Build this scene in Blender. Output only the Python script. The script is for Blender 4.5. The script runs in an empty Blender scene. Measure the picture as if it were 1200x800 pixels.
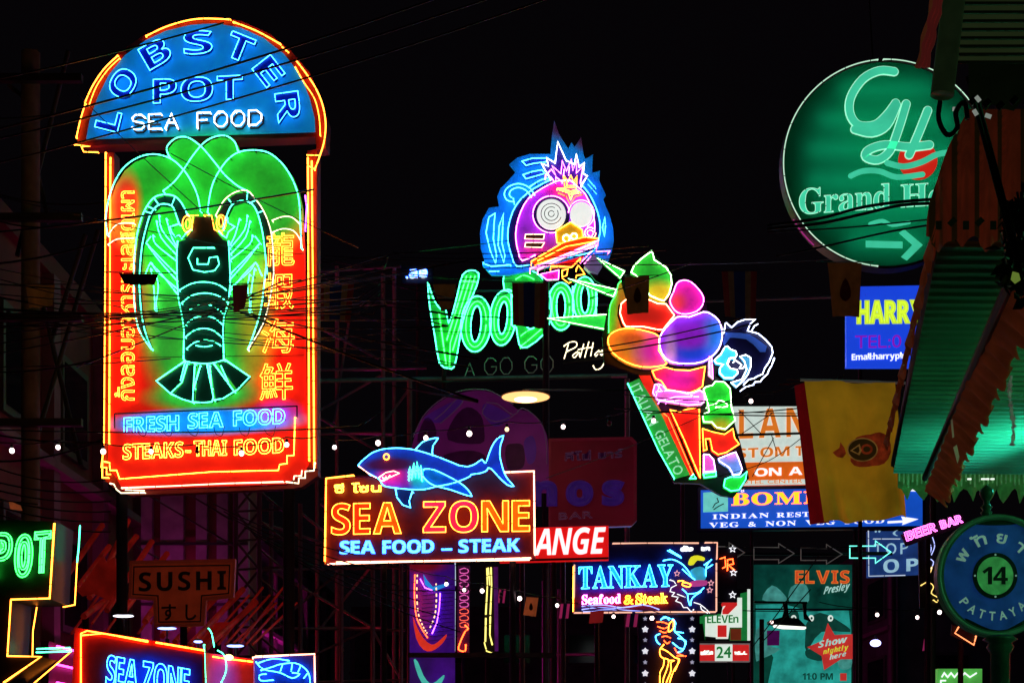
import bpy, math, random
from mathutils import Vector, Matrix
from mathutils.geometry import tessellate_polygon
random.seed(7)
scene = bpy.context.scene
COL = scene.collection
PI = math.pi

# ------------------------------------------------------------------ camera, world, exposure
F, CX, HZ, CAMZ = 1800.0, 600.0, 900.0, 1.6      # focal length, centre column and horizon row in photograph pixels
cam = bpy.data.cameras.new('camera')
cam.sensor_width = 36.0
cam.lens = 36.0 * F / 1200.0
cam.shift_y = (HZ - 400.0) / 1200.0              # level camera with a rising front: uprights stay upright
cam.clip_end = 2000
cam_ob = bpy.data.objects.new('camera', cam)
cam_ob.location = (0, 0, CAMZ)
cam_ob.rotation_euler = (PI / 2, 0, 0)
COL.objects.link(cam_ob)
scene.camera = cam_ob

world = bpy.data.worlds.new('World')
scene.world = world
world.use_nodes = True
wn = world.node_tree
bg = wn.nodes['Background']
sky = wn.nodes.new('ShaderNodeTexSky')
sky.sky_type = 'NISHITA'
sky.sun_disc = False
sky.sun_elevation = math.radians(-6.0)
sky.sun_rotation = math.radians(200)
hue = wn.nodes.new('ShaderNodeMix'); hue.data_type = 'RGBA'; hue.inputs[0].default_value = 0.85
hue.inputs[7].default_value = (0.5, 0.36, 0.55, 1)
wn.links.new(sky.outputs[0], hue.inputs[6])
wn.links.new(hue.outputs[2], bg.inputs[0])
bg.inputs[1].default_value = 0.0035
scene.view_settings.view_transform = 'Standard'
scene.view_settings.look = 'None'
scene.view_settings.exposure = 0.0
scene.view_settings.gamma = 1.0
scene.cycles.use_denoising = True
scene.cycles.max_bounces = 5
scene.cycles.diffuse_bounces = 3
scene.cycles.sample_clamp_indirect = 4.0

# ------------------------------------------------------------------ materials
_mats = {}
def _new(name):
    m = bpy.data.materials.new(name); m.use_nodes = True
    m.node_tree.nodes.clear()
    o = m.node_tree.nodes.new('ShaderNodeOutputMaterial')
    return m, m.node_tree, o

def neon(name, col, k=None):
    if k is None: k = 1.9 if max(col) > 3.2 and not name.startswith(('bulb', 'lamp', 'disc', 'tube_', 'spot', 'fascia')) else 1.0
    key = 'neon_' + name
    if key in _mats: return _mats[key]
    m, t, o = _new(key)
    e = t.nodes.new('ShaderNodeEmission')
    e.inputs[0].default_value = (col[0] * k, col[1] * k, col[2] * k, 1); e.inputs[1].default_value = 1.0
    t.links.new(e.outputs[0], o.inputs[0])
    _mats[key] = m
    return m

def paint(name, col, rough=0.55, emit=0.0, metal=0.0, grain=0.25, scale=6.0, trans=0.0):
    """painted surface with slight grime; emit > 0 makes it glow"""
    if name in _mats: return _mats[name]
    m, t, o = _new(name)
    b = t.nodes.new('ShaderNodeBsdfPrincipled')
    tc = t.nodes.new('ShaderNodeTexCoord')
    n = t.nodes.new('ShaderNodeTexNoise'); n.inputs['Scale'].default_value = scale; n.inputs['Detail'].default_value = 5
    t.links.new(tc.outputs['Object'], n.inputs['Vector'])
    r = t.nodes.new('ShaderNodeMapRange'); r.inputs[1].default_value = 0.3; r.inputs[2].default_value = 0.7
    r.inputs[3].default_value = 1 - grain; r.inputs[4].default_value = 1.0
    t.links.new(n.outputs['Fac'], r.inputs[0])
    mx = t.nodes.new('ShaderNodeMix'); mx.data_type = 'RGBA'; mx.blend_type = 'MULTIPLY'; mx.inputs[0].default_value = 1
    mx.inputs[6].default_value = (*col, 1)
    t.links.new(r.outputs[0], mx.inputs[7])
    t.links.new(mx.outputs[2], b.inputs['Base Color'])
    b.inputs['Roughness'].default_value = rough; b.inputs['Metallic'].default_value = metal
    b.inputs['Specular IOR Level'].default_value = 0.3
    if emit > 0:
        t.links.new(mx.outputs[2], b.inputs['Emission Color']); b.inputs['Emission Strength'].default_value = emit
    if trans > 0:
        tr = t.nodes.new('ShaderNodeBsdfTranslucent'); t.links.new(mx.outputs[2], tr.inputs[0])
        ms = t.nodes.new('ShaderNodeMixShader'); ms.inputs[0].default_value = trans
        t.links.new(b.outputs[0], ms.inputs[1]); t.links.new(tr.outputs[0], ms.inputs[2])
        t.links.new(ms.outputs[0], o.inputs[0])
    else:
        t.links.new(b.outputs[0], o.inputs[0])
    _mats[name] = m
    return m

def soft_paint(name, base, blobs, rough=0.5, emit=0.0):
    """soft colour blobs; emit makes the panel glow: blobs = (u, v, ru, rv, soft, colour) in the sign's own metres"""
    m, t, o = _new(name)
    b = t.nodes.new('ShaderNodeBsdfPrincipled')
    tc = t.nodes.new('ShaderNodeTexCoord')
    n = t.nodes.new('ShaderNodeTexNoise'); n.inputs['Scale'].default_value = 5
    t.links.new(tc.outputs['Object'], n.inputs['Vector'])
    last = None
    for (u, v, ru, rv, soft, c) in blobs:
        mp = t.nodes.new('ShaderNodeMapping')
        mp.inputs['Location'].default_value = (-u / ru, 0, -v / rv)
        mp.inputs['Scale'].default_value = (1 / ru, 0, 1 / rv)
        t.links.new(tc.outputs['Object'], mp.inputs[0])
        ln = t.nodes.new('ShaderNodeVectorMath'); ln.operation = 'LENGTH'
        t.links.new(mp.outputs[0], ln.inputs[0])
        r = t.nodes.new('ShaderNodeMapRange'); r.interpolation_type = 'SMOOTHSTEP'
        r.inputs[1].default_value = 1 - soft; r.inputs[2].default_value = 1 + soft
        r.inputs[3].default_value = 1; r.inputs[4].default_value = 0
        t.links.new(ln.outputs['Value'], r.inputs[0])
        mx = t.nodes.new('ShaderNodeMix'); mx.data_type = 'RGBA'
        t.links.new(r.outputs[0], mx.inputs[0])
        if last is None: mx.inputs[6].default_value = (*base, 1)
        else: t.links.new(last, mx.inputs[6])
        mx.inputs[7].default_value = (*c, 1)
        last = mx.outputs[2]
    if last is None:
        rg = t.nodes.new('ShaderNodeRGB'); rg.outputs[0].default_value = (*base, 1); last = rg.outputs[0]
    n2 = t.nodes.new('ShaderNodeTexNoise'); n2.inputs['Scale'].default_value = 4; n2.inputs['Detail'].default_value = 6; n2.inputs['Roughness'].default_value = 0.65
    t.links.new(tc.outputs['Object'], n2.inputs['Vector'])
    gr_ = t.nodes.new('ShaderNodeMapRange'); gr_.inputs[1].default_value = 0.32; gr_.inputs[2].default_value = 0.62; gr_.inputs[3].default_value = 0.68; gr_.inputs[4].default_value = 1.0
    t.links.new(n2.outputs['Fac'], gr_.inputs[0])
    mg = t.nodes.new('ShaderNodeMix'); mg.data_type = 'RGBA'; mg.blend_type = 'MULTIPLY'; mg.inputs[0].default_value = 1
    t.links.new(last, mg.inputs[6]); t.links.new(gr_.outputs[0], mg.inputs[7]); last = mg.outputs[2]
    t.links.new(last, b.inputs['Base Color'])
    b.inputs['Roughness'].default_value = rough
    b.inputs['Specular IOR Level'].default_value = 0.25
    if emit > 0:
        t.links.new(last, b.inputs['Emission Color']); b.inputs['Emission Strength'].default_value = emit
    t.links.new(b.outputs[0], o.inputs[0])
    return m

CY = neon('ice_blue', (0.25, 2.4, 6.0)); BL = neon('blue', (0.1, 0.8, 6.5)); GR = neon('green', (0.15, 5.5, 0.4))
AQ = neon('aqua_green', (0.25, 5.0, 2.2)); OR = neon('orange', (6.5, 1.5, 0.12)); RD = neon('red', (6.0, 0.35, 0.06))
YE = neon('yellow', (5.5, 3.0, 0.22)); PK = neon('pink', (6.0, 0.8, 4.2)); WH = neon('white', (3.6, 3.7, 4.2))
VI = neon('violet', (2.5, 0.4, 6.5)); CR = neon('cream', (3.0, 2.5, 1.5)); SA = neon('salmon', (4.2, 1.5, 0.9))
BL2 = neon('dim_blue', (0.1, 0.5, 1.6)); BULB = neon('bulb_white', (6, 4.4, 4.2)); WARM = neon('bulb_warm', (14, 8.5, 3.5))
COOL = neon('tube_cool_white', (3.0, 4.0, 5.0)); TURQ = neon('tube_turquoise', (4.0, 85, 62))
GLASS = paint('unlit_glass_tube', (0.30, 0.32, 0.27), 0.25, 0.02)
BLACK = paint('black_paint', (0.012, 0.012, 0.014), 0.5)
STEEL = paint('dark_steel', (0.06, 0.05, 0.06), 0.5, 0, 0.4)
REDBOX = paint('dark_red_cabinet', (0.30, 0.02, 0.015), 0.5)
WHITEP = paint('white_enamel', (0.8, 0.8, 0.78), 0.4)
MAROON = paint('maroon_board', (0.10, 0.010, 0.018), 0.5)
NAVY = paint('navy_board', (0.02, 0.02, 0.10), 0.5)
WIRE = paint('wire_rubber', (0.010, 0.010, 0.011), 0.35)

# ------------------------------------------------------------------ geometry helpers
def Zm(x0, y0, s):
    return lambda pts: [(x0 + x / s, y0 + y / s) for x, y in pts]

def rawmesh(name, verts, faces, mat, parent=None, smooth=False):
    me = bpy.data.meshes.new(name)
    me.from_pydata(verts, [], faces); me.update()
    if smooth:
        me.polygons.foreach_set('use_smooth', [True] * len(me.polygons))
    o = bpy.data.objects.new(name, me)
    if mat: me.materials.append(mat)
    COL.objects.link(o)
    if parent: o.parent = parent
    return o

def props(o, label=None, cat=None, group=None, kind=None):
    if label: o['label'] = label
    if cat: o['category'] = cat
    if group: o['group'] = group
    if kind: o['kind'] = kind
    return o

def at(px, py, D):
    return Vector(((px - CX) / F * D, D, CAMZ + (HZ - py) / F * D))

def box_geo(V, Fc, c, s, R=None):
    i = len(V)
    for dx in (-1, 1):
        for dy in (-1, 1):
            for dz in (-1, 1):
                p = Vector((dx * s[0] / 2, dy * s[1] / 2, dz * s[2] / 2))
                if R: p = R @ p
                V.append(tuple(Vector(c) + p))
    for f in ((0, 1, 3, 2), (4, 6, 7, 5), (0, 4, 5, 1), (2, 3, 7, 6), (0, 2, 6, 4), (1, 5, 7, 3)):
        Fc.append(tuple(i + k for k in f))

def box(name, c, s, mat, parent=None, R=None):
    V, Fc = [], []
    box_geo(V, Fc, c, s, R)
    return rawmesh(name, V, Fc, mat, parent)

def tube3(V, Fc, pts, r, sides=6, closed=False, cap=True):
    """tube through 3-D points"""
    pts = [Vector(p) for p in pts]
    n = len(pts)
    if n < 2: return
    base = len(V)
    up = Vector((0.013, 1, 0.021)).normalized()
    for k in range(n):
        a = pts[(k - 1) % n] if (closed or k > 0) else pts[k]
        b = pts[(k + 1) % n] if (closed or k < n - 1) else pts[k]
        t1 = (pts[k] - a); t2 = (b - pts[k])
        t1 = t1.normalized() if t1.length > 1e-9 else t2.normalized()
        t2 = t2.normalized() if t2.length > 1e-9 else t1
        t = t1 + t2
        t = t.normalized() if t.length > 1e-4 else t1
        c = max(0.55, t.dot(t1))
        nn = t.cross(up)
        if nn.length < 1e-3: nn = t.cross(Vector((1, 0, 0)))
        nn.normalize(); bb = nn.cross(t).normalized()
        for j in range(sides):
            an = 2 * PI * j / sides
            V.append(tuple(pts[k] + nn * (math.cos(an) * r / c) + bb * (math.sin(an) * r)))
    m = n if closed else n - 1
    for k in range(m):
        for j in range(sides):
            a = base + k * sides + j; b = base + k * sides + (j + 1) % sides
            k2 = (k + 1) % n
            c = base + k2 * sides + (j + 1) % sides; d = base + k2 * sides + j
            Fc.append((a, b, c, d))
    if not closed and cap:
        Fc.append(tuple(base + j for j in range(sides)))
        Fc.append(tuple(base + (n - 1) * sides + j for j in reversed(range(sides))))

def rod(name, pts, r, mat, parent=None, sides=6):
    V, Fc = [], []
    tube3(V, Fc, pts, r, sides)
    return rawmesh(name, V, Fc, mat, parent, True)

def cr(pts, n=4, closed=False):
    """Catmull-Rom smoothing of a 2-D polyline"""
    P = list(pts); L = len(P); out = []
    if L < 3: return P
    seg = L if closed else L - 1
    for i in range(seg):
        if closed: p0, p1, p2, p3 = P[(i - 1) % L], P[i], P[(i + 1) % L], P[(i + 2) % L]
        else: p0, p1, p2, p3 = P[max(i - 1, 0)], P[i], P[i + 1], P[min(i + 2, L - 1)]
        for k in range(n):
            t = k / n
            out.append(tuple(0.5 * ((2 * p1[a]) + (-p0[a] + p2[a]) * t + (2 * p0[a] - 5 * p1[a] + 4 * p2[a] - p3[a]) * t * t
                                    + (-p0[a] + 3 * p1[a] - 3 * p2[a] + p3[a]) * t ** 3) for a in (0, 1)))
    if not closed: out.append(P[-1])
    return out

def ell(cx, cy, rx, ry, n=20, a0=0, a1=360, rot=0):
    out = []
    m = n if abs(a1 - a0) >= 360 else n + 1
    c, s = math.cos(math.radians(rot)), math.sin(math.radians(rot))
    for k in range(m):
        a = math.radians(a0 + (a1 - a0) * k / n)
        x, y = rx * math.cos(a), ry * math.sin(a)
        out.append((cx + x * c - y * s, cy + x * s + y * c))
    return out

def star(cx, cy, r, r2=None, n=5, rot=-90):
    r2 = r2 or r * 0.45
    return [(cx + (r if k % 2 == 0 else r2) * math.cos(math.radians(rot + 180 * k / n)),
             cy + (r if k % 2 == 0 else r2) * math.sin(math.radians(rot + 180 * k / n))) for k in range(2 * n)]

def offs(pts, d):
    """offset a closed loop inwards (about its own outline) by d"""
    n = len(pts); A = sum(pts[i][0] * pts[(i + 1) % n][1] - pts[(i + 1) % n][0] * pts[i][1] for i in range(n))
    sg = 1 if A > 0 else -1
    out = []
    for i in range(n):
        a, p, b = pts[i - 1], pts[i], pts[(i + 1) % n]
        t = Vector((b[0] - a[0], b[1] - a[1]))
        if t.length < 1e-6: out.append(p); continue
        t.normalize()
        out.append((p[0] - t.y * d * sg, p[1] + t.x * d * sg))
    return out

# glyph outlines from Blender's own built-in font
_gl = {}
def glyph_batch(strings):
    todo = [q for q in dict.fromkeys(strings) if q not in _gl and q.strip()]
    obs = []
    for q in todo:
        c = bpy.data.curves.new('glyph', 'FONT'); c.body = q; c.fill_mode = 'NONE'; c.resolution_u = 3
        o = bpy.data.objects.new('glyph', c); COL.objects.link(o); obs.append(o)
    bpy.context.view_layer.update()
    dg = bpy.context.evaluated_depsgraph_get()
    for q, o in zip(todo, obs):
        ev = o.evaluated_get(dg); me = ev.to_mesh()
        co = [(v.co.x, v.co.y) for v in me.vertices]
        adj = {}
        for e in me.edges:
            a, b = e.vertices
            adj.setdefault(a, []).append(b); adj.setdefault(b, []).append(a)
        ev.to_mesh_clear()
        seen = set(); loops = []
        for v in adj:
            if v in seen: continue
            lp = [v]; seen.add(v); cur = v
            while True:
                nx = [w for w in adj[cur] if w not in seen]
                if not nx: break
                cur = nx[0]; seen.add(cur); lp.append(cur)
            if len(lp) > 2:
                pts = [co[k] for k in lp]; r = [pts[0]]
                for p in pts[1:]:
                    if (p[0] - r[-1][0]) ** 2 + (p[1] - r[-1][1]) ** 2 > 1e-5: r.append(p)
                if len(r) > 2: loops.append(r)
        xs = [p[0] for l in loops for p in l] or [0, 0.3]
        _gl[q] = (loops, min(xs), max(xs))
    for o in obs:
        c = o.data; bpy.data.objects.remove(o); bpy.data.curves.remove(c)
def glyph(q):
    if q not in _gl: glyph_batch([q])
    return _gl[q]

STY = {'ser': 0x1D400, 'scr': 0x1D4D0, 'bold': 0x1D5D4, 'ital': 0x1D468, 'bi': 0x1D63C}
def sty(ch, style):
    if style in STY:
        if 'A' <= ch <= 'Z': return chr(STY[style] + ord(ch) - 65)
        if 'a' <= ch <= 'z': return chr(STY[style] + 26 + ord(ch) - 97)
        if '0' <= ch <= '9' and style in ('bold', 'bi', 'ser'): return chr({'ser': 0x1D7CE}.get(style, 0x1D7EC) + ord(ch) - 48)
    return ch

_pre = ['กั้ง', 'ลอบ', 'อาหาร', 'ทะเล', 'สด', 'เผา', 'ซี', 'โซน', 'คีโน่', 'บาร์', 'ตัง', 'เก', 'ั']
for _st, _tx in (('bold', 'LOBSTERPAZNKFDHIUV124Cno-din.ae:mlhrpcyTnuYGMWE"0'), ('bi', 'CHANGEPresleyShownightlyhere'), ('ser', 'GrandHotelBOMAYINDRESTUVGFWKSfk&8'), ('', 'SEAFODTBRITALNGHCP248:"(すし龍蝦海鮮พทยาเปิดชม.EOMR0'), ('scr', 's')):
    _pre += [sty(_c, _st) for _c in _tx]
glyph_batch(_pre)                                            # read every outline while the scene is still empty

def layout(s, style='', gap=0.07, space=0.32):
    """[(loops)] per glyph, total width 1, y in cap heights"""
    cap = 0.70
    items = []; x = 0
    toks = s if isinstance(s, list) else list(s)
    for ch in toks:
        if ch == ' ': x += space; continue
        lp, a, b = glyph(sty(ch, style))
        items.append([[(p[0] - a + x, p[1] / cap) for p in l] for l in lp])
        x += b - a + gap
    W = max(x - gap, 1e-3)
    return [[[(p[0] / W, p[1]) for p in l] for l in it] for it in items]

STROKE = {  # single-stroke capitals in a 1 x 1 cell, y up
 'A': [[(0, 0), (.5, 1), (1, 0)], [(.2, .38), (.8, .38)]], 'B': [[(0, 0), (0, 1), (.7, 1), (.9, .85), (.9, .65), (.7, .52), (0, .52)], [(.7, .52), (1, .38), (1, .15), (.75, 0), (0, 0)]],
 'D': [[(0, 0), (0, 1), (.6, 1), (1, .7), (1, .3), (.6, 0), (0, 0)]], 'E': [[(1, 1), (0, 1), (0, 0), (1, 0)], [(0, .5), (.8, .5)]],
 'F': [[(1, 1), (0, 1), (0, 0)], [(0, .5), (.8, .5)]], 'G': [[(1, .8), (.7, 1), (.3, 1), (0, .7), (0, .3), (.3, 0), (.7, 0), (1, .25), (1, .48), (.55, .48)]],
 'H': [[(0, 0), (0, 1)], [(1, 0), (1, 1)], [(0, .5), (1, .5)]], 'I': [[(.5, 0), (.5, 1)]], 'K': [[(0, 0), (0, 1)], [(1, 1), (0, .45)], [(.3, .6), (1, 0)]],
 'O': [[(.3, 1), (.7, 1), (1, .7), (1, .3), (.7, 0), (.3, 0), (0, .3), (0, .7), (.3, 1)]], 'P': [[(0, 0), (0, 1), (.7, 1), (1, .85), (1, .6), (.7, .45), (0, .45)]],
 'R': [[(0, 0), (0, 1), (.7, 1), (1, .85), (1, .6), (.7, .48), (0, .48)], [(.5, .48), (1, 0)]], 'S': [[(1, .82), (.75, 1), (.25, 1), (0, .8), (.1, .58), (.9, .42), (1, .2), (.75, 0), (.25, 0), (0, .18)]],
 'T': [[(0, 1), (1, 1)], [(.5, 1), (.5, 0)]], '-': [[(.1, .45), (.9, .45)]],
}

SIGNS = []
class Sign:
    """a thing built flat on its own upright plane; photograph pixels are cast onto that plane, w and r are pixels at its depth"""
    def __init__(s, name, label, cat, px, py, D, yaw=0, group=None):
        s.D = D; s.k = D / F; y = math.radians(yaw)
        s.O = at(px, py, D)
        s.X = Vector((math.cos(y), math.sin(y), 0)); s.N = Vector((math.sin(y), -math.cos(y), 0))
        s.cam = Vector((0, 0, CAMZ))
        e = bpy.data.objects.new(name, None); e.empty_display_size = 0.2
        e.location = s.O; e.rotation_euler = (0, 0, y); COL.objects.link(e)
        props(e, label, cat, group); s.e = e; s.cl = ([], []); SIGNS.append(s)
    def uv(s, p):
        d = Vector(((p[0] - CX) / F, 1.0, (HZ - p[1]) / F))
        t = (s.O - s.cam).dot(s.N) / d.dot(s.N)
        q = s.cam + d * t - s.O
        return q.dot(s.X), q.z
    def P(s, p, w=0):
        u, v = s.uv(p)
        return (u, -w * s.k, v)
    def slab(s, name, loops, mat, w0=0, w1=1, parent=None, smooth=False):
        if loops and isinstance(loops[0][0], (int, float)): loops = [loops]
        V, Fc = [], []; idx = []
        for l in loops:
            st = len(V)
            for p in l: V.append(s.P(p, w1))
            for p in l: V.append(s.P(p, w0))
            idx.append((st, len(l)))
        flat = [i for st, n in idx for i in range(st, st + n)]
        tris = tessellate_polygon([[Vector((V[st + k][0], V[st + k][2], 0)) for k in range(n)] for st, n in idx])
        for t in tris:
            a, b, c = (flat[i] for i in t)
            ax, az = V[a][0], V[a][2]
            cr_ = (V[b][0] - ax) * (V[c][2] - az) - (V[b][2] - az) * (V[c][0] - ax)
            if cr_ < 0: b, c = c, b
            Fc.append((a, b, c))
            off = {}
            def back(i):
                for st, n in idx:
                    if st <= i < st + n: return i + n
            Fc.append((back(a), back(c), back(b)))
        for st, n in idx:
            for k in range(n):
                a, b = st + k, st + (k + 1) % n
                Fc.append((a, b, b + n, a + n))
        return rawmesh(name, V, Fc, mat, parent or s.e)
    def tube(s, name, lines, mat, r=0.75, w=6, closed=False, parent=None, sides=6):
        if lines and isinstance(lines[0][0], (int, float)): lines = [lines]
        if len(lines) > 1 and parent is None and len(lines) < 12:      # every bent tube is a piece of its own
            return [s.tube(name, [l], mat, r, w, closed, None, sides) for l in lines][0]
        V, Fc = [], []
        for l in lines:
            if mat.name.startswith('neon') and w >= 3:
                s.clip(l, w, r, closed)
                L_ = sum(math.hypot(l[i + 1][0] - l[i][0], l[i + 1][1] - l[i][1]) for i in range(len(l) - 1))
                if not closed and L_ > 26:             # the glass bends back into the board at both ends
                    tube3(V, Fc, [s.P(l[0], 0.6)] + [s.P(p, w) for p in l] + [s.P(l[-1], 0.6)], r * s.k * 0.74, sides, False)
                    continue
            tube3(V, Fc, [s.P(p, w) for p in l], r * s.k * (0.74 if mat.name.startswith('neon') else 1), sides, closed)
        return rawmesh(name, V, Fc, mat, parent or s.e, True)
    def clip(s, l, w, r, closed):
        pts = list(l) + ([l[0]] if closed else [])
        acc = 9.0
        for i in range(len(pts) - 1):
            a, b = pts[i], pts[i + 1]; d = math.hypot(b[0] - a[0], b[1] - a[1])
            if d < 1e-4: continue
            while acc < d:
                q = acc / d; c = (a[0] + (b[0] - a[0]) * q, a[1] + (b[1] - a[1]) * q)
                tx, ty = (b[0] - a[0]) / d, (b[1] - a[1]) / d; h = r * 0.74 + 0.25; e = 0.38
                V, Fc = s.cl; i0 = len(V)
                for ww in (0.2, w + r * 0.74 + 0.2):
                    for sx, sy in ((-1, -1), (1, -1), (1, 1), (-1, 1)):
                        V.append(s.P((c[0] + tx * e * sx - ty * h * sy, c[1] + ty * e * sx + tx * h * sy), ww))
                for f in ((0, 1, 2, 3), (7, 6, 5, 4), (0, 4, 5, 1), (1, 5, 6, 2), (2, 6, 7, 3), (3, 7, 4, 0)): Fc.append(tuple(i0 + k for k in f))
                acc += 31.0
            acc -= d
    def bar(s, name, p, q, th, mat, w0=0, w1=2, parent=None):
        d = Vector((q[0] - p[0], q[1] - p[1])).normalized(); n = (-d.y * th / 2, d.x * th / 2)
        return s.slab(name, [(p[0] + n[0], p[1] + n[1]), (q[0] + n[0], q[1] + n[1]), (q[0] - n[0], q[1] - n[1]), (p[0] - n[0], p[1] - n[1])], mat, w0, w1, parent)
    def text(s, string, P0, P1, up, style='', face=None, tube=None, r=0.7, w=6, w0=0, w1=2, gap=0.07, space=0.32, name='letter',
             mapf=None, parent=None, strokes=False, join=False, echo=None):
        if strokes:
            n = sum(1 for c in string); items = []; x = 0; cw, gp = 1.0, 0.35
            pos = []
            for ch in string:
                if ch == ' ': x += 0.7; continue
                wd = 0.35 if ch == 'I' else 1.0
                pos.append((ch, x, wd)); x += wd + gp
            W = x - gp
            items = [[[((x0 + q[0] * wd) / W, q[1]) for q in l] for l in STROKE[ch]] for ch, x0, wd in pos]
        else:
            items = layout(string, style, gap, space)
        if mapf is None:
            def mapf(x, y):
                return (P0[0] + (P1[0] - P0[0]) * x + up[0] * y, P0[1] + (P1[1] - P0[1]) * x + up[1] * y)
        res = []
        if join: items = [[l for it in items for l in it]]
        for it in items:
            L = [[mapf(*p) for p in l] for l in it]
            if not L: continue
            o = None
            if face and not strokes: o = s.slab(name, L, face, w0, w1, parent)
            if tube:
                o2 = s.tube('neon_tube' if o else name, L, tube, r, w, closed=not strokes, parent=o or parent, sides=5)
                if echo: s.tube('neon_tube', [offs(l, echo[0]) for l in L], echo[1], r, w, closed=True, parent=o or o2, sides=5)
                o = o or o2
            res.append(o)
        return res
    def pole2(s, px, py, D, mat=None, r=0.05):
        """a post standing further back, joined to the sign by an arm"""
        t = at(px, py, D) - s.O; t = Vector((t.dot(s.X), -t.dot(s.N), t.z))
        rod('post', [t + Vector((0, 0, 0.2)), (t.x, t.y, -s.O.z)], r, mat or STEEL, s.e, 8)
        rod('arm', [s.P((px, py), -2), t], r * 0.7, mat or STEEL, s.e, 6)
    def pole(s, px, py, mat=STEEL, r=0.05, back=8):
        """a steel post from the back of the sign to the ground"""
        a = Vector(s.P((px, py), -back)); g = Vector((a.x, a.y, -s.O.z))
        return rod('post', [a, g], r, mat, s.e, 8)
# ================================================================== big lobster sign
zA, zB, zC = Zm(120, 150, 4.615), Zm(120, 300, 4.615), Zm(110, 430, 4.444)
z1 = Zm(80, 0, 3.75)
S = Sign('lobster_sign', 'tallest neon sign, blue dome over a green lobster on a red panel', 'neon sign', 245, 575, 18, -6)
mp = lambda x, y: S.uv((x, y))
def blob(sg, x, y, rx, ry, soft, c):
    u, v = sg.uv((x, y)); return (u, v, rx * sg.k, ry * sg.k, soft, c)
dome = z1([(80, 612), (95, 530), (130, 430), (180, 330), (250, 245), (340, 180), (430, 138), (540, 112), (650, 105), (760, 125), (860, 170), (950, 240), (1020, 330), (1060, 430), (1082, 520), (1085, 580)])
rim = z1([(38, 622), (55, 530), (85, 430), (140, 320), (215, 235), (320, 160), (430, 108), (540, 82), (650, 74), (760, 92), (880, 145), (980, 225), (1060, 320), (1105, 420), (1135, 530), (1130, 650), (1090, 655), (1085, 600), (80, 640)])
S.slab('dome_cabinet', rim, REDBOX, -22, -1)
dome_m = soft_paint('dome_blue_art', (0.006, 0.36, 0.95), [blob(S, 245, 172, 60, 20, 0.7, (0.02, 0.6, 0.30))], emit=0.36)  # emission in the blue paint stands in for tube light filling the dome
S.slab('dome_panel', dome, dome_m, -1, 1)
for seg in ([(40, 610), (58, 530), (80, 460)], [(78, 455), (110, 385), (160, 310), (222, 250)], [(345, 165), (430, 125), (520, 98), (600, 88), (715, 92)],
            [(728, 103), (830, 142), (935, 200)], [(942, 212), (972, 238)], [(1003, 270), (1045, 325), (1088, 390), (1118, 460), (1133, 540), (1128, 620), (1108, 690), (1085, 750)]):
    S.tube('border_tube', cr(z1(seg), 4), OR, 1.0, 3)
S.tube('border_tube', [cr(z1([(95, 470), (128, 385), (180, 310), (230, 262)]), 4), cr(z1([(1000, 300), (1040, 370), (1085, 440), (1105, 520), (1110, 600)]), 4),
                       z1([(30, 640), (100, 648), (62, 650), (72, 672), (135, 674)]), z1([(1050, 686), (1112, 688)]), z1([(1060, 735), (1085, 748)])], OR, 0.7, 3)
# letters of the dome: dark blue channel faces outlined in ice blue
LBF = paint('letter_dark_blue', (0.005, 0.02, 0.42), 0.4)
arcs = [('L', (186, 540), 84, 100, -76), ('O', (250, 378), 124, 100, -58), ('B', (393, 248), 118, 102, -30), ('S', (577, 200), 122, 96, -3),
        ('T', (760, 222), 112, 108, 22), ('E', (886, 326), 104, 100, 52), ('R', (972, 482), 128, 100, 82)]
for ch, (x, y), w_, h_, rot in arcs:
    a = math.radians(rot); ux, uy = math.cos(a), math.sin(a)
    c0 = z1([(x, y)])[0]; w2, h2 = w_ / 3.75 / 2, h_ / 3.75 / 2
    P0 = (c0[0] - ux * w2 - uy * -h2 * -1 * -1, c0[1] - uy * w2 + ux * h2)
    upv = (uy * 2 * h2, -ux * 2 * h2)
    P0 = (c0[0] - ux * w2 - upv[0] / 2, c0[1] - uy * w2 - upv[1] / 2)
    P1 = (P0[0] + ux * 2 * w2, P0[1] + uy * 2 * w2)
    S.text(ch, P0, P1, upv, 'bold', LBF, CY, 0.55, 7, 1, 5)
S.text('POT', (182, 124), (286, 119), (0, -27), 'bold', LBF, CY, 0.55, 7, 1, 5, gap=0.10)
S.text('SEA', (157, 154.5), (210, 152.5), (0, -17), tube=WH, r=0.85, w=6, strokes=True)
S.text('FOOD', (233, 152), (308, 148.5), (0, -17), tube=WH, r=0.85, w=6, strokes=True)
S.text('SEA', (158, 156.5), (211, 154.5), (0, -17), tube=BLACK, r=1.3, w=2.2, strokes=True, name='letter_shadow')  # black strokes placed as the dark shadow of the white letters
S.text('FOOD', (234, 154), (309, 150.5), (0, -17), tube=BLACK, r=1.3, w=2.2, strokes=True, name='letter_shadow')
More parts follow.
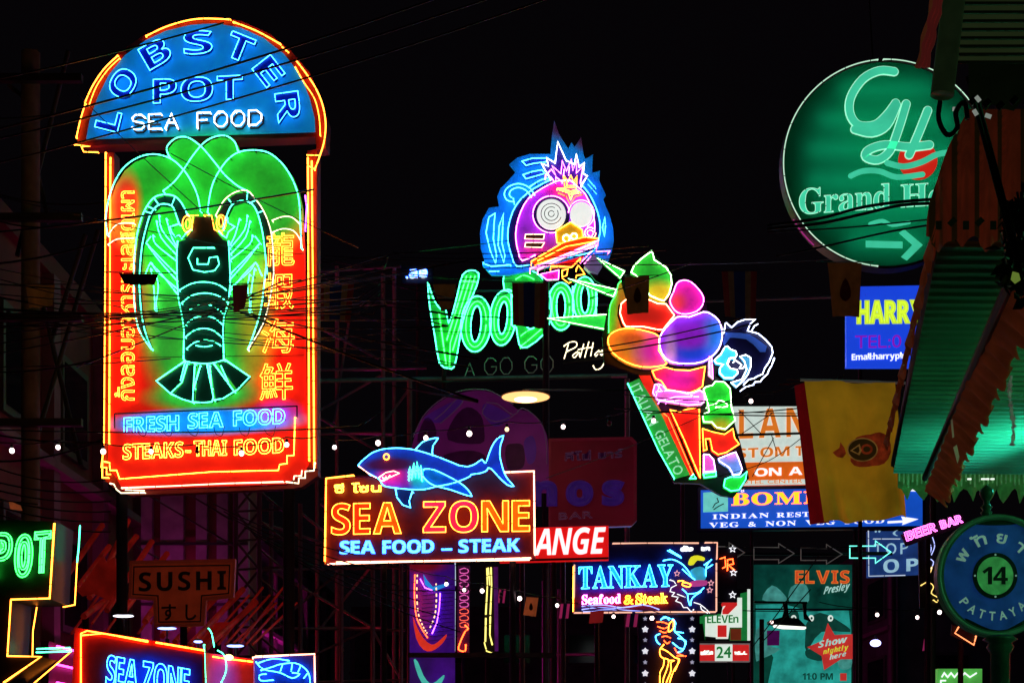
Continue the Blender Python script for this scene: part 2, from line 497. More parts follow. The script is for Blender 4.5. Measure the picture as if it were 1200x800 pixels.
# lower panel
body = zA([(30, 560), (32, 500), (45, 400), (72, 310), (120, 232), (180, 183), (250, 156), (320, 155), (352, 163), (352, 120), (388, 77), (430, 58), (482, 63), (545, 100), (590, 68), (640, 52), (692, 55), (728, 88), (746, 133), (780, 128), (840, 130), (912, 148), (978, 198), (1028, 262), (1062, 345), (1080, 430), (1086, 540), (1092, 660)]) + \
       [(357, 400), (361, 545), (352, 556), (340, 562), (334, 566), (143, 573), (138, 562), (131, 552), (127, 545)]
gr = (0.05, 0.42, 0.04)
body_m = soft_paint('lobster_panel_glow', (0.90, 0.014, 0.006),  # green, red and blue tube glow painted into the panel colour
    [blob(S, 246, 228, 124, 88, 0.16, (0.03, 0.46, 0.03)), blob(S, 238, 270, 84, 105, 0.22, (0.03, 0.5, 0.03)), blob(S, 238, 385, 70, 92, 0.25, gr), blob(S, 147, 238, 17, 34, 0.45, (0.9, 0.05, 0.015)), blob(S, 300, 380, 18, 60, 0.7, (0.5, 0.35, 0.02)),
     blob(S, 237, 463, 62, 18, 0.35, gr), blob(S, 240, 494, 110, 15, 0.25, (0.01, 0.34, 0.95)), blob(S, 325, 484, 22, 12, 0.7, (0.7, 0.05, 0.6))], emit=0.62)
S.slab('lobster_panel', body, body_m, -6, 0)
S.slab('side_rail', [(123, 178), (133, 178), (131, 548), (120, 548)], REDBOX, -20, -2)
S.slab('side_rail', [(360, 176), (371, 174), (371, 548), (358, 548)], REDBOX, -20, -2)
S.slab('bottom_skirt', [(120, 549), (131, 549), (143, 574), (334, 567), (358, 549), (371, 549), (371, 556), (352, 569), (340, 571), (150, 579), (136, 574), (121, 562)], REDBOX, -20, -7)
S.tube('border_tube', [[(125, 180), (124.5, 300), (123, 520), (120, 548)], [(130.5, 186), (130, 300), (129, 520)], [(120, 548), (126, 548), (126, 556), (131, 556)], [(121, 540), (121, 560), (128, 560)]], OR, 0.95, 3)
S.tube('border_tube', [[(361.5, 186), (362, 300), (363, 540)], [(366, 190), (367, 300), (369, 548)]], OR, 1.0, 3)
S.tube('border_tube', zC([(130, 605), (135, 635), (145, 658), (270, 656)]) and [zC([(90, 608), (110, 612), (125, 640), (148, 658), (270, 656)]), zC([(150, 632), (400, 622), (700, 608), (990, 600)]),
    zC([(170, 642), (270, 645)]), zC([(1005, 600), (1070, 608), (1072, 580), (1105, 580), (1105, 545), (1150, 542), (1155, 500)]), zC([(1045, 590), (1048, 570), (1085, 568), (1088, 540)])], CR, 0.9, 4)
S.tube('inner_border_tube', [zC([(1052, 265), (1046, 462), (1010, 465), (1010, 505), (972, 510), (965, 540), (620, 548), (140, 585), (125, 540), (90, 540), (88, 500), (60, 495)])], YE, 0.7, 4)
S.tube('strip_frame', [zC([(110, 245), (1060, 205), (1060, 262)]), zC([(110, 245), (112, 320)])], BLACK, 0.9, 2)
# antennae
S.tube('antenna', [cr(zA([(40, 590), (30, 500), (45, 400), (75, 310), (120, 235), (180, 185), (250, 158), (320, 158), (390, 185), (450, 240), (495, 310), (525, 380), (540, 460)]), 4)], AQ, 0.85, 7)
S.tube('antenna', [cr(zA([(370, 165), (358, 120), (390, 80), (430, 62), (480, 68), (545, 115), (610, 190), (670, 265), (740, 325), (790, 350)]), 4)], AQ, 0.85, 7)
S.tube('antenna', [cr(zA([(340, 355), (400, 305), (450, 240), (500, 165), (560, 95), (620, 62), (680, 58), (725, 90), (742, 135)]), 4)], AQ, 0.85, 8)
S.tube('antenna', [cr(zA([(580, 470), (590, 390), (610, 310), (650, 235), (700, 175), (760, 142), (840, 135), (910, 150), (975, 200), (1025, 270), (1060, 350), (1075, 430), (1080, 540), (1085, 660)]), 4)], AQ, 0.85, 8)
S.tube('panel_accent_tube', [cr(zA([(925, 510), (980, 490), (1030, 492), (1065, 520)]), 3), cr(zA([(925, 575), (980, 555), (1040, 565), (1075, 610)]), 3), cr(zA([(40, 590), (90, 530), (180, 525)]), 3), cr(zA([(40, 640), (90, 610), (180, 605)]), 3)], CR, 0.8, 6)
S.tube('panel_accent_tube', [zA([(1100, 370), (1108, 430), (1100, 560)])], VI, 0.7, 3)
# lobster body
shell = zA([(505, 485), (600, 485), (615, 560), (655, 608), (690, 620), (695, 700), (700, 840), (690, 950), (665, 1030), (660, 1100), (665, 1255), (610, 1278), (520, 1278), (450, 1255), (450, 1100), (440, 1030), (415, 900), (410, 700), (415, 620), (450, 610), (490, 560)])
S.slab('lobster_shell', shell, BLACK, 0, 3)
for yy in (300, 419):
    S.slab('panel_seam', [(128, yy), (357, yy - 3), (357, yy - 2.4), (128, yy + 0.6)], BLACK, 0.1, 0.4)
S.tube('shell_outline', [zA([(415, 620), (410, 700), (413, 840), (420, 930), (440, 1030), (450, 1100), (447, 1255)]), zA([(690, 620), (695, 700), (700, 840), (690, 950), (665, 1030), (660, 1100), (665, 1255)])], AQ, 0.75, 6)
S.tube('shell_badge', [zA([(612, 657), (500, 657), (472, 712), (498, 775), (560, 788), (615, 780), (640, 745), (630, 705), (588, 710), (580, 745), (522, 745), (522, 712)])], AQ, 0.7, 6)
for seg in ([(425, 195), (490, 160), (560, 150), (630, 162), (675, 190)], [(438, 265), (490, 225), (560, 210), (630, 222), (685, 258)], [(480, 300), (505, 287)], [(525, 277), (565, 270), (600, 276)], [(620, 290), (645, 303), (662, 322)],
            [(460, 380), (505, 345), (560, 333), (610, 343), (655, 375)], [(458, 448), (505, 412), (560, 400), (610, 412), (652, 445)], [(465, 510), (505, 478), (560, 463), (610, 470), (645, 490)], [(515, 492), (560, 499), (605, 492)], [(450, 575), (520, 587), (600, 587), (665, 570)]):
    S.tube('tail_ring', [cr(zB(seg), 4)], AQ, 0.75, 7)
S.tube('eye_tube', [ell(*zA([(468, 530)])[0], 5.5, 9.5, 14), ell(*zA([(472, 530)])[0], 2.5, 6, 10), ell(*zA([(652, 525)])[0], 5.5, 9.5, 14), ell(*zA([(650, 520)])[0], 2.5, 6, 10)], OR, 0.7, 7, closed=True)
S.tube('brow_tube', [zA([(470, 480), (490, 486), (530, 484)]), zA([(560, 484), (600, 484), (615, 560), (650, 575)]), zA([(500, 490), (495, 555), (470, 590)])], OR, 0.7, 7)
# claws
lo = zA([(180, 798), (185, 700), (200, 580), (235, 465), (285, 392), (340, 372), (400, 380), (440, 420), (470, 480)])
li = zA([(425, 530), (408, 480), (385, 432), (320, 425), (275, 470), (250, 540), (225, 650), (212, 798)])
lol = zB([(180, 100), (183, 250), (198, 370), (225, 440), (275, 510)]); lil = zB([(275, 508), (240, 410), (220, 300), (210, 150)])
S.slab('claw', lo[::-1] + lol + lil + li[::-1], BLACK, 0, 2)
S.tube('claw_tube', [cr(lo[::-1] + lol, 3), cr(lil + li[::-1], 3)], AQ, 0.85, 7)
S.tube('claw_tube', [zA([(425, 530), (375, 545), (385, 575), (405, 600), (425, 590), (440, 610), (462, 580), (490, 560)]), zA([(255, 435), (300, 455)]), zA([(290, 392), (318, 430)]), zA([(405, 380), (385, 430)]), zA([(240, 462), (275, 472)])], AQ, 0.8, 7)
ro = zA([(935, 798), (930, 650), (915, 550), (880, 460), (835, 395), (790, 350), (725, 360), (670, 400), (640, 450), (622, 485)])
ri = zA([(662, 560), (680, 490), (712, 425), (770, 405), (820, 425), (850, 480), (875, 580), (890, 700), (900, 798)])
rol = zB([(795, 515), (880, 370), (922, 200), (935, 100)]); ril = zB([(895, 60), (885, 150), (865, 300), (830, 420), (795, 513)])
S.slab('claw', rol + ro + ri + ril, BLACK, 0, 2)
S.tube('claw_tube', [cr(rol + ro, 3)], CR, 0.85, 7)
S.tube('claw_tube', [cr(ri + ril, 3)], AQ, 0.85, 7)
S.tube('claw_tube', [zA([(680, 490), (690, 525), (725, 545), (690, 575), (680, 605), (655, 590), (640, 570)]), zA([(850, 470), (880, 460)]), zA([(795, 352), (790, 400)]), zA([(712, 425), (690, 395)]), zA([(805, 420), (845, 398)])], AQ, 0.8, 7)
# legs
def mir(L): return [(1105 - x, y) for x, y in L]
legs = [[(315, 480), (330, 560), (410, 660)], [(355, 500), (380, 590), (405, 640)], [(285, 590), (300, 640), (405, 725)], [(245, 630), (330, 720), (405, 795)],
        [(272, 595), (245, 630)], [(270, 740), (330, 800), (410, 900)], [(240, 800), (270, 735), (300, 780), (405, 870)], [(300, 800), (312, 870), (300, 950), (305, 1000)], [(272, 770), (290, 880), (295, 995)],
        [(300, 510), (325, 600), (405, 690)], [(260, 650), (320, 730), (408, 830)]]
for i, L in enumerate(legs):
    S.tube('leg', [cr(zA(L), 3)], AQ, 0.75, 5 + (i % 3))
    S.tube('leg', [cr(zA(mir(L)), 3)], AQ, 0.75, 5 + (i % 3))
# tail fan
wedges = [[(450, 585), (302, 682), (378, 750), (432, 682)], [(470, 590), (440, 690), (385, 752), (498, 795), (508, 590)], [(522, 592), (505, 795), (602, 795), (575, 592)],
          [(588, 592), (618, 792), (722, 740), (612, 590)], [(630, 585), (735, 730), (806, 662), (665, 572)]]
for wd in wedges:
    S.slab('tail_fin', zB(wd), BLACK, 0, 2.5)
S.tube('tail_fin_tube', [zB([(450, 580), (302, 682), (378, 750), (440, 690), (470, 588)]), zB([(378, 750), (440, 780), (498, 797), (510, 590)]), zB([(498, 797), (560, 799), (602, 795), (610, 770), (575, 592)]),
                         zB([(612, 785), (660, 778), (722, 740), (612, 590)]), zB([(722, 740), (740, 730), (806, 660), (668, 565)]), zB([(432, 682), (455, 590)]), zB([(505, 720), (540, 600)]), zB([(590, 600), (600, 720)]), zB([(650, 600), (690, 690)])], AQ, 0.75, 7)
# side lettering
S.text(['กั้ง', 'ลอบ', 'อาหาร', 'ทะเล', 'สด', 'เผา'], (159, 470), (159, 226), (-19, 0), '', None, OR, 0.5, 5, gap=0.10)
for ch, (x, y, w_, h_) in zip('龍蝦海鮮', ((314, 313, 32, 36), (311, 363, 34, 40), (308, 415, 38, 38), (306, 469, 38, 40))):
    S.text(ch, (x, y - 3), (x + w_, y - 4), (0, -h_ * 0.80), '', None, OR, 0.5, 5)
for wd, x0, y0, x1, y1 in (('FRESH', 147, 508, 211, 505), ('SEA', 222, 503, 263, 501), ('FOOD', 275, 500, 335, 497)):
    S.text(wd, (x0, y0), (x1, y1), (0, -17), 'bold', None, CY, 0.5, 5, gap=0.08)
for wd, x0, y0, x1, y1 in (('STEAKS', 146, 539, 216, 536), ('-', 219, 535, 225, 535), ('THAI', 229, 535, 267, 534), ('FOOD', 276, 534, 334, 531)):
    S.text(wd, (x0, y0), (x1, y1), (0, -17), 'bold', None, YE, 0.5, 5, gap=0.08)
S.pole(335, 570, r=0.07, back=14); S.pole(138, 575, r=0.07, back=14)

# ================================================================== green sign with lettering POT at the left edge
zp = Zm(0, 580, 3.638)
S = Sign('pot_sign', 'stepped black sign with green POT lettering at the left edge', 'neon sign', 30, 760, 11, 0)
loop = zp([(-190, 100), (240, 112), (222, 445), (55, 450), (40, 683), (185, 690), (25, 805), (-190, 805)])
S.slab('cabinet', loop, paint('black_cabinet', (0.006, 0.003, 0.003), 0.5), -70, 0)
S.tube('border_tube', [zp([(235, 122), (215, 440), (50, 445), (35, 685), (178, 688), (20, 798)])], OR, 1.1, 3)
S.tube('border_tube', [zp([(272, 262), (262, 445), (210, 455)]), zp([(95, 455), (78, 560), (76, 672)]), zp([(240, 655), (70, 800)])], OR, 0.9, -55)
S.tube('accent_tube', [zp([(290, 100), (284, 200), (277, 262)]), zp([(100, 640), (245, 635), (250, 650), (98, 655)])], AQ, 1.1, -50)
for wd, x0, x1, yb, yt in (('P', -30, 55, 350, 170), ('O', 68, 142, 352, 180), ('T', 150, 218, 335, 165)):
    a, b, c = zp([(x0, yb), (x1, yb - 6), (x0, yt)])
    S.text(wd, a, b, (2, c[1] - a[1]), 'bold', None, GR, 1.0, 7, echo=(3.2, GR))
S.pole(10, 790, r=0.06, back=30)

# ================================================================== shark sign
zK, zL = Zm(370, 500, 6.667), Zm(480, 500, 6.667)
S = Sign('shark_sign', 'dark red restaurant sign with a blue neon shark along its top', 'neon sign', 503, 660, 24, -5)
sh = [(345, 315), (370, 285), (400, 258), (435, 230), (470, 210), (540, 188), (640, 180), (720, 185), (790, 195), (910, 230), (1020, 270), (1130, 315), (1193, 325), (1243, 310), (1280, 285), (1308, 270), (1323, 290), (1338, 292), (1353, 250), (1383, 170), (1423, 110), (1473, 85), (1452, 150), (1446, 200),
      (1448, 260), (1478, 370), (1510, 425), (1553, 475), (1503, 465), (1433, 400), (1383, 345), (1353, 335), (1343, 355), (1293, 375), (1223, 385), (1213, 400), (1133, 435), (1050, 460), (943, 480), (860, 500), (740, 500), (600, 485), (540, 470), (515, 430), (490, 410), (430, 380)]
S.slab('board', [(380, 561), (626, 552), (627, 655), (380, 661)], paint('shark_board_red', (0.20, 0.02, 0.035), 0.5), -9, 0)
S.slab('shark_body', zK(sh), soft_paint('shark_art', (0.02, 0.05, 0.42), [blob(S, 466, 561, 24, 11, 0.5, (0.75, 0.02, 0.5)), blob(S, 458, 545, 30, 7, 0.4, (0.10, 0.01, 0.10)), blob(S, 494, 565, 12, 12, 0.4, (0.04, 0.4, 0.6))], emit=0.3), 1, 6)
S.tube('shark_outline', [cr(zK(sh[:12]), 3) + cr(zK(sh[12:]), 2)], CY, 0.8, 11)
S.tube('shark_mouth', [zK([(350, 320), (430, 380), (490, 412)]), zK([(505, 410), (560, 370), (620, 358), (665, 375), (630, 390), (590, 408), (540, 435), (515, 432)]), zK([(535, 405), (545, 430), (560, 398), (572, 420), (590, 392), (600, 405)])], SA, 0.7, 11)
S.slab('shark_fin', zK([(793, 193), (840, 135), (900, 110), (965, 102), (925, 160), (920, 230)]), NAVY, 1, 5)
S.tube('shark_fin_outline', [cr(zK([(790, 190), (840, 135), (900, 110), (965, 102), (925, 160), (920, 232)]), 2)], CY, 0.8, 10)
S.slab('shark_fin', zK([(635, 495), (645, 560), (690, 620), (750, 640), (740, 590), (765, 515)]), NAVY, 1, 5)
S.tube('shark_fin_outline', [zK([(635, 495), (645, 560), (690, 620), (750, 640), (740, 590), (765, 515)])], CY, 0.8, 10)
pf = zL([(120, 350), (135, 345), (200, 350), (300, 395), (400, 450), (460, 500), (495, 555), (430, 540), (330, 505), (210, 475), (150, 440), (115, 400)])
S.slab('shark_fin', pf, soft_paint('fin_art', (0.02, 0.12, 0.5), [blob(S, 510, 560, 10, 10, 0.5, (0.03, 0.3, 0.6))]), 6.5, 9)
S.tube('shark_fin_outline', [cr(pf, 2)], CY, 0.8, 13)
S.tube('shark_gills', [zK([(735, 375 + d), (745, 330 + d), (760, 370 + d), (775, 300 + d), (790, 360 + d), (800, 290 + d), (815, 360 + d), (830, 320 + d), (838, 380 + d)]) for d in (-5, 25, 50)], AQ, 0.7, 9)
S.tube('shark_eye', [ell(*zK([(562, 245)])[0], 3.1, 3.4, 12)], OR, 0.9, 9, closed=True)
S.tube('border_tube', [[(415, 557.5), (383, 561), (381.5, 659)]], OR, 1.0, 4)
S.tube('border_tube', [[(385, 661), (504, 657.5), (622, 654)], [(395, 659), (620, 656)]], SA, 0.9, 4)
S.tube('border_tube', [[(590, 554), (626, 552.5), (627, 650)]], SA, 1.0, 4)
for wd, x0, x1, y0 in (('SEA', 390, 471, 627), ('ZONE', 497, 621, 624.5)):
    fr0 = S.text(wd, (x0, y0), (x1, y0 - 1.5), (0, -35), 'bold', paint('letter_red_face', (0.85, 0.06, 0.02), 0.5, 0.12, grain=0.3), OR, 0.7, 7, 1, 3, gap=0.09)
    for o_, c_ in zip(fr0, {'SEA': (1, 1, 2), 'ZONE': (0, 0, 2, 2)}[wd]):
        if c_ == 0: o_.data.materials[0] = paint('letter_pink_face', (0.85, 0.02, 0.22), 0.5, 0.3, grain=0.3)
        if c_ == 2: o_.data.materials[0] = paint('letter_amber_face', (0.85, 0.22, 0.01), 0.5, 0.2, grain=0.3)
for wd, x0, x1, y0, y1 in (('SEA', 399, 440, 649, 648.5), ('FOOD', 449, 509, 648.5, 647.5), ('-', 518, 530, 648.5, 648.3), ('STEAK', 538, 609, 647.5, 646)):
    S.text(wd, (x0, y0), (x1, y1), (0, -14.5), 'bold', paint('letter_blue_lit', (0.30, 0.72, 0.98), 0.4, 1.15, grain=0.1), BL, 0.5, 3.5, 1, 3)
S.text(['ซี', 'โซน'], (393, 578), (447, 576.5), (0, -9), '', None, YE, 0.55, 5, gap=0.4)
S.pole(448, 655, back=10); S.pole(600, 655, back=10)

# ================================================================== bird headed sign
zD, zE, zF = Zm(555, 140, 6.667), Zm(555, 230, 6.667), Zm(490, 300, 5)
S = Sign('bird_head_sign', 'round purple bird face with glaring white eyes and blue neon feathers', 'neon sign', 645, 330, 33, 0)
fea = [(600, 270), (612, 130), (630, 10), (665, 110), (700, 170), (740, 230), (765, 180), (790, 215), (840, 140), (860, 280), (875, 310), (932, 275), (925, 420), (987, 400), (982, 480), (1032, 590), (1012, 620), (1032, 680), (1060, 740), (1090, 850), (1095, 950), (1080, 1030), (1050, 1110), (960, 1060), (700, 1130), (270, 1215), (140, 1215), (70, 1140), (85, 1100), (55, 1000), (50, 880), (70, 780), (120, 690), (200, 680), (185, 600), (210, 540), (270, 480), (330, 410), (280, 350), (340, 300), (440, 270)]
S.slab('feather_panel', zD(fea), soft_paint('feather_art', (0.008, 0.30, 0.95), [blob(S, 663, 150, 22, 12, 0.6, (0.14, 0.03, 0.12)), blob(S, 684, 165, 10, 10, 0.6, (0.12, 0.04, 0.12))], emit=0.3), -4, 0)  # panel made to glow, extra light around the feather tubes
hd = zD([(600, 490), (470, 560), (370, 640), (305, 740), (270, 870), (270, 980), (300, 1090), (340, 1165), (480, 1140), (700, 1100), (900, 1060), (955, 1010), (985, 900), (980, 800), (950, 700), (900, 600), (840, 530), (720, 470)])
S.slab('head', hd, paint('head_dark_blue', (0.01, 0.008, 0.09), 0.4), 1, 5)
fc = zD([(640, 510), (540, 560), (430, 640), (370, 740), (335, 860), (330, 960), (350, 1060), (380, 1125), (480, 1080), (610, 1020), (900, 960), (940, 900), (940, 820), (920, 720), (870, 610), (820, 560), (750, 500)])
S.slab('face', fc, soft_paint('face_art', (0.36, 0.04, 0.85), [blob(S, 658, 222, 22, 12, 0.6, (0.7, 0.02, 0.45)), blob(S, 628, 302, 22, 12, 0.7, (0.6, 0.03, 0.45))], emit=0.4), 5.2, 7)
S.tube('head_outline', [cr(hd[:-1] , 2)], CY, 0.8, 8)
S.tube('face_outline', [cr(fc[:9], 2), cr(fc[10:17], 2), cr(zD([(640, 510), (700, 500), (750, 500)]), 2)], PK, 0.8, 10)
cw = zD([(600, 490), (560, 430), (530, 375), (582, 392), (570, 330), (635, 370), (655, 205), (720, 350), (785, 380), (800, 300), (822, 400), (862, 368), (852, 450), (885, 470), (840, 540), (750, 500), (680, 480)])
S.slab('crest', cw, paint('crest_blue', (0.03, 0.02, 0.3), 0.4), 5.5, 8)
S.tube('crest_outline', [cw[:15]], WH, 0.8, 11)
S.tube('crest_outline', [zD([(560, 470), (605, 420), (640, 470), (612, 395), (680, 455), (690, 355), (722, 435), (760, 345), (772, 430), (802, 355), (800, 450), (850, 400), (832, 520)]), zD([(600, 480), (640, 530), (640, 480), (690, 520)]), zD([(705, 420), (700, 470)]), zD([(745, 400), (740, 470)])], PK, 0.75, 12)
S.tube('crown_tube', [zD([(700, 465), (710, 560), (800, 560), (805, 470), (778, 515), (757, 465), (735, 515), (700, 465)]), zD([(720, 500), (728, 545), (785, 545), (788, 505)])], OR, 0.75, 11)
S.tube('brow_tube', [zD([(650, 570), (740, 602), (755, 655), (772, 610), (832, 600), (800, 575), (755, 590), (690, 565), (650, 570)]), zD([(690, 580), (755, 610), (810, 585)])], YE, 0.7, 11)
S.tube('brow_tube', [zD([(660, 600), (720, 625), (752, 690), (790, 630), (850, 610)])], RD, 0.8, 10)
e1, e2 = zD([(605, 768)])[0], zD([(838, 768)])[0]
EYE = paint('eye_white_lit', (0.80, 0.84, 0.80), 0.4, 1.05, grain=0.08)
S.slab('eye_ring', ell(*e1, 21.5, 21.5, 32), paint('eye_ring_navy', (0.01, 0.01, 0.08), 0.4), 7.2, 9)
o = S.slab('eye', ell(*e1, 17, 17.5, 32), EYE, 9.2, 12)
S.tube('eye_spiral', [ell(*e1, 12, 12, 24, 20, 340), ell(*e1, 8, 8, 20, -30, 300), ell(*e1, 3.5, 3.5, 10, 0, 330)], paint('spiral_grey', (0.42, 0.45, 0.5), 0.3), 0.5, 13, parent=o)
S.tube('eye_outline', [ell(*e1, 21.5, 21.5, 32, 75, 345)], PK, 0.7, 11)
o = S.slab('eye', ell(*e2, 13, 14.3, 28), EYE, 9.2, 12)
S.tube('eye_outline', [ell(*e2, 15, 16.3, 28, -170, 60)], PK, 0.7, 12)
bk = zE([(755, 230), (845, 290), (852, 355), (800, 370), (700, 400), (648, 390), (640, 300)])
S.slab('beak', bk, paint('beak_yellow', (0.85, 0.50, 0.02), 0.4, 0.35), 8, 11)
S.tube('beak_outline', [bk], YE, 0.6, 12, closed=True)
S.tube('nostril', [ell(*zE([(722, 355)])[0], 4, 4, 12), ell(*zE([(782, 340)])[0], 3.5, 3.5, 12)], WH, 0.7, 12, closed=True)
for b_ in ([(405, 320), (552, 320), (545, 358), (400, 355)], [(405, 385), (552, 385), (530, 422), (400, 418)]):
    o = S.slab('cheek_mark', zE(b_), paint('cheek_black', (0.02, 0.01, 0.02), 0.5), 7.2, 9)
    S.tube('mark_outline', [zE(b_)], SA, 0.6, 10, closed=True, parent=o)
S.tube('cheek_spiral', [ell(*zE([(908, 310)])[0], 6.5, 6.5, 16, 0, 300), ell(*zE([(908, 310)])[0], 3.5, 3.5, 12, 90, 400)], SA, 0.6, 10)
S.slab('mouth_bar', zE([(450, 545), (700, 395), (860, 355), (975, 365), (940, 405), (600, 520), (480, 572)]), paint('bar_orange_red', (0.85, 0.10, 0.02), 0.4), 11, 15)
S.tube('mouth_tube', [zE([(450, 545), (700, 398), (860, 358), (965, 368)]), zE([(500, 540), (720, 430), (950, 390)]), zE([(480, 572), (640, 520), (940, 405)])], OR, 0.7, 17)
S.slab('cigar', zE([(440, 605), (580, 545), (968, 385), (958, 425), (700, 520), (510, 612)]), paint('cigar_white', (0.75, 0.6, 0.65), 0.4, 0.3), 13, 17)
S.tube('cigar_tube', [zE([(440, 605), (600, 545), (968, 388)]), zE([(500, 612), (700, 520), (958, 425)])], PK, 0.6, 19)
S.slab('lower_lip', zE([(600, 570), (860, 495), (770, 575), (600, 582)]), paint('lip_red', (0.85, 0.02, 0.01), 0.4, 0.25), 8, 14)
S.tube('lip_outline', [zE([(600, 580), (690, 582), (760, 590), (830, 520)])], OR, 0.7, 16)
S.slab('chin', zE([(520, 632), (665, 600), (660, 672), (570, 676)]), paint('chin_magenta', (0.7, 0.05, 0.6), 0.4), 5, 9)
S.tube('chin_outline', [zE([(520, 632), (665, 600), (660, 672), (570, 676)])], PK, 0.6, 11, closed=True)
S.tube('chin_tube', [zE([(690, 600), (735, 590), (725, 640), (690, 650), (690, 600)]), zE([(800, 590), (815, 560), (840, 590), (865, 630), (800, 640)]), zE([(690, 660), (740, 700), (760, 690)])], OR, 0.6, 10)
for f_ in ([(168, 150), (120, 180), (98, 300), (130, 440), (172, 540), (180, 480), (155, 350), (160, 240)], [(235, 150), (200, 250), (192, 400), (235, 530), (245, 480), (222, 380), (228, 240)], [(1022, 180), (1028, 250), (1020, 330), (1004, 260)],
           ):
    S.tube('feather_tube', [zE(f_)], CY, 0.8, 7, closed=True)
S.tube('feather_tube', [cr(zE([(75, 1040 - 600 + 90), (140, 560), (290, 545)]), 2), zE([(120, 600), (200, 598)])], CY, 0.8, 6)
for f_ in ([(378, 345), (460, 322), (580, 320), (565, 350), (470, 362), (408, 378)], [(385, 450), (460, 425), (535, 412), (555, 440), (480, 462), (408, 482)]):
    o = S.slab('feather_bar', zD(f_), paint('feather_dark', (0.02, 0.03, 0.3), 0.4), 0.5, 4)
    S.tube('bar_outline', [zD(f_)], CY, 0.75, 7, closed=True, parent=o)
S.tube('feather_curl', [cr(zD([(475, 610), (430, 550), (350, 522), (272, 548), (240, 600), (262, 650), (318, 664)]), 4), cr(zD([(450, 625), (410, 575), (350, 552), (295, 572), (280, 612), (312, 640)]), 4), cr(zD([(440, 545), (520, 495), (600, 475)]), 3)], CY, 0.8, 8)
S.tube('feather_tube', [zD([(890, 480), (950, 545)]), zD([(890, 520), (960, 600)]), zD([(905, 500), (955, 560)])], BL, 0.7, 6)
S.slab('neck_joint', zE([(860, 572), (930, 470), (1002, 560), (962, 625), (902, 612)]), paint('lilac_grey', (0.32, 0.28, 0.6), 0.4, 0.25), 2, 12)
S.slab('neck_bar', zE([(905, 612), (962, 625), (1075, 700), (1030, 715), (950, 670)]), BLACK, 2, 6)
S.tube('neck_tube', [zE([(830, 545), (920, 450)]), zE([(860, 550), (935, 470)]), zE([(955, 455), (1060, 450), (1040, 480)])], PK, 0.6, 10)
S.pole(640, 320, r=0.07)

# ================================================================== green script sign under the bird
S = Sign('green_script_sign', 'slanting green neon word under the bird face with an unlit line below', 'neon sign', 610, 440, 34, 0)
GF = paint('letter_green_face', (0.02, 0.36, 0.05), 0.5, 0.4, grain=0.4, scale=3)
V = zF([(58, 172), (75, 215), (100, 280), (140, 330), (165, 330), (180, 405), (210, 325), (235, 225), (262, 125), (310, 98), (355, 115), (345, 185), (300, 290), (262, 400), (235, 560), (212, 660), (180, 668), (128, 640), (100, 480), (72, 320)])
D_ = zF([(505, 108), (560, 122), (620, 95), (690, 112), (745, 170), (775, 260), (775, 370), (740, 465), (640, 545), (592, 530), (575, 430), (548, 415), (545, 215), (505, 215)])
def letter(out, holes=(), inner=()):
    o = S.slab('letter', [out] + [h for h in holes], GF, 0, 5)
    S.tube('neon_tube', [cr(out, 2, True)] + [cr(h, 2, True) for h in holes], AQ, 0.85, 9, closed=True, parent=o)
    if inner: S.tube('neon_tube', inner, GR, 0.8, 8, parent=o)
letter(V, (), [zF([(125, 350), (165, 640)]), zF([(285, 130), (170, 500)]), zF([(310, 130), (190, 520), (185, 650)]), zF([(335, 130), (205, 560)]), zF([(262, 160), (345, 165)])])
def O_(cx, cy, rx, ry, ix, iy, rot):
    c = zF([(cx, cy)])[0]
    letter(ell(*c, rx / 5, ry / 5, 26, rot=rot), [ell(*c, ix / 5, iy / 5, 18, rot=rot)], [ell(*c, (rx + ix) / 10, (ry + iy) / 10, 24, rot=rot)])
O_(340, 410, 88, 162, 30, 105, 4); O_(497, 375, 76, 160, 26, 95, 5)
letter(D_, [ell(*zF([(660, 330)])[0], 10, 22, 18)], [cr(zF([(600, 540), (650, 500), (720, 440)]), 3), cr(zF([(600, 480), (640, 450), (700, 420)]), 3), cr(zF([(570, 150), (620, 125), (680, 150)]), 3)])
O_(835, 308, 76, 138, 26, 85, 0); O_(975, 268, 70, 132, 24, 80, 0)
S.tube('letter_accent', [zF([(760, 180), (765, 320)]), zF([(1040, 180), (1040, 350)]), zF([(905, 190), (905, 330)])], AQ, 0.8, 8)
for wd, x0, x1, y0, hh in (('A', 545, 556, 442, 15), ('GO', 568, 600, 440, 19), ('GO', 615, 648, 438, 19)):
    S.text(wd, (x0, y0), (x1, y0 - 1), (0, -hh), tube=paint('unlit_letter_tube', (0.4, 0.4, 0.36), 0.3, 0.035), r=0.6, w=4, strokes=True)
S.slab('backing_rail', [(500, 446), (716, 440), (716, 442), (500, 448)], STEEL, -4, -1)
S.slab('backing_rail', [(500, 340), (716, 338), (716, 340), (500, 342)], STEEL, -4, -1)
S.pole(520, 430)
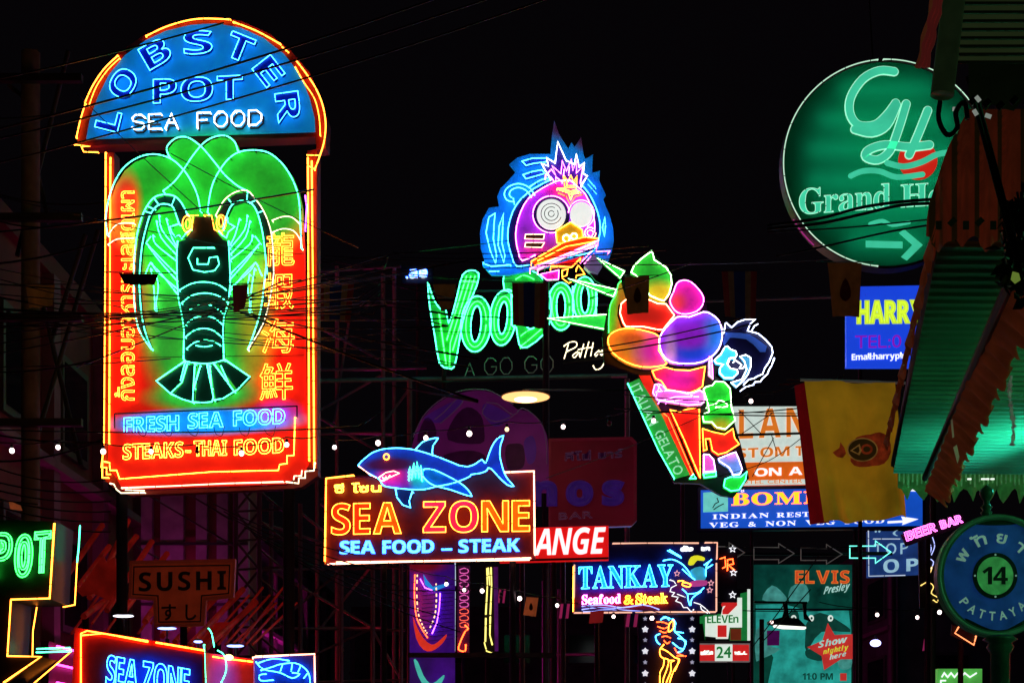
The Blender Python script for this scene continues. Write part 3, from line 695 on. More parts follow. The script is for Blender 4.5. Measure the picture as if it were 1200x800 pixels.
# cream script beside it
S = Sign('script_sign', 'small cream handwritten neon word below the green script sign', 'neon sign', 685, 434, 33.4, 0)
for L in ([[(880, 520), (855, 605)], [(855, 530), (890, 508), (925, 508), (925, 535), (875, 560)]], [[(935, 562), (905, 585), (918, 598), (942, 568), (945, 592)]], [[(970, 518), (948, 598)], [(935, 552), (990, 540)]], [[(1000, 505), (975, 598)], [(985, 545), (1025, 535)]],
          [[(1025, 510), (1010, 590)]], [[(1060, 555), (1035, 578), (1042, 590), (1065, 562), (1068, 585)]], [[(1078, 555), (1075, 585), (1100, 558), (1098, 600), (1075, 655), (1040, 668), (1025, 645)]]):
    S.tube('letter', [cr(zF(l), 3) for l in L], CR, 0.8, 3)
S.slab('backing_rail', [(660, 424), (712, 418), (712, 420), (660, 426)], BLACK, -2, 1)
S = Sign('small_white_sign', 'tiny white glowing letters against the black sky left of the green script', 'sign', 489, 330, 42, 0)
S.slab('board', [(470, 312), (508, 312), (508, 332), (470, 332)], BLACK, -6, 0)
S.text('.ae', (476, 327), (501, 326), (0, -12.5), 'bold', paint('letter_white_lit', (0.85, 0.88, 0.9), 0.4, 1.2, grain=0.05), BL, 0.4, 5, 1, 4)
S.pole(489, 330)
# ================================================================== gelato sign
zG, zH, zI, zJ, zg = Zm(690, 290, 8), Zm(780, 360, 8), Zm(730, 430, 8), Zm(730, 490, 8), Zm(680, 290, 4.212)
S = Sign('gelato_sign', 'neon sign of a boy hugging a giant cone with coloured scoops', 'neon sign', 800, 575, 28, 0)
def part(name, pts, mat, tube=None, w0=1, w1=4, r=0.8, sm=0, tw=4):
    o = S.slab(name, pts, mat, w0, w1)
    if tube: S.tube('neon_tube', [cr(offs(pts, 0.8), sm, True) if sm else offs(pts, 0.8)], tube, r, w1 + tw, closed=True, parent=o)
    return o
back = zG([(380, 250), (560, 40), (620, 60), (770, 240), (800, 340), (880, 310), (1090, 440)]) + [(830, 372), (850, 377), (858, 400), (838, 440), (850, 450), (862, 500), (868, 520), (878, 560), (860, 582), (845, 580), (820, 566), (790, 565), (760, 500), (735, 452), (750, 440), (708, 425), (706, 395), (712, 360), (726, 335)]
S.slab('backing_board', back, BLACK, -8, 0)
part('side_swirl', zG([(300, 325), (345, 480), (275, 545), (265, 640), (310, 770), (240, 800), (190, 800), (182, 700), (192, 560), (252, 450), (272, 360)]), soft_paint('swirl_art', (0.55, 0.20, 0.02), [blob(S, 716, 360, 7, 40, 0.6, (0.15, 0.5, 0.03))], emit=0.5), None, 0.5, 1)
S.tube('swirl_tube', [cr(zG([(300, 325), (272, 360), (252, 450), (200, 550), (185, 700), (185, 800)]), 3)], GR, 0.6, 5)
part('scoop', zG([(385, 262), (410, 200), (480, 130), (578, 58), (600, 90), (610, 140), (660, 172), (720, 210), (765, 280), (775, 370), (750, 465), (700, 530), (650, 520), (560, 480), (520, 400), (440, 300)]), soft_paint('scoop_green_art', (0.03, 0.45, 0.04), [blob(S, 772, 348, 20, 14, 0.6, (0.75, 0.45, 0.02))], emit=0.65), neon('lime_white', (2.6, 5.5, 2.2)), 2, 6, tw=5)  # scoop panels glow by themselves in place of light from their tubes
part('scoop', zG([(335, 512), (292, 550), (280, 640), (310, 730), (340, 772), (500, 772), (640, 800), (690, 800), (800, 662), (720, 550), (640, 545), (560, 510), (450, 480)]), paint('scoop_red', (0.9, 0.03, 0.02), 0.4, 0.25, grain=0.1), neon('apricot', (6, 2.6, 1.2)), 3, 7)
part('scoop', cr(zg([(130, 480), (143, 440), (190, 415), (250, 410), (330, 425), (388, 452), (385, 520), (425, 583), (380, 602), (300, 605), (220, 580), (155, 535)]), 2, True), soft_paint('scoop_orange_art', (0.75, 0.26, 0.02), [blob(S, 767, 412, 20, 22, 0.7, (0.75, 0.03, 0.5)), blob(S, 742, 400, 14, 8, 0.6, (0.6, 0.12, 0.02))], emit=0.6), OR, 3.5, 8, sm=0)
part('scoop', cr(zG([(870, 328), (945, 342), (1020, 410), (1070, 490), (1060, 570), (1000, 630), (900, 656), (820, 640), (770, 590), (745, 520), (780, 440), (810, 360)]), 2, True), soft_paint('scoop_pink_art', (0.75, 0.02, 0.42), [blob(S, 793, 356, 10, 10, 0.7, (0.9, 0.05, 0.10))], emit=0.6), PK, 3, 7)
part('scoop', cr(zg([(600, 330), (640, 340), (680, 375), (697, 430), (690, 490), (660, 540), (600, 580), (520, 590), (440, 580), (397, 540), (382, 480), (397, 430), (470, 355), (530, 355)]), 2, True), soft_paint('scoop_purple_art', (0.25, 0.03, 0.75), [blob(S, 812, 416, 24, 12, 0.7, (0.02, 0.08, 0.85)), blob(S, 838, 395, 14, 22, 0.7, (0.03, 0.25, 0.85)), blob(S, 806, 396, 20, 14, 0.5, (0.33, 0.02, 0.72)), blob(S, 785, 415, 6, 20, 0.8, (0.6, 0.3, 0.7))], emit=0.6), neon('lilac_white', (3.8, 2.2, 5.5)), 4, 8.5)
part('cone_top', zI([(262, 52), (292, 130), (348, 155), (402, 235), (610, 268), (690, 238), (742, 200), (765, 12), (620, 45), (480, 40), (385, 15)]), soft_paint('cone_top_art', (0.88, 0.03, 0.02), [blob(S, 795, 445, 22, 14, 0.7, (0.75, 0.02, 0.5))], emit=0.5), OR, 2, 6)
part('cone', zI([(430, 420), (520, 432), (600, 405), (712, 405), (716, 700), (722, 1050), (704, 1045), (560, 700)]), paint('cone_red', (0.9, 0.025, 0.015), 0.4, 0.3, grain=0.1), OR, 2, 6)
part('side_band', zI([(150, 82), (255, 80), (300, 190), (270, 250), (360, 420), (430, 430), (665, 1020), (600, 1010), (350, 500)]), soft_paint('band_art', (0.85, 0.03, 0.015), [blob(S, 772, 500, 6, 70, 0.9, (0.35, 0.25, 0.02)), blob(S, 790, 540, 6, 14, 0.9, (0.35, 0.25, 0.02))], emit=0.55), None, 0.6, 1.5)
S.tube('band_tube', [zI([(360, 430), (420, 480), (650, 1010)])], RD, 0.6, 6)
gb = zI([(42, 162), (150, 112), (270, 300), (350, 430), (560, 880), (625, 1010), (478, 1052), (330, 790)])
part('name_board', gb, paint('name_board_green', (0.02, 0.36, 0.05), 0.4, 0.75, grain=0.15), None, 0.8, 3)
S.tube('name_board_tube', [zI([(42, 162), (330, 790), (478, 1052)])], AQ, 0.6, 5)
S.text('ITALIAN', (738.5, 454), (761, 500), (10.5, -5), '', paint('letter_mint', (0.35, 0.85, 0.55), 0.4, 0.8, grain=0.1), None, w0=3, w1=4, gap=0.12)
S.text('GELATO', (766, 508), (791, 558), (10.5, -5), '', paint('letter_mint', (0.35, 0.85, 0.55), 0.4, 0.8, grain=0.1), None, w0=3, w1=4, gap=0.12)
SK = paint('pale_skin_art', (0.55, 0.28, 0.55), 0.4, 0.3)
part('arms', zI([(285, 185), (330, 178), (365, 195), (402, 238), (650, 262), (710, 235), (755, 270), (760, 345), (720, 378), (600, 385), (400, 352), (310, 335), (265, 265)]), SK, PK, 6, 9)
S.tube('arm_tube', [zI([(300, 255), (450, 240), (640, 285)]), zI([(330, 345), (480, 300), (700, 300)]), zI([(400, 345), (560, 330), (700, 345)]), zI([(310, 190), (360, 250)]), zI([(335, 190), (300, 300)])], PK, 0.6, 12)
part('hair', zH([(555, 155), (610, 205), (672, 152), (740, 130), (830, 128), (785, 170), (760, 232), (860, 262), (930, 320), (985, 385), (992, 440), (962, 525), (920, 585), (850, 655), (780, 690), (740, 700), (700, 720), (560, 690), (520, 400), (530, 300), (545, 200)]), paint('hair_navy', (0.008, 0.008, 0.06), 0.4), None, 0.5, 3)
S.tube('hair_tube', [zH([(540, 250), (555, 155), (610, 205), (672, 152), (740, 130), (832, 130), (785, 170), (760, 235), (860, 262), (930, 320), (985, 385), (995, 440), (962, 525), (920, 585), (900, 640), (850, 660), (820, 680), (770, 690), (730, 730)]), zH([(858, 172), (825, 190), (795, 240)]), zH([(1010, 490), (985, 560), (960, 600), (945, 640), (900, 680), (880, 710), (830, 712)]), zH([(820, 738), (740, 760), (690, 800)])], neon('hair_white', (2.6, 3.0, 4.6)), 0.75, 7)
part('hair_highlight', zH([(560, 245), (700, 250), (780, 262), (860, 312), (945, 375), (930, 425), (880, 425), (820, 355), (750, 305), (640, 292), (600, 292), (545, 370), (530, 330)]), paint('highlight_blue', (0.04, 0.12, 0.5), 0.4, 0.35), None, 3.2, 4.2)
part('face', zH([(500, 460), (540, 390), (570, 382), (600, 412), (650, 430), (662, 470), (640, 505), (590, 500), (570, 550), (600, 590), (660, 600), (672, 640), (620, 690), (540, 690), (490, 640), (490, 590), (525, 562), (460, 550), (440, 515)]), paint('face_cyan', (0.03, 0.5, 0.8), 0.4, 0.8, grain=0.1), WH, 4.5, 7, 0.7)
part('ear', zH([(680, 480), (740, 460), (790, 490), (792, 580), (765, 650), (722, 712), (650, 772), (598, 720), (700, 690), (742, 600), (722, 530)]), paint('ear_blue', (0.04, 0.3, 0.5), 0.4, 0.3), WH, 3.5, 6, 0.7)
S.tube('face_lines', [zH([(575, 545), (590, 505), (620, 490), (640, 520), (620, 540)]), zH([(650, 520), (700, 560), (680, 590), (715, 590), (735, 560)])], WH, 0.7, 10)
part('collar', zH([(395, 480), (432, 500), (442, 690), (392, 650)]), paint('collar_pale', (0.7, 0.6, 0.75), 0.4, 0.5), PK, 2, 5, 0.6)
part('shirt', zI([(735, 230), (770, 200), (822, 190), (855, 150), (940, 158), (998, 222), (1010, 400), (1045, 520), (950, 608), (860, 590), (820, 542), (742, 540), (728, 460), (790, 440), (775, 350)]), soft_paint('shirt_art', (0.02, 0.6, 0.04), [blob(S, 843, 500, 12, 7, 0.8, (0.45, 0.35, 0.02))], emit=0.5), neon('lime_white', (2.6, 5.5, 2.2)), 4, 8, 0.7)
S.tube('sleeve_tube', [cr(zI([(780, 385), (850, 370), (890, 335), (945, 350), (965, 390), (860, 395)]), 3)], neon('lime_white', (2.6, 5.5, 2.2)), 0.7, 11)
part('shorts', zI([(730, 592), (840, 622), (940, 642), (1020, 590), (1040, 680), (1082, 742), (960, 822), (880, 842), (822, 802), (800, 692), (768, 692), (782, 792), (740, 802)]), paint('shorts_red', (0.9, 0.03, 0.02), 0.4, 0.3, grain=0.1), OR, 3.5, 7, 0.7)
part('leg', zJ([(742, 350), (800, 350), (845, 400), (862, 512), (742, 522)]), paint('leg_pink', (0.7, 0.12, 0.5), 0.4, 0.4), neon('lilac_white', (3.8, 2.2, 5.5)), 3, 6, 0.7)
part('leg', zJ([(882, 388), (1000, 340), (1050, 328), (1082, 400), (1112, 490), (1090, 542), (1020, 552), (982, 480), (892, 422)]), soft_paint('leg_art', (0.15, 0.35, 0.7), [blob(S, 855, 535, 8, 6, 0.8, (0.55, 0.3, 0.7))], emit=0.5), neon('lilac_white', (3.8, 2.2, 5.5)), 3, 6, 0.7)
SG = paint('shoe_green', (0.02, 0.6, 0.05), 0.4, 0.5, grain=0.1)
part('shoe', zJ([(940, 582), (990, 560), (1090, 560), (1152, 510), (1142, 592), (1080, 690), (1000, 702), (928, 660)]), SG, AQ, 3, 7, 0.7)
part('shoe', zJ([(740, 530), (860, 512), (866, 562), (750, 577)]), SG, AQ, 3, 7, 0.7)
part('shoe_tip', zJ([(610, 582), (650, 530), (682, 582)]), SG, AQ, 3, 6, 0.6)
# three tapering green beams that link the gelato to the bird head
for i, pts in enumerate((zG([(78, 118), (330, 240), (290, 302)]), zE([(740, 658), (1112, 742), (1090, 797)]), zF([(758, 375), (1102, 352), (1102, 440)]))):
    B = Sign('green_beam', ('upper green neon wedge pointing out from the bird neck', 'middle green neon wedge under the bird beak', 'lowest green neon wedge beside the green script sign')[i], 'neon wedge', pts[0][0], pts[0][1], 28.6 - i * 0.15, 0, 'green neon wedges between bird and gelato')
    o = B.slab('wedge_face', pts, paint('wedge_green', (0.02, 0.5, 0.06), 0.4, 0.7, grain=0.1), 0, 3)
    B.tube('neon_tube', [pts], neon('lime_white', (2.6, 5.5, 2.2)), 0.7, 7, closed=True)
    B.slab('support_arm', [(pts[1][0], pts[1][1]), (pts[1][0] + 14, pts[1][1] + 6), (pts[1][0] + 14, pts[1][1] + 9), (pts[1][0], pts[1][1] + 3)], STEEL, -3, -1)
S.pole2(800, 500, 35.6)

# ================================================================== round hotel sign, lit from inside
zh = Zm(890, 50, 2.858)
S = Sign('round_hotel_sign', 'big round green lightbox with script initials and an arrow', 'lightbox sign', 1038, 313, 22, 0)
cx, cy, R_ = 1038.5, 192.5, 121
S.slab('box_rim', [ell(cx, cy, R_ + 1.5, R_ + 1.5, 72), ell(cx, cy, R_ - 1.5, R_ - 1.5, 72)], paint('rim_dark', (0.04, 0.006, 0.01), 0.5), -18, 1.5)
S.slab('box_back', ell(cx, cy, R_ - 2, R_ - 2, 72), WHITEP, -18, -16)
m, t, o_ = _new('acrylic_green')
tr = t.nodes.new('ShaderNodeBsdfTranslucent'); tr.inputs[0].default_value = (0.005, 0.42, 0.14, 1)
df = t.nodes.new('ShaderNodeBsdfDiffuse'); df.inputs[0].default_value = (0.005, 0.16, 0.06, 1)
ms = t.nodes.new('ShaderNodeMixShader'); ms.inputs[0].default_value = 0.75
t.links.new(df.outputs[0], ms.inputs[1]); t.links.new(tr.outputs[0], ms.inputs[2]); t.links.new(ms.outputs[0], o_.inputs[0])
# a single translucent skin, so the lamps behind it shine through
fl = ell(cx, cy, R_ - 1.6, R_ - 1.6, 72)
rawmesh('acrylic_face', [S.P(p, 0) for p in fl], [tuple(range(len(fl)))], m, S.e)
for yy, hw in ((105, 55), (140, 80), (175, 92), (212, 92), (247, 78), (282, 45)):
    rod('lamp_tube', [S.P((cx - hw, yy), -13), S.P((cx + hw, yy), -13)], 0.013, COOL, S.e, 8)
S.tube('rim_tube', [ell(cx, cy, R_, R_, 72, 95, 265), ell(cx, cy, R_, R_, 20, 268, 330)], neon('mint_white', (1.6, 2.6, 1.9), 0.35), 0.9, 4)
S.tube('rim_tube', [ell(cx, cy, R_ + 3, R_ + 3, 14, 132, 150)], neon('magenta', (1.6, 0.1, 0.9), 0.22), 1.0, -8)
MINT = paint('letter_mint_green', (0.06, 0.72, 0.42), 0.4, 0.85, grain=0.25, scale=3)
PALE = paint('letter_pale_edge', (0.42, 0.90, 0.68), 0.4, 0.95, grain=0.15)
def thick(pts, w_, name, mat, w0, w1, parent=None):
    """a pen stroke with round ends, raised from the face"""
    n = len(pts); V, Fc = [], []
    rows = []
    def nrm(i):
        a = pts[max(i - 1, 0)]; b = pts[min(i + 1, n - 1)]
        return Vector((b[0] - a[0], b[1] - a[1])).normalized()
    d = nrm(0)
    for a in (80, 60, 35, 12): rows.append(((pts[0][0] - d.x * w_ * math.sin(math.radians(a)), pts[0][1] - d.y * w_ * math.sin(math.radians(a))), d, w_ * math.cos(math.radians(a))))
    for i in range(n): rows.append((pts[i], nrm(i), w_))
    d = nrm(n - 1)
    for a in (12, 35, 60, 80): rows.append(((pts[-1][0] + d.x * w_ * math.sin(math.radians(a)), pts[-1][1] + d.y * w_ * math.sin(math.radians(a))), d, w_ * math.cos(math.radians(a))))
    for p, d, h in rows:
        for sgn, ww in ((1, w1), (-1, w1), (-1, w0), (1, w0)):
            V.append(S.P((p[0] - d.y * h * sgn, p[1] + d.x * h * sgn), ww))
    for i in range(len(rows) - 1):
        for k in range(4):
            Fc.append((i * 4 + k, i * 4 + (k + 1) % 4, i * 4 + 4 + (k + 1) % 4, i * 4 + 4 + k))
    Fc.append((0, 1, 2, 3)); m_ = 4 * (len(rows) - 1); Fc.append((m_ + 3, m_ + 2, m_ + 1, m_))
    return rawmesh(name, V, Fc, mat, parent or S.e)
S.slab('red_disc', ell(*zh([(530, 395)])[0], 23, 23, 36), paint('disc_red', (0.75, 0.02, 0.01), 0.4, 0.75, grain=0.05), 0.3, 0.9)
for i, L in enumerate((cr(zh([(450, 100), (400, 97), (345, 125), (305, 185), (302, 240), (330, 278), (385, 278), (425, 245), (455, 205)]), 4), cr(zh([(458, 212), (425, 280), (375, 305), (318, 293)]), 4),
                       cr(zh([(490, 208), (465, 290), (435, 365), (395, 395), (355, 385), (365, 362), (420, 345), (500, 352), (568, 345)]), 4), cr(zh([(562, 230), (530, 310), (500, 378)]), 3))):
    thick(L, 5.4, 'script_letter_edge', PALE, 1, 1.5 + i * 0.1)
    thick(L, 4.3, 'script_letter', MINT, 2.0, 2.6 + i * 0.1)
thick(cr(zh([(425, 408), (480, 420), (540, 405), (590, 380), (640, 372)]), 4), 3.4, 'wave', MINT, 4, 4.6)
thick(cr(zh([(305, 448), (345, 432), (400, 432), (460, 452), (545, 443)]), 4), 3.2, 'wave', MINT, 1, 1.6)
thick(cr(zh([(370, 608), (410, 598), (445, 612), (500, 603)]), 4), 2.2, 'wave', MINT, 1, 1.6)
S.text('Grand', (936, 252), (1043, 245), (0, -30), 'ser', MINT, neon('mint_edge', (0.5, 1.1, 0.8)), 0.45, 3, 1, 2, gap=0.02)
S.text('Hotel', (1055, 244), (1150, 238), (0, -27), 'ser', MINT, neon('mint_edge', (0.5, 1.1, 0.8)), 0.45, 3, 1, 2, gap=0.02)
S.slab('arrow', zh([(355, 665), (478, 668), (478, 690), (355, 687)]), MINT, 1, 2)
S.slab('arrow', zh([(465, 640), (483, 628), (545, 680), (492, 732), (472, 720), (510, 680)]), MINT, 2.2, 3)
rod('hanger', [S.P((1027, 75), -15), S.P((1019, -60), -15)], 0.012, STEEL, S.e)

# ================================================================== blue name sign under the awning edge
S = Sign('blue_phone_sign', 'blue lightbox with yellow name over purple telephone line, half behind the awning', 'lightbox sign', 1040, 430, 25, 0)
S.slab('lightbox', [(992, 336), (1100, 334), (1100, 430), (992, 430)], paint('lightbox_royal_blue', (0.01, 0.06, 0.75), 0.3, 0.95, grain=0.12, scale=2), -8, 0)
LEM = paint('letter_lemon', (0.62, 0.85, 0.04), 0.4, 0.95, grain=0.05)
S.text('HARRY', (1004.5, 379), (1081, 378), (0, -25), 'bold', LEM, LEM, 1.3, 1.3, 0.3, 1.2, gap=0.10)
S.text('TEL:0', (1002, 408), (1056, 407), (0, -15), '', paint('letter_purple', (0.30, 0.01, 0.62), 0.4, 0.7, grain=0.05), None, w0=0.3, w1=1)
S.text('Email:harrypin', (998, 422), (1062, 420), (0, -7), 'bold', paint('letter_white_lit', (0.85, 0.88, 0.9), 0.4, 1.2, grain=0.05), None, w0=0.3, w1=1)
S.pole(1096, 430, back=10)

# ================================================================== tailor billboard
zt = Zm(800, 430, 3.81)
S = Sign('tailor_billboard', 'white tailor billboard with orange lettering behind the gelato boy', 'billboard', 890, 575, 40, 0)
S.slab('panel', [(846, 476), (955, 476), (955, 508), (846, 510)], paint('panel_white_lit', (0.62, 0.74, 0.68), 0.4, 0.95, grain=0.15), -6, 0)
S.slab('panel', [(838, 511), (955, 509), (955, 540), (838, 542)], paint('panel_white_lit', (0.62, 0.74, 0.68), 0.4, 0.95, grain=0.15), -6, 0)
S.slab('panel', [(838, 542.2), (955, 540.2), (955, 567), (838, 569)], paint('panel_orange_lit', (0.72, 0.12, 0.01), 0.4, 0.9, grain=0.15), -6, 0)
OL = paint('letter_orange_lit', (0.80, 0.20, 0.02), 0.4, 0.85, grain=0.1)
S.text('LAN', (866, 514), (945, 511), (0, -33), 'bold', OL, None, w0=0.5, w1=1.5, gap=0.18)
S.slab('batten', [(838, 509.5), (955, 506.5), (955, 509), (838, 512)], BLACK, 1.5, 4)
S.text('STOM', (864, 537), (925, 534), (0, -11), 'bold', OL, None, w0=0.5, w1=1.5, gap=0.1)
S.text('TAILOR', (932, 534), (1000, 532), (0, -11), 'bold', OL, None, w0=0.5, w1=1.5, gap=0.1)
WL = paint('letter_white_lit', (0.85, 0.88, 0.9), 0.4, 1.2, grain=0.05)
S.text('ON A', (884, 558), (940, 556), (0, -9), 'bold', WL, None, w0=0.5, w1=1.5)
S.slab('foot_line', [(858, 563), (950, 561), (950, 567), (858, 569)], paint('panel_white_lit', (0.62, 0.74, 0.68), 0.4, 0.95, grain=0.15), 0.3, 0.9)
S.text('HOTEL CENTER', (860, 567.5), (940, 565.5), (0, -4.5), '', OL, None, w0=1, w1=1.6)
S.tube('stand_wire', [[(869, 463), (908, 463), (895, 490)], [(869, 463), (875, 477)], [(864, 485), (950, 487)], [(864, 482), (890, 510)], [(905, 485), (868, 510)], [(880, 560), (905, 515)], [(902, 510), (908, 530)]], BLACK, 0.5, 10)
S.pole2(881.5, 560, 43.5, r=0.04)

# ================================================================== Indian restaurant billboard
S = Sign('indian_restaurant_billboard', 'long blue billboard with yellow heading below the tailor billboard', 'billboard', 950, 620, 42, 0)
S.slab('panel', [(820, 573), (1082, 570), (1082, 617), (820, 620)], paint('panel_blue_lit', (0.008, 0.09, 0.62), 0.3, 0.85, grain=0.2, scale=2), -8, 0)
S.slab('frame', [[(818, 571), (1084, 568), (1084, 619), (818, 622)], [(821, 574), (1081, 571), (1081, 616), (821, 619)]], paint('frame_dark_blue', (0.01, 0.01, 0.1), 0.4), -8, 1.5)
S.slab('icon_panel', [(824, 577), (853, 575), (853, 599), (824, 600)], paint('icon_cyan_lit', (0.15, 0.66, 0.62), 0.4, 0.85, grain=0.2), 0.3, 1)
S.tube('icon_drawing', [[(835, 595), (838, 590), (842, 588), (840, 583)], [(836, 597), (842, 593), (848, 590)], [(846, 580), (850, 577)]], paint('icon_ink', (0.02, 0.03, 0.06), 0.5), 0.6, 1)
YL = paint('letter_yellow_lit', (0.80, 0.75, 0.02), 0.4, 0.95, grain=0.05)
S.text('BOMBAY', (857, 592), (1015, 588), (0, -14), 'ser', YL, RD, 0.35, 2, 0.5, 1.5, gap=0.1)
S.text('8', (868, 576.5), (872, 576.4), (0, -4), '', WL, None, w0=0.5, w1=1)
S.text('INDIAN', (835, 608), (901, 606), (0, -5.5), 'ser', WL, None, w0=0.5, w1=1.2, gap=0.12)
S.text('RESTAURANT', (910, 606), (1015, 603), (0, -5.5), 'ser', WL, None, w0=0.5, w1=1.2, gap=0.12)
S.text('VEG & NON VEG FOOD', (831, 618), (1036, 612.5), (0, -5.8), 'ser', WL, None, w0=0.5, w1=1.2, gap=0.12, space=0.6)
S.slab('arrow', [(1040, 610.5), (1058, 609.5), (1056, 605), (1076, 608), (1057, 615), (1058, 612), (1040, 613)], WL, 0.5, 1.5)
S.slab('arrow', [(1062, 572.5), (1079, 572), (1073, 575), (1079, 576), (1062, 575)], WL, 0.5, 1.5)
S.pole(882, 615, back=8, r=0.04); S.pole(1004, 615, back=10)

# ================================================================== red exchange sign
S = Sign('red_exchange_sign', 'red lightbox with slanted white capitals right of the shark sign', 'lightbox sign', 670, 657, 27, -4)
S.slab('lightbox', [(585, 619), (713, 615.5), (713, 655), (585, 658)], paint('lightbox_red', (0.78, 0.008, 0.008), 0.3, 0.85, grain=0.15, scale=3), -14, 0)
S.slab('light_trim', [(585, 655.5), (713, 652.5), (713, 655), (585, 658)], REDBOX, 0.2, 1.5)
S.text('CHANGE', (583, 651.5), (710, 648), (0, -30), 'bi', WL, None, w0=0.3, w1=1.5, gap=0.02)
S.pole(648, 655, back=15)

# ================================================================== unlit bar sign with the arched top
S = Sign('dark_bar_sign', 'unlit purple and maroon bar sign with rounded arch behind the shark', 'neon sign', 640, 613, 31, 0)
PM = paint('sign_plum', (0.30, 0.02, 0.28), 0.5, 0.13, grain=0.45, scale=1.2)  # unlit faces given a weak glow instead of spill light
PM2 = paint('sign_violet', (0.14, 0.02, 0.36), 0.5, 0.15, grain=0.4, scale=1.5)
PM3 = paint('sign_wine', (0.26, 0.008, 0.035), 0.5, 0.11, grain=0.35, scale=1.0)
PD = paint('sign_deep_plum', (0.07, 0.004, 0.07), 0.5, 0.12, grain=0.3)
zM = Zm(480, 450, 4.444)
arch = zM([(-20, 560), (10, 330), (60, 190), (150, 95), (250, 50), (350, 33), (430, 45), (520, 95), (560, 130), (640, 150), (700, 230), (720, 300), (725, 420), (725, 560)])
S.slab('arch_panel', cr(arch, 2), PM, -8, 0)
S.slab('board', [(645, 517), (738, 515), (743, 520), (743, 608), (738, 613), (645, 616)], PM3, -8, 0)
S.slab('board_rim', [[(643, 514), (740, 512), (746, 518), (746, 610), (740, 616), (643, 619)], [(646, 517), (738, 515), (743, 520), (743, 608), (738, 613), (646, 616)]], paint('rim_wine', (0.2, 0.01, 0.03), 0.4, 0.2), -9, 2)
for pts, mt in (([(80, 170), (260, 75), (270, 100), (180, 190), (120, 200)], PM2), ([(200, 290), (230, 180), (300, 120), (370, 160), (390, 250), (370, 310)], PD), ([(380, 150), (400, 100), (520, 160), (500, 200), (440, 220)], PM2),
                ([(40, 300), (80, 180), (125, 200), (135, 280)], PD), ([(500, 330), (540, 310), (590, 320), (600, 400), (580, 440), (510, 440)], PD), ([(595, 300), (640, 270), (660, 330), (650, 400), (615, 410)], PM2), ([(180, 370), (300, 345), (390, 370), (380, 450), (200, 420)], PD)):
    S.slab('painted_shape', cr(zM(pts), 3, True), mt, 0.3, 1.2)
DT = paint('unlit_tube_plum', (0.25, 0.10, 0.25), 0.25, 0.12)
S.tube('unlit_tube', [cr(zM([(20, 280), (70, 175), (150, 95), (250, 45), (350, 33), (430, 45), (540, 110)]), 3), cr(zM([(130, 190), (180, 150), (250, 80), (280, 90), (240, 140), (160, 210)]), 3), cr(zM([(400, 100), (460, 110), (540, 165), (590, 130), (680, 200), (710, 300), (715, 420)]), 3), cr(zM([(400, 110), (380, 160), (450, 200), (540, 170)]), 3)], DT, 0.6, 5)
S.text('dinos', (560, 592), (729, 590), (0, -32), 'bold', paint('letter_indigo', (0.06, 0.015, 0.24), 0.4, 0.26, grain=0.3), paint('letter_indigo', (0.06, 0.015, 0.24)), 2.4, 2.4, 1, 3, gap=0.28)
S.text('BAR', (655, 609), (694, 607), (0, -8), '', None, DT, 0.45, 3, gap=0.1)
S.text(['คีโน่'], (662, 540), (692, 539), (0, -9), '', PD, DT, 0.35, 3, 1, 2)
S.text(['บาร์'], (701, 538), (729, 536), (0, -9), '', PD, DT, 0.35, 3, 1, 2)
S.pole(612, 610); S.pole(660, 610)
# ================================================================== serif seafood sign with dancing fish
zN, zO = Zm(670, 630, 6.667), Zm(740, 700, 8)
S = Sign('seafood_steak_sign', 'navy sign with cyan serif name and a leaping fish waiter', 'neon sign', 757, 718, 33, 0)
S.slab('board', [(671, 635), (841, 635), (841, 719), (671, 719)], soft_paint('serif_board_art', (0.015, 0.012, 0.10), [blob(S, 735, 690, 55, 8, 0.7, (0.30, 0.01, 0.40)), blob(S, 740, 704, 60, 10, 0.5, (0.35, 0.01, 0.03)), blob(S, 730, 672, 60, 14, 0.6, (0.02, 0.04, 0.35))]), -8, 0)
S.tube('border_tube', [[(718, 637), (756, 636.5), (818, 636.5)], [(826, 636), (840, 636), (839.5, 655)], [(839, 660), (839, 716)], [(673, 662), (672.5, 700)], [(673, 718), (740, 717.5)], [(745, 717), (838, 717)]], neon('dusty_salmon', (1.3, 0.6, 0.42)), 0.9, 4)
S.tube('border_tube', [[(672, 664), (671.5, 716)]], OR, 0.7, 4)
CL = paint('letter_cyan_face', (0.02, 0.42, 0.75), 0.4, 0.7, grain=0.1)
S.text('TANKAY', (678, 690), (788, 687), (0, -26), 'ser', CL, CY, 0.45, 5, 1, 3, gap=0.03)
S.text('Seafood', (682, 708), (727, 706.5), (0, -11), 'ser', WL, PK, 0.35, 3, 0.5, 2, gap=0.06)
S.text('&', (731, 708), (742, 707.5), (0, -11), 'ser', YL, OR, 0.4, 3, 0.5, 2)
S.text('Steak', (745, 707.5), (782, 706.5), (0, -12), 'ser', YL, YE, 0.4, 3, 0.5, 2, gap=0.06)
S.text(['ตัง', 'เก'], (797, 646), (832, 645), (0, -6), '', WL, None, w0=0.5, w1=2, gap=0.6)
S.tube('wave_tube', [cr(zN(l), 3) for l in ([(80, 560), (200, 545), (350, 550), (560, 525), (680, 560)], [(80, 535), (250, 525), (400, 545), (560, 520)], [(90, 578), (300, 560), (480, 570), (640, 580)])], neon('periwinkle', (0.7, 0.8, 2.4)), 0.7, 3)
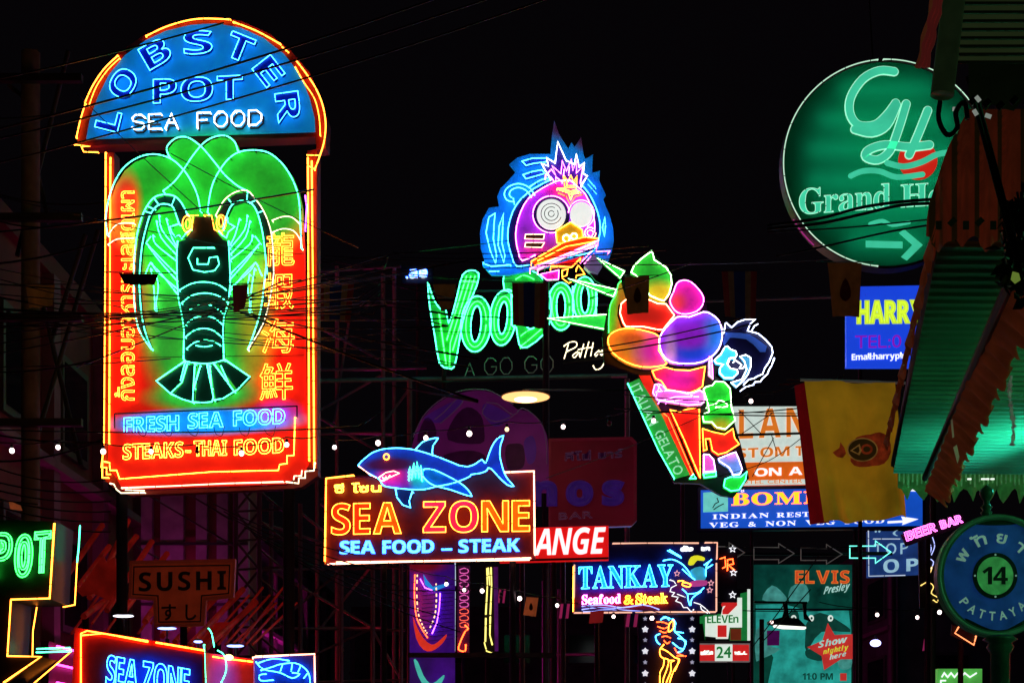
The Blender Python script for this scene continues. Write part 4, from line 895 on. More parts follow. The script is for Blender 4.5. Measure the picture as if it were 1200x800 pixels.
S.tube('fish_tube', [cr(zN(l), 3) for l in ([(715, 180), (780, 170), (850, 200), (900, 250), (930, 300)], [(745, 100), (800, 130), (855, 160)], [(760, 95), (850, 150)], [(860, 245), (920, 300), (960, 330)], [(1045, 300), (1050, 220), (1090, 170)], [(1030, 215), (1080, 180)], [(1045, 245), (1100, 210)],
            [(860, 400), (900, 440), (905, 480), (920, 530)], [(900, 440), (980, 430), (1030, 390)], [(925, 530), (940, 470), (1010, 420)])], CY, 0.8, 4)
S.slab('fish_body', cr(zN([(930, 250), (1000, 225), (1045, 250), (1050, 300), (1030, 335), (960, 330), (925, 300)]), 2, True), paint('fish_teal', (0.05, 0.45, 0.6), 0.4, 0.7), 1, 3)
S.slab('fish_hat', cr(zN([(910, 190), (930, 150), (980, 138), (1035, 155), (1030, 180), (980, 175), (950, 210), (915, 212)]), 2, True), YL, 1, 3)
S.slab('fish_skirt', cr(zN([(920, 350), (960, 335), (1050, 335), (1050, 370), (990, 380), (930, 380)]), 2, True), paint('skirt_pink', (0.75, 0.08, 0.4), 0.4, 0.6), 3.2, 5)
S.tube('garland_tube', [cr(zN([(830, 340), (870, 340), (860, 370), (910, 385), (925, 365), (880, 350)]), 3)], OR, 0.8, 5)
S.tube('wavy_tube', [zN([(765, 330), (795, 340), (815, 370), (775, 390), (765, 420), (800, 430), (780, 455), (830, 465), (810, 495), (850, 510), (870, 545), (900, 545), (930, 580), (950, 560)]), zN([(820, 440), (885, 465)]), zN([(950, 505), (1000, 520), (1010, 560), (1060, 590)]), zN([(1000, 520), (1050, 560), (1075, 590)])], neon('dim_white', (1.4, 1.4, 1.5)), 0.7, 4)
for (x, y) in ((820, 280), (1085, 355), (1075, 410)):
    S.tube('star_tube', [star(*zN([(x, y)])[0], 3.5, 1.6)], neon('dim_rose', (1.2, 0.5, 0.6)), 0.5, 4, closed=True)
S.pole(700, 716, back=10)
# neon letters and stars that peep out between that sign and the convenience store sign
S = Sign('red_letter_neon', 'red neon letters with white stars right of the leaping fish sign', 'neon sign', 853, 700, 36, 0)
S.slab('board', [(841.5, 642), (864, 642), (864, 705), (841.5, 705)], paint('black_board', (0.01, 0.006, 0.02), 0.5), -5, 0)
S.tube('letter', [[(843, 655), (849, 653), (850, 664), (846, 666)], [(852, 668), (852, 656), (858, 655), (859, 661), (853, 662), (860, 668)]], RD, 0.8, 4)
for x, y in ((858, 643.5), (859, 671), (858, 697)):
    S.tube('star_tube', [star(x, y, 4, 1.7)], neon('dim_white', (1.4, 1.4, 1.5)), 0.6, 4, closed=True)
S.slab('bracket', [(838, 650), (846, 650), (846, 652), (838, 652)], STEEL, -3, -1)
S.slab('bracket', [(838, 700), (846, 700), (846, 702), (838, 702)], STEEL, -3, -1)

# ================================================================== dancer sign
S = Sign('dancer_sign', 'neon woman in profile between two columns of white stars', 'neon sign', 785, 830, 34.5, 0)
S.slab('board', [(748, 719.5), (820, 719.5), (820, 830), (748, 830)], paint('dancer_board', (0.012, 0.008, 0.04), 0.5), -8, 0)
STL = paint('star_white_lit', (0.75, 0.77, 0.85), 0.4, 1.0, grain=0.05)
for x in (756, 811):
    for i, y in enumerate((724.5, 737, 749.5, 762.5, 775.5, 788.5, 801.5)):
        S.slab('star', star(x, y, (2.8, 4.2)[i % 2], (1.4, 2.6)[i % 2]), STL if i % 2 else paint('star_dim', (0.4, 0.4, 0.55), 0.4, 0.8), 0.5, 2)
S.tube('hair_tube', [cr(zO(l), 3) for l in ([(380, 200), (410, 240), (400, 310), (450, 360), (500, 420), (480, 490), (440, 510)], [(400, 320), (485, 330)], [(270, 210), (310, 180), (360, 200)], [(265, 340), (225, 360), (235, 410), (265, 440)], [(380, 420), (440, 470), (480, 480)], [(430, 380), (500, 400), (505, 440)], [(285, 195), (330, 190), (350, 215)])], CY, 0.9, 4)
S.tube('headdress_tube', [cr(zO(l), 3) for l in ([(230, 230), (290, 230), (340, 250)], [(240, 270), (300, 290), (350, 270)], [(260, 310), (310, 330), (340, 310)], [(280, 370), (320, 360), (365, 380)], [(300, 400), (330, 430), (360, 410)], [(400, 470), (430, 520), (500, 550)], [(420, 545), (510, 548)])], RD, 0.8, 4)
S.tube('body_tube', [cr(zO(l), 3) for l in ([(390, 210), (385, 290), (345, 320), (350, 250), (385, 215)], [(300, 440), (262, 490), (270, 550), (300, 575), (295, 640), (265, 700), (262, 790), (262, 850)], [(285, 480), (340, 510), (400, 560), (435, 575), (430, 620), (390, 690), (355, 790), (350, 850)],
    [(310, 570), (345, 590), (325, 680), (295, 760), (290, 850)], [(345, 590), (395, 590), (365, 610), (365, 690), (325, 790), (320, 850)], [(430, 570), (445, 590), (400, 690)])], OR, 0.8, 5)
S.pole(765, 830, back=10)

# ================================================================== convenience store lightbox
S = Sign('convenience_store_sign', 'striped white green and red lightbox above a 24 hours strip', 'lightbox sign', 850, 776, 40, 0)
WB = paint('store_white_lit', (0.72, 0.82, 0.74), 0.4, 1.0, grain=0.1); GB = paint('store_green_lit', (0.01, 0.20, 0.04), 0.4, 0.8, grain=0.2); RB = paint('store_red_lit', (0.72, 0.02, 0.02), 0.4, 0.8, grain=0.15)
S.slab('box', [(817, 690), (880, 690), (880, 751), (817, 751)], BLACK, -14, 0)
S.slab('white_face', zO([(670, 165), (690, 150), (1020, 150), (1020, -40), (1110, -60), (1110, 400), (920, 400), (920, 285), (1030, 285), (1030, 250), (1010, 160), (900, 160), (690, 240), (690, 400), (670, 250)]), GB, 0.2, 0.6)
S.slab('white_face', zO([(870, 0), (1035, 0), (1035, 278), (920, 278), (905, 385), (790, 385), (790, 370), (690, 360), (690, 180), (840, 160)]), WB, 0.8, 1.4)
S.slab('white_face', zO([(1085, -80), (1112, -80), (1112, 400), (1085, 400)]), WB, 0.8, 1.4)
S.slab('green_band', zO([(610, 180), (675, 170), (675, 240), (610, 245)]), GB, 0.8, 1.4)
S.slab('seven_top', zO([(838, 60), (870, 30), (985, 25), (990, 70), (930, 130), (905, 155), (850, 155), (850, 120), (880, 75), (845, 85)]), RB, 1.6, 2.2)
S.slab('seven_foot', zO([(805, 258), (890, 258), (890, 368), (805, 368)]), RB, 1.6, 2.2)
S.slab('corner_panel', zO([(925, 290), (1025, 290), (1025, 398), (925, 398)]), paint('store_brown_lit', (0.2, 0.03, 0.01), 0.4, 0.6), 1.6, 2.2)
S.text('ELEVEn', zO([(705, 240)])[0], zO([(1000, 235)])[0], (0, -9), 'bold', GB, None, w0=2.4, w1=3, gap=0.04)
S.slab('hours_box', zO([(620, 425), (1112, 425), (1112, 600), (620, 600)]), paint('hours_frame', (0.3, 0.25, 0.25), 0.4, 0.4), -10, 0)
S.slab('hours_red', zO([(630, 440), (780, 440), (780, 590), (630, 590)]), RB, 0.2, 0.8)
S.slab('hours_red', zO([(948, 440), (1100, 440), (1100, 590), (948, 590)]), RB, 0.2, 0.8)
S.slab('hours_white', zO([(782, 435), (946, 435), (946, 592), (782, 592)]), WB, 0.2, 0.8)
S.text('24', zO([(798, 562)])[0], zO([(930, 560)])[0], (0, -13), '', GB, GB, 0.5, 1.5, 1, 1.6)
S.text('เปิด', zO([(645, 535)])[0], zO([(765, 530)])[0], (0, -5), '', WB, None, w0=1, w1=1.6, join=True)
S.text('ชม.', zO([(962, 535)])[0], zO([(1085, 530)])[0], (0, -5), '', WB, None, w0=1, w1=1.6, join=True)
S.slab('gap_bracket', zO([(900, 598), (940, 598), (930, 800), (910, 800)]), STEEL, -6, -3)
S.pole(862, 750, back=16)

# ================================================================== turquoise show billboard
zP = Zm(880, 650, 5.333)
S = Sign('show_billboard', 'tall turquoise show billboard with orange name and a red star', 'billboard', 941, 805, 46, 0)
TD = paint('billboard_deep_teal', (0.004, 0.09, 0.06), 0.4, 0.7, grain=0.75, scale=1.6); TL = paint('billboard_turquoise', (0.03, 0.50, 0.42), 0.4, 0.75, grain=0.7, scale=2.0)
TM = paint('billboard_mid_teal', (0.08, 0.42, 0.36), 0.4, 0.7, grain=0.6, scale=3.5); TK = paint('billboard_dark_teal', (0.006, 0.07, 0.05), 0.4, 0.7, grain=0.4)  # mid and dark teal inks of the poster print
S.slab('panel', zP([(20, 60), (632, 60), (632, 830), (20, 830)]), TD, -8, 0)
S.slab('printed_area', zP([(30, 310), (200, 305), (330, 340), (420, 350), (610, 345), (625, 480), (625, 830), (100, 830), (140, 640), (100, 560), (30, 640)]), TL, 0.3, 0.8)
for pts, mt in (([(70, 280), (130, 190), (210, 250), (210, 290)], TM), ([(240, 290), (250, 200), (330, 180), (360, 230), (350, 300)], TM), ([(30, 470), (100, 460), (110, 560), (180, 590), (60, 650), (30, 650)], TM), ([(350, 420), (430, 360), (560, 420), (620, 480), (440, 480), (345, 600), (340, 480)], TK),
                ([(345, 590), (430, 600), (440, 660), (350, 640)], TK), ([(240, 360), (290, 350), (300, 440), (250, 420)], TK), ([(540, 640), (620, 610), (625, 700), (560, 710)], TM)):
    S.slab('printed_shape', cr(zP(pts), 3, True), mt, 1.0, 1.4)
for x, y in ((375, 395), (495, 395), (265, 395)):
    S.slab('printed_shape', ell(*zP([(x, y)])[0], 3.2, 3.8, 14), WB, 1.6, 2)
    S.slab('printed_shape', ell(*zP([(x + 2, y)])[0], 1.3, 1.6, 10), TK, 2.1, 2.4)
S.slab('headline_panel', zP([(98, 472), (178, 472), (175, 565), (100, 565)]), paint('billboard_purple', (0.08, 0.005, 0.09), 0.4, 0.6), 1.6, 2)
S.text('ELVIS', zP([(275, 178)])[0], zP([(612, 178)])[0], (0, -14.5), 'bold', paint('letter_brick_orange', (0.62, 0.08, 0.02), 0.4, 0.8, grain=0.3), OL, 0.4, 2.5, 1, 2, gap=0.12)
S.text('Presley', zP([(452, 245)])[0], zP([(612, 215)])[0], (1.5, -8.5), 'bi', paint('letter_pale_teal', (0.40, 0.70, 0.62), 0.4, 0.9), None, w0=1, w1=2, gap=0.03)
st = zP([(478, 425), (520, 500), (632, 495), (632, 650), (560, 650), (455, 718), (440, 630), (350, 575), (445, 535)])
S.slab('star_panel', st, paint('billboard_star_red', (0.62, 0.035, 0.03), 0.4, 0.8, grain=0.2), 1.6, 3)
S.text('Show', zP([(418, 580)])[0], zP([(598, 545)])[0], (0, -7.5), 'bi', paint('letter_pale_teal', (0.40, 0.70, 0.62), 0.4, 0.9), None, w0=3, w1=4)
S.text('nightly', zP([(448, 620)])[0], zP([(605, 590)])[0], (0, -5.5), 'bi', paint('letter_lime_lit', (0.6, 0.7, 0.05), 0.4, 0.9), None, w0=3, w1=4)
S.text('here', zP([(488, 655)])[0], zP([(590, 630)])[0], (0, -5.5), 'bi', paint('letter_pale_teal', (0.40, 0.70, 0.62), 0.4, 0.9), None, w0=3, w1=4)
S.text('11:0 PM', zP([(320, 778)])[0], zP([(510, 778)])[0], (0, -7.5), 'bold', TK, None, w0=1, w1=2)
S.slab('red_square', zP([(555, 738), (595, 738), (595, 785), (555, 785)]), paint('billboard_star_red', (0.62, 0.035, 0.03), 0.4, 0.8, grain=0.2), 1.6, 2.5)
S.slab('frame_rail', zP([(20, 335), (640, 338), (640, 348), (20, 345)]), STEEL, 3, 6)
S.pole(900, 800, back=10); S.pole(985, 800, back=10)
# street lamp arms with round heads in front of the billboard
S = Sign('flat_street_lamp', 'flat twin street lamp lit white in front of the turquoise billboard', 'street lamp', 925, 735, 38, 0)
S.slab('arm', zP([(20, 288), (350, 292), (350, 305), (20, 300)]), BLACK, 0, 3)
S.slab('hanger', zP([(195, 295), (225, 295), (232, 360), (240, 400), (190, 400), (205, 350)]), BLACK, 0, 3)
S.slab('hanger', zP([(320, 295), (345, 295), (345, 370), (380, 420), (330, 400)]), BLACK, 0, 3)
S.slab('lamp_housing', zP([(105, 415), (190, 390), (290, 400), (335, 445), (340, 458), (150, 442), (105, 430)]), BLACK, -6, 8)
S.slab('lamp_glass', zP([(140, 440), (335, 452), (335, 463), (200, 460), (145, 450)]), neon('lamp_glass_white', (1.6, 1.6, 1.4)), -3, 9)
S.slab('lamp_glass', ell(*zP([(122, 423)])[0], 2.2, 2, 10), neon('lamp_glass_rose', (2.5, 1.6, 1.5)), 8.2, 9)
S.pole(893, 725, r=0.06, back=2)

# ================================================================== outlined arrows
def arrow_pts(x0, x1, y0, y1, hw=12, sh=5):
    ym = (y0 + y1) / 2
    return [(x0, ym - sh), (x1 - hw, ym - sh), (x1 - hw, y0), (x1, ym), (x1 - hw, y1), (x1 - hw, ym + sh), (x0, ym + sh)]
for i, (x0, x1) in enumerate(((836, 872), (883, 930), (938, 986))):
    A = Sign('arrow_sign', ('unlit arrow outline just right of the fish sign top corner', 'unlit arrow outline, the middle one of three pointing right', 'unlit arrow outline next to the lit turquoise arrow')[i], 'neon arrow', (x0 + x1) / 2, 660, 37.5, 0, 'row of outlined neon arrows')
    A.tube('arrow_tube', [arrow_pts(x0, x1, 636 + i, 659 + i, 18, 7)], paint('unlit_arrow_tube', (0.5, 0.45, 0.42), 0.3, 0.11), 0.6, 3, closed=True)  # unlit glass, faint glow put in so the outline shows
    A.slab('backing_bar', [(x0, 647 + i), (x1 - 4, 647 + i), (x1 - 4, 649 + i), (x0, 649 + i)], BLACK, -2, 0)
A = Sign('arrow_sign', 'lit turquoise arrow pointing right at the blue lettered sign', 'neon arrow', 1020, 662, 37.5, 0, 'row of outlined neon arrows')
A.tube('arrow_tube', [arrow_pts(995, 1043, 634, 660, 18, 7)], neon('arrow_turquoise', (0.3, 2.0, 1.5)), 0.8, 4, closed=True)
A.slab('backing_bar', [(995, 646), (1040, 646), (1040, 648), (995, 648)], BLACK, -2, 0)
A = Sign('arrow_rail', 'thin black rail carrying the row of outlined arrows', 'rail', 940, 648, 37.7, 0)
A.slab('rail', [(834, 647), (1046, 647), (1046, 650), (834, 650)], BLACK, -3, 0)
A.pole(1006, 648, r=0.05)

zR = Zm(1000, 590, 3.81)
S = Sign('blue_lettered_sign', 'dim blue panel with pale letters T O P in rows, white outline', 'sign', 1050, 676, 39, 0)
S.slab('panel', [(1017, 622), (1088, 622), (1085, 672), (1017, 676)], paint('panel_navy_lit', (0.015, 0.05, 0.22), 0.4, 0.8, grain=0.5, scale=3), -8, 0)
LB = paint('letter_powder_blue', (0.35, 0.6, 0.75), 0.4, 0.9)
S.tube('outline_tube', [[(1017, 622), (1017.5, 675), (1060, 674)]], neon('dim_powder', (0.5, 0.6, 0.75)), 0.6, 3)
S.tube('outline_tube', [[(1023, 631.5), (1054, 631.5)]], neon('dim_powder', (0.5, 0.6, 0.75)), 0.5, 3)
S.text('T', (1024, 648), (1033, 648), (0, -11), '', LB, None, w0=0.5, w1=2); S.text('O', (1038, 649), (1050, 649), (0, -13), '', LB, None, w0=0.5, w1=2); S.text('P', (1055, 649), (1064, 648), (0, -13), '', LB, None, w0=0.5, w1=2)
S.text('O', (1035, 671), (1053, 670), (0, -15), 'bold', LB, None, w0=0.5, w1=2); S.text('P', (1062, 669), (1076, 668), (0, -14), 'bold', LB, None, w0=0.5, w1=2)
S.text('"(', (1025, 627), (1052, 626), (0, -5), '', LB, None, w0=0.5, w1=2, gap=0.6)
S.pole(1050, 674, back=10)
S = Sign('beer_neon', 'pink slanting neon lettering reading BEER above the round street sign', 'neon sign', 1090, 640, 20, 0)
S.slab('board', [(1056, 626), (1128, 602), (1133, 614), (1062, 640)], BLACK, -3, 0)
S.text('BEER', (1062, 634), (1098, 622), (-3, -10), 'bold', paint('letter_rose_lit', (0.85, 0.16, 0.40), 0.4, 0.6), PK, 0.22, 2.5, 1, 2)
S.text('BAR', (1103, 620), (1128, 612), (-3, -9), 'bold', paint('letter_rose_lit', (0.85, 0.16, 0.40), 0.4, 0.6), PK, 0.22, 2.5, 1, 2)
S.text('s', (1126, 626), (1144, 616), (-3, -9), 'scr', None, PK, 0.3, 4)
S.pole(1090, 625, r=0.03)
S = Sign('squiggle_neon', 'thin yellow and lilac neon squiggles left of the round street sign', 'neon sign', 1090, 720, 21, 0)
S.tube('lilac_tube', [cr(zR([(330, 160), (345, 200), (335, 240), (355, 260), (345, 290)]), 3), cr(zR([(350, 150), (360, 190), (345, 230)]), 3)], neon('dim_lilac', (0.7, 0.8, 1.8)), 0.7, 3)
S.tube('yellow_tube', [cr(zR([(300, 365), (330, 350), (355, 370), (345, 400), (375, 420), (370, 440), (355, 430)]), 3), cr(zR([(340, 310), (350, 280), (335, 300)]), 3), zR([(410, 210), (415, 250)])], neon('dim_gold', (1.8, 1.2, 0.3)), 0.7, 3)
S.slab('backing_board', [(1076, 630), (1098, 630), (1102, 712), (1078, 712)], BLACK, -3, 0)
S.pole(1088, 700, r=0.03)
S = Sign('orange_check_neon', 'bent orange neon line below the round street sign rim', 'neon sign', 1130, 760, 16, 0)
zQ = Zm(1080, 580, 3.636)
S.tube('neon_tube', [zQ([(158, 555), (138, 588), (218, 638), (228, 600)])], neon('check_orange', (3.0, 0.7, 0.25)), 0.8, 4)
S.slab('backing_board', zQ([(130, 550), (235, 590), (230, 645), (125, 595)]), BLACK, -3, 0)
S.pole(1128, 750, r=0.03)
S = Sign('green_shop_lightbox', 'bright lime shop lightbox at the bottom edge left of the sign post', 'lightbox sign', 1125, 830, 24, 0)
S.slab('lightbox', [(1099, 783), (1151, 783), (1151, 830), (1099, 830)], paint('lightbox_lime', (0.10, 0.50, 0.08), 0.4, 0.8, grain=0.4, scale=4), -10, 0)
S.tube('lettering', [[(1103, 793), (1106, 788), (1110, 793), (1114, 788), (1118, 793), (1122, 788), (1126, 793), (1130, 788), (1136, 793), (1144, 788)], [(1102, 806), (1102, 797), (1108, 797)]], paint('letter_white_lit', (0.85, 0.88, 0.9), 0.4, 1.2), 0.9, 2)
S.pole(1125, 830)

# ================================================================== round street name sign on its post
S = Sign('round_street_sign', 'round blue street sign numbered 14 with green rim and Thai letters', 'street sign', 1168, 830, 9, 0)
c = (1168, 674.5)
S.slab('sign_disc', ell(*c, 64, 66, 64), paint('enamel_blue', (0.012, 0.07, 0.30), 0.35, 0.30, grain=0.5, scale=9), -6, 0)  # enamel glows weakly in place of surrounding light falling on it
S.slab('rim', [ell(*c, 71, 72, 64), ell(*c, 63, 65, 64)], paint('rim_green', (0.03, 0.16, 0.07), 0.35, 0.06, grain=0.5, scale=12), -10, 4)
S.tube('rim_bead', [ell(*c, 68, 69, 64)], paint('rim_green_light', (0.08, 0.32, 0.16), 0.3, 0.06, grain=0.4), 2.2, 4, closed=True)
S.slab('scroll_ornament', ell(1166, 612, 30, 3.4, 20), paint('scroll_black', (0.01, 0.02, 0.02), 0.4), 0.3, 2)
S.slab('scroll_ornament', cr([(1130, 724), (1140, 728), (1160, 737), (1180, 737), (1200, 726), (1196, 734), (1168, 741), (1140, 735)], 2, True), paint('scroll_black', (0.01, 0.02, 0.02), 0.4), 0.3, 2)
cc = (1165.5, 674.5)
S.slab('centre_ring', [ell(*cc, 26, 27, 40), ell(*cc, 21.5, 22.5, 40)], BLACK, 0.3, 3)
S.slab('centre_disc', ell(*cc, 21.5, 22.5, 40), paint('disc_leaf_green', (0.06, 0.42, 0.10), 0.4, 0.42, grain=0.5, scale=20), 0.3, 2)
S.text('14', (1150.5, 684.5), (1180, 684.5), (0, -20), 'bold', BLACK, None, w0=2.2, w1=3.5, gap=0.05)
LG = paint('letter_sage', (0.28, 0.52, 0.42), 0.4, 0.40, grain=0.3)
def arcmap(cx, cy, R, a0, a1, h, inv=False):
    def f(x, y):
        a = math.radians(a0 + (a1 - a0) * x); rr = R + (y * h if not inv else -y * h)
        return (cx + rr * math.cos(a), cy + rr * math.sin(a))
    return f
for i, (g_, a0, a1) in enumerate((('พ', 203, 221), ('ท', 240, 256), ('ย', 273, 287), ('า', 306, 316))):
    S.text([g_], None, None, None, '', LG, LG, 0.55, 1.6, 0.5, 1.5, mapf=arcmap(*cc, 39, a0, a1, 13))
S.text(['ั'], None, None, None, '', LG, LG, 0.55, 1.6, 0.5, 1.5, mapf=arcmap(*cc, 39, 236, 246, 13))
for i, ch in enumerate('PATTAYA'):
    a = 144 - i * 15.2
    S.text(ch, None, None, None, '', LG, LG, 0.3, 1.6, 0.5, 1.5, mapf=arcmap(*cc, 52, a, a - 9, 10, True))
for a in (0, 90, 180, 270):
    S.slab('rivet', ell(cc[0] + 24 * math.cos(math.radians(a)), cc[1] + 24.5 * math.sin(math.radians(a)), 1.2, 1.2, 8), LG, 3.1, 3.8)
PG = paint('post_dark_green', (0.02, 0.10, 0.05), 0.4, 0.02, grain=0.4)
def lathe(name, prof, mat, parent, cx, cy, n=16):
    V, Fc = [], []
    for (r, z) in prof:
        for j in range(n):
            a = 2 * PI * j / n; V.append((cx + r * math.cos(a), cy + r * math.sin(a), z))
    for i in range(len(prof) - 1):
        for j in range(n):
            Fc.append((i * n + j, i * n + (j + 1) % n, (i + 1) * n + (j + 1) % n, (i + 1) * n + j))
    Fc.append(tuple(reversed(range(n)))); Fc.append(tuple((len(prof) - 1) * n + j for j in range(n)))
    return rawmesh(name, V, Fc, mat, parent, True)
u, v = S.uv((1156, 603)); k = S.k
lathe('finial', [(5 * k, v - 1 * k), (7 * k, v + 3 * k), (4 * k, v + 5 * k), (7 * k, v + 9 * k), (3.5 * k, v + 12 * k), (3.5 * k, v + 17 * k), (6 * k, v + 20 * k), (8 * k, v + 25 * k), (7 * k, v + 30 * k), (3 * k, v + 33 * k), (1 * k, v + 35 * k)], PG, S.e, u, 0)
u, v = S.uv((1172, 744)); g0 = -S.O.z
lathe('post', [(14 * k, v), (20 * k, v - 5 * k), (13 * k, v - 9 * k), (16 * k, v - 14 * k), (11 * k, v - 22 * k), (11 * k, g0 + 0.5), (16 * k, g0 + 0.4), (20 * k, g0 + 0.1), (22 * k, g0)], PG, S.e, u, 0.0, 20)

# ================================================================== unlit sushi sign
z5 = Zm(0, 580, 3.638)
S = Sign('sushi_sign', 'T shaped orange board with black SUSHI lettering and Japanese below', 'sign', 213, 733, 20, 0)
sp = [(555, 280), (1005, 272), (997, 435), (880, 447), (872, 556), (660, 560), (655, 447), (550, 440)]
S.slab('board', z5(sp), paint('sushi_orange', (0.34, 0.035, 0.010), 0.5, 0.16, grain=0.35), -6, 0)  # unlit board, slight emission replaces light from nearby signs
S.slab('frame', [z5(sp), z5([(565, 293), (993, 287), (985, 424), (868, 436), (861, 545), (671, 549), (666, 436), (561, 430)])], paint('sushi_frame', (0.26, 0.03, 0.012), 0.5, 0.10), 0.3, 3)
S.tube('inner_line', [z5([(572, 305), (980, 298), (975, 418), (860, 428), (855, 538), (678, 540), (674, 428), (568, 422)])], BLACK, 0.8, 1, closed=True)
S.text('SUSHI', (163, 692.5), (265, 690.5), (0, -21.5), 'bold', BLACK, None, w0=0.5, w1=2, gap=0.22)
S.text('す', (190, 725), (206, 725), (0, -15), '', BLACK, BLACK, 0.5, 1.5, 0.5, 2); S.text('し', (218, 725), (230, 725), (0, -15), '', BLACK, BLACK, 0.5, 1.5, 0.5, 2)
S.pole(213, 730, back=10)

# ================================================================== lower red seafood sign and its neighbours
S = Sign('red_seafood_sign', 'glowing red sign with cyan lettering in the lower left corner', 'neon sign', 160, 830, 15, 14)
RP = paint('panel_signal_red', (0.85, 0.02, 0.01), 0.45, 0.06, grain=0.15)
S.slab('cabinet', z5([(318, 562), (872, 655), (880, 960), (300, 960)]), RP, -14, 0)
S.slab('panel', z5([(352, 590), (862, 678), (862, 950), (352, 950)]), soft_paint('red_panel_art', (0.45, 0.01, 0.02), [blob(S, 172, 790, 42, 26, 0.4, (0.03, 0.05, 0.6)), blob(S, 215, 790, 30, 30, 0.6, (0.15, 0.02, 0.35))]), 0.3, 1)
S.tube('border_tube', [z5([(345, 950), (345, 590), (372, 578), (630, 622)]), z5([(665, 628), (870, 662)])], OR, 0.9, 4)
S.tube('border_tube', [z5([(350, 598), (440, 590), (630, 626)])], OR, 0.7, 5)
S.text('SEA', (124, 801), (160, 808), (2, -33), 'bold', paint('letter_royal_lit', (0.01, 0.03, 0.45), 0.4), CY, 0.7, 6, 1.2, 3, gap=0.06)
S.text('ZONE', (167, 810), (221, 820), (1, -35), 'bold', paint('letter_royal_lit', (0.01, 0.03, 0.45), 0.4), CY, 0.7, 6, 1.2, 3, gap=0.06)
S.pole(100, 830, back=18)
S = Sign('magenta_panel_sign', 'magenta and red panel between the red seafood sign and the blue shrimp sign', 'neon sign', 268, 830, 15.4, 0)
S.slab('panel', [(240, 764), (297, 772), (297, 830), (240, 830)], soft_paint('magenta_panel_art', (0.8, 0.02, 0.02), [blob(S, 262, 800, 16, 34, 0.5, (0.75, 0.05, 0.6))], emit=0.35), -8, 0)
S.tube('border_tube', [[(250, 769), (262, 771), (296, 775)]], OR, 0.9, 3)
S.tube('stem_tube', [cr([(245, 736), (249, 742), (252, 758)], 3), [(240, 755), (241, 775), (243, 830)], cr([(256, 762), (264, 768), (266, 785), (260, 800)], 3)], AQ, 0.8, 5)
S.slab('lamp_cap', ell(269, 770, 5, 3.5, 12), neon('lamp_gold', (5, 3.6, 1.0)), 2, 6)
S.pole(268, 830)
S = Sign('shrimp_sign', 'small blue sign with cyan neon shrimp and orange frame at the bottom', 'neon sign', 334, 830, 15.8, 0)
S.slab('board', [(297, 769), (370, 766), (371, 830), (297, 830)], soft_paint('shrimp_board_art', (0.03, 0.015, 0.25), [blob(S, 335, 795, 40, 22, 0.5, (0.02, 0.08, 0.6))]), -8, 0)
S.tube('border_tube', [[(297, 830), (297, 770), (330, 768)], [(300, 769), (369, 766), (370, 830)]], SA, 0.9, 4)
z6 = Zm(60, 720, 3.53)
S.tube('shrimp_tube', [cr(z6(l), 3) for l in ([(850, 195), (880, 225), (950, 240), (1000, 262), (1030, 245), (1000, 240)], [(860, 200), (920, 182), (985, 190)], [(870, 230), (920, 215), (950, 205), (1010, 200), (1050, 220), (1070, 250), (1075, 300)], [(890, 245), (865, 250), (870, 272), (920, 270)], [(960, 205), (950, 235)], [(1000, 200), (995, 235)], [(1035, 210), (1020, 245)], [(1065, 240), (1045, 265)])], CY, 0.8, 5)
S.pole(334, 830)
# ================================================================== surf club panel under the shark sign
z7 = Zm(470, 650, 5.333)
S = Sign('tall_purple_sign', 'tall purple panel with coloured neon curves below the shark sign', 'neon sign', 512, 830, 27, 0)
S.slab('panel', [(480, 661), (533, 661), (533, 764), (480, 764)], soft_paint('purple_panel_art', (0.09, 0.01, 0.42), [blob(S, 500, 695, 10, 34, 0.5, (0.3, 0.02, 0.3)), blob(S, 495, 662, 26, 8, 0.5, (0.4, 0.01, 0.03))], emit=0.3), -8, 0)
S.slab('panel', [(480, 770), (533, 770), (533, 830), (480, 830)], soft_paint('purple_panel_art_low', (0.06, 0.01, 0.2), [blob(S, 520, 790, 16, 20, 0.5, (0.10, 0.01, 0.4))], emit=0.35), -8, 0)
S.slab('ledge', [(478, 764.2), (650, 764.2), (650, 769.8), (478, 769.8)], STEEL, -10, 1)
for _c in [cr(z7([(103, 125), (100, 250), (110, 370), (140, 450), (168, 495)]), 6), cr(z7([(220, 180), (222, 280), (212, 380), (178, 465)]), 6)]:
    for _i in range(0, len(_c) - 1, 2):
        S.tube('curve_segment', [_c[_i], _c[_i + 1]], neon('peach_segment', (2.2, 1.2, 0.6)), 1.0, 5)
S.tube('curve_rim', [cr(z7([(88, 125), (85, 250), (96, 380), (130, 460), (165, 515)]), 4)], RD, 0.7, 4)
S.tube('curve_rim', [z7([(120, 150), (150, 205), (205, 225)]), z7([(245, 240), (240, 330), (225, 420), (195, 490)])], VI, 0.6, 3)
for _y in range(200, 560, 26):
    S.slab('panel_line', z7([(130, _y), (325, _y - 18), (325, _y - 15), (130, _y + 3)]), paint('line_deep_violet', (0.02, 0.002, 0.06), 0.5), 0.1, 0.5)
S.slab('blue_swoosh', z7([(140, 120), (165, 160), (200, 200), (300, 175), (300, 190), (235, 215), (210, 230), (150, 185)]), paint('swoosh_blue', (0.02, 0.30, 0.85), 0.4, 0.9), 2, 4)
S.slab('red_swoosh', cr(z7([(75, 385), (95, 440), (140, 520), (190, 560), (230, 545), (285, 495), (275, 530), (240, 570), (190, 600), (140, 590), (95, 520)]), 2, True), paint('swoosh_red', (0.85, 0.04, 0.02), 0.4, 0.8), 2, 4)
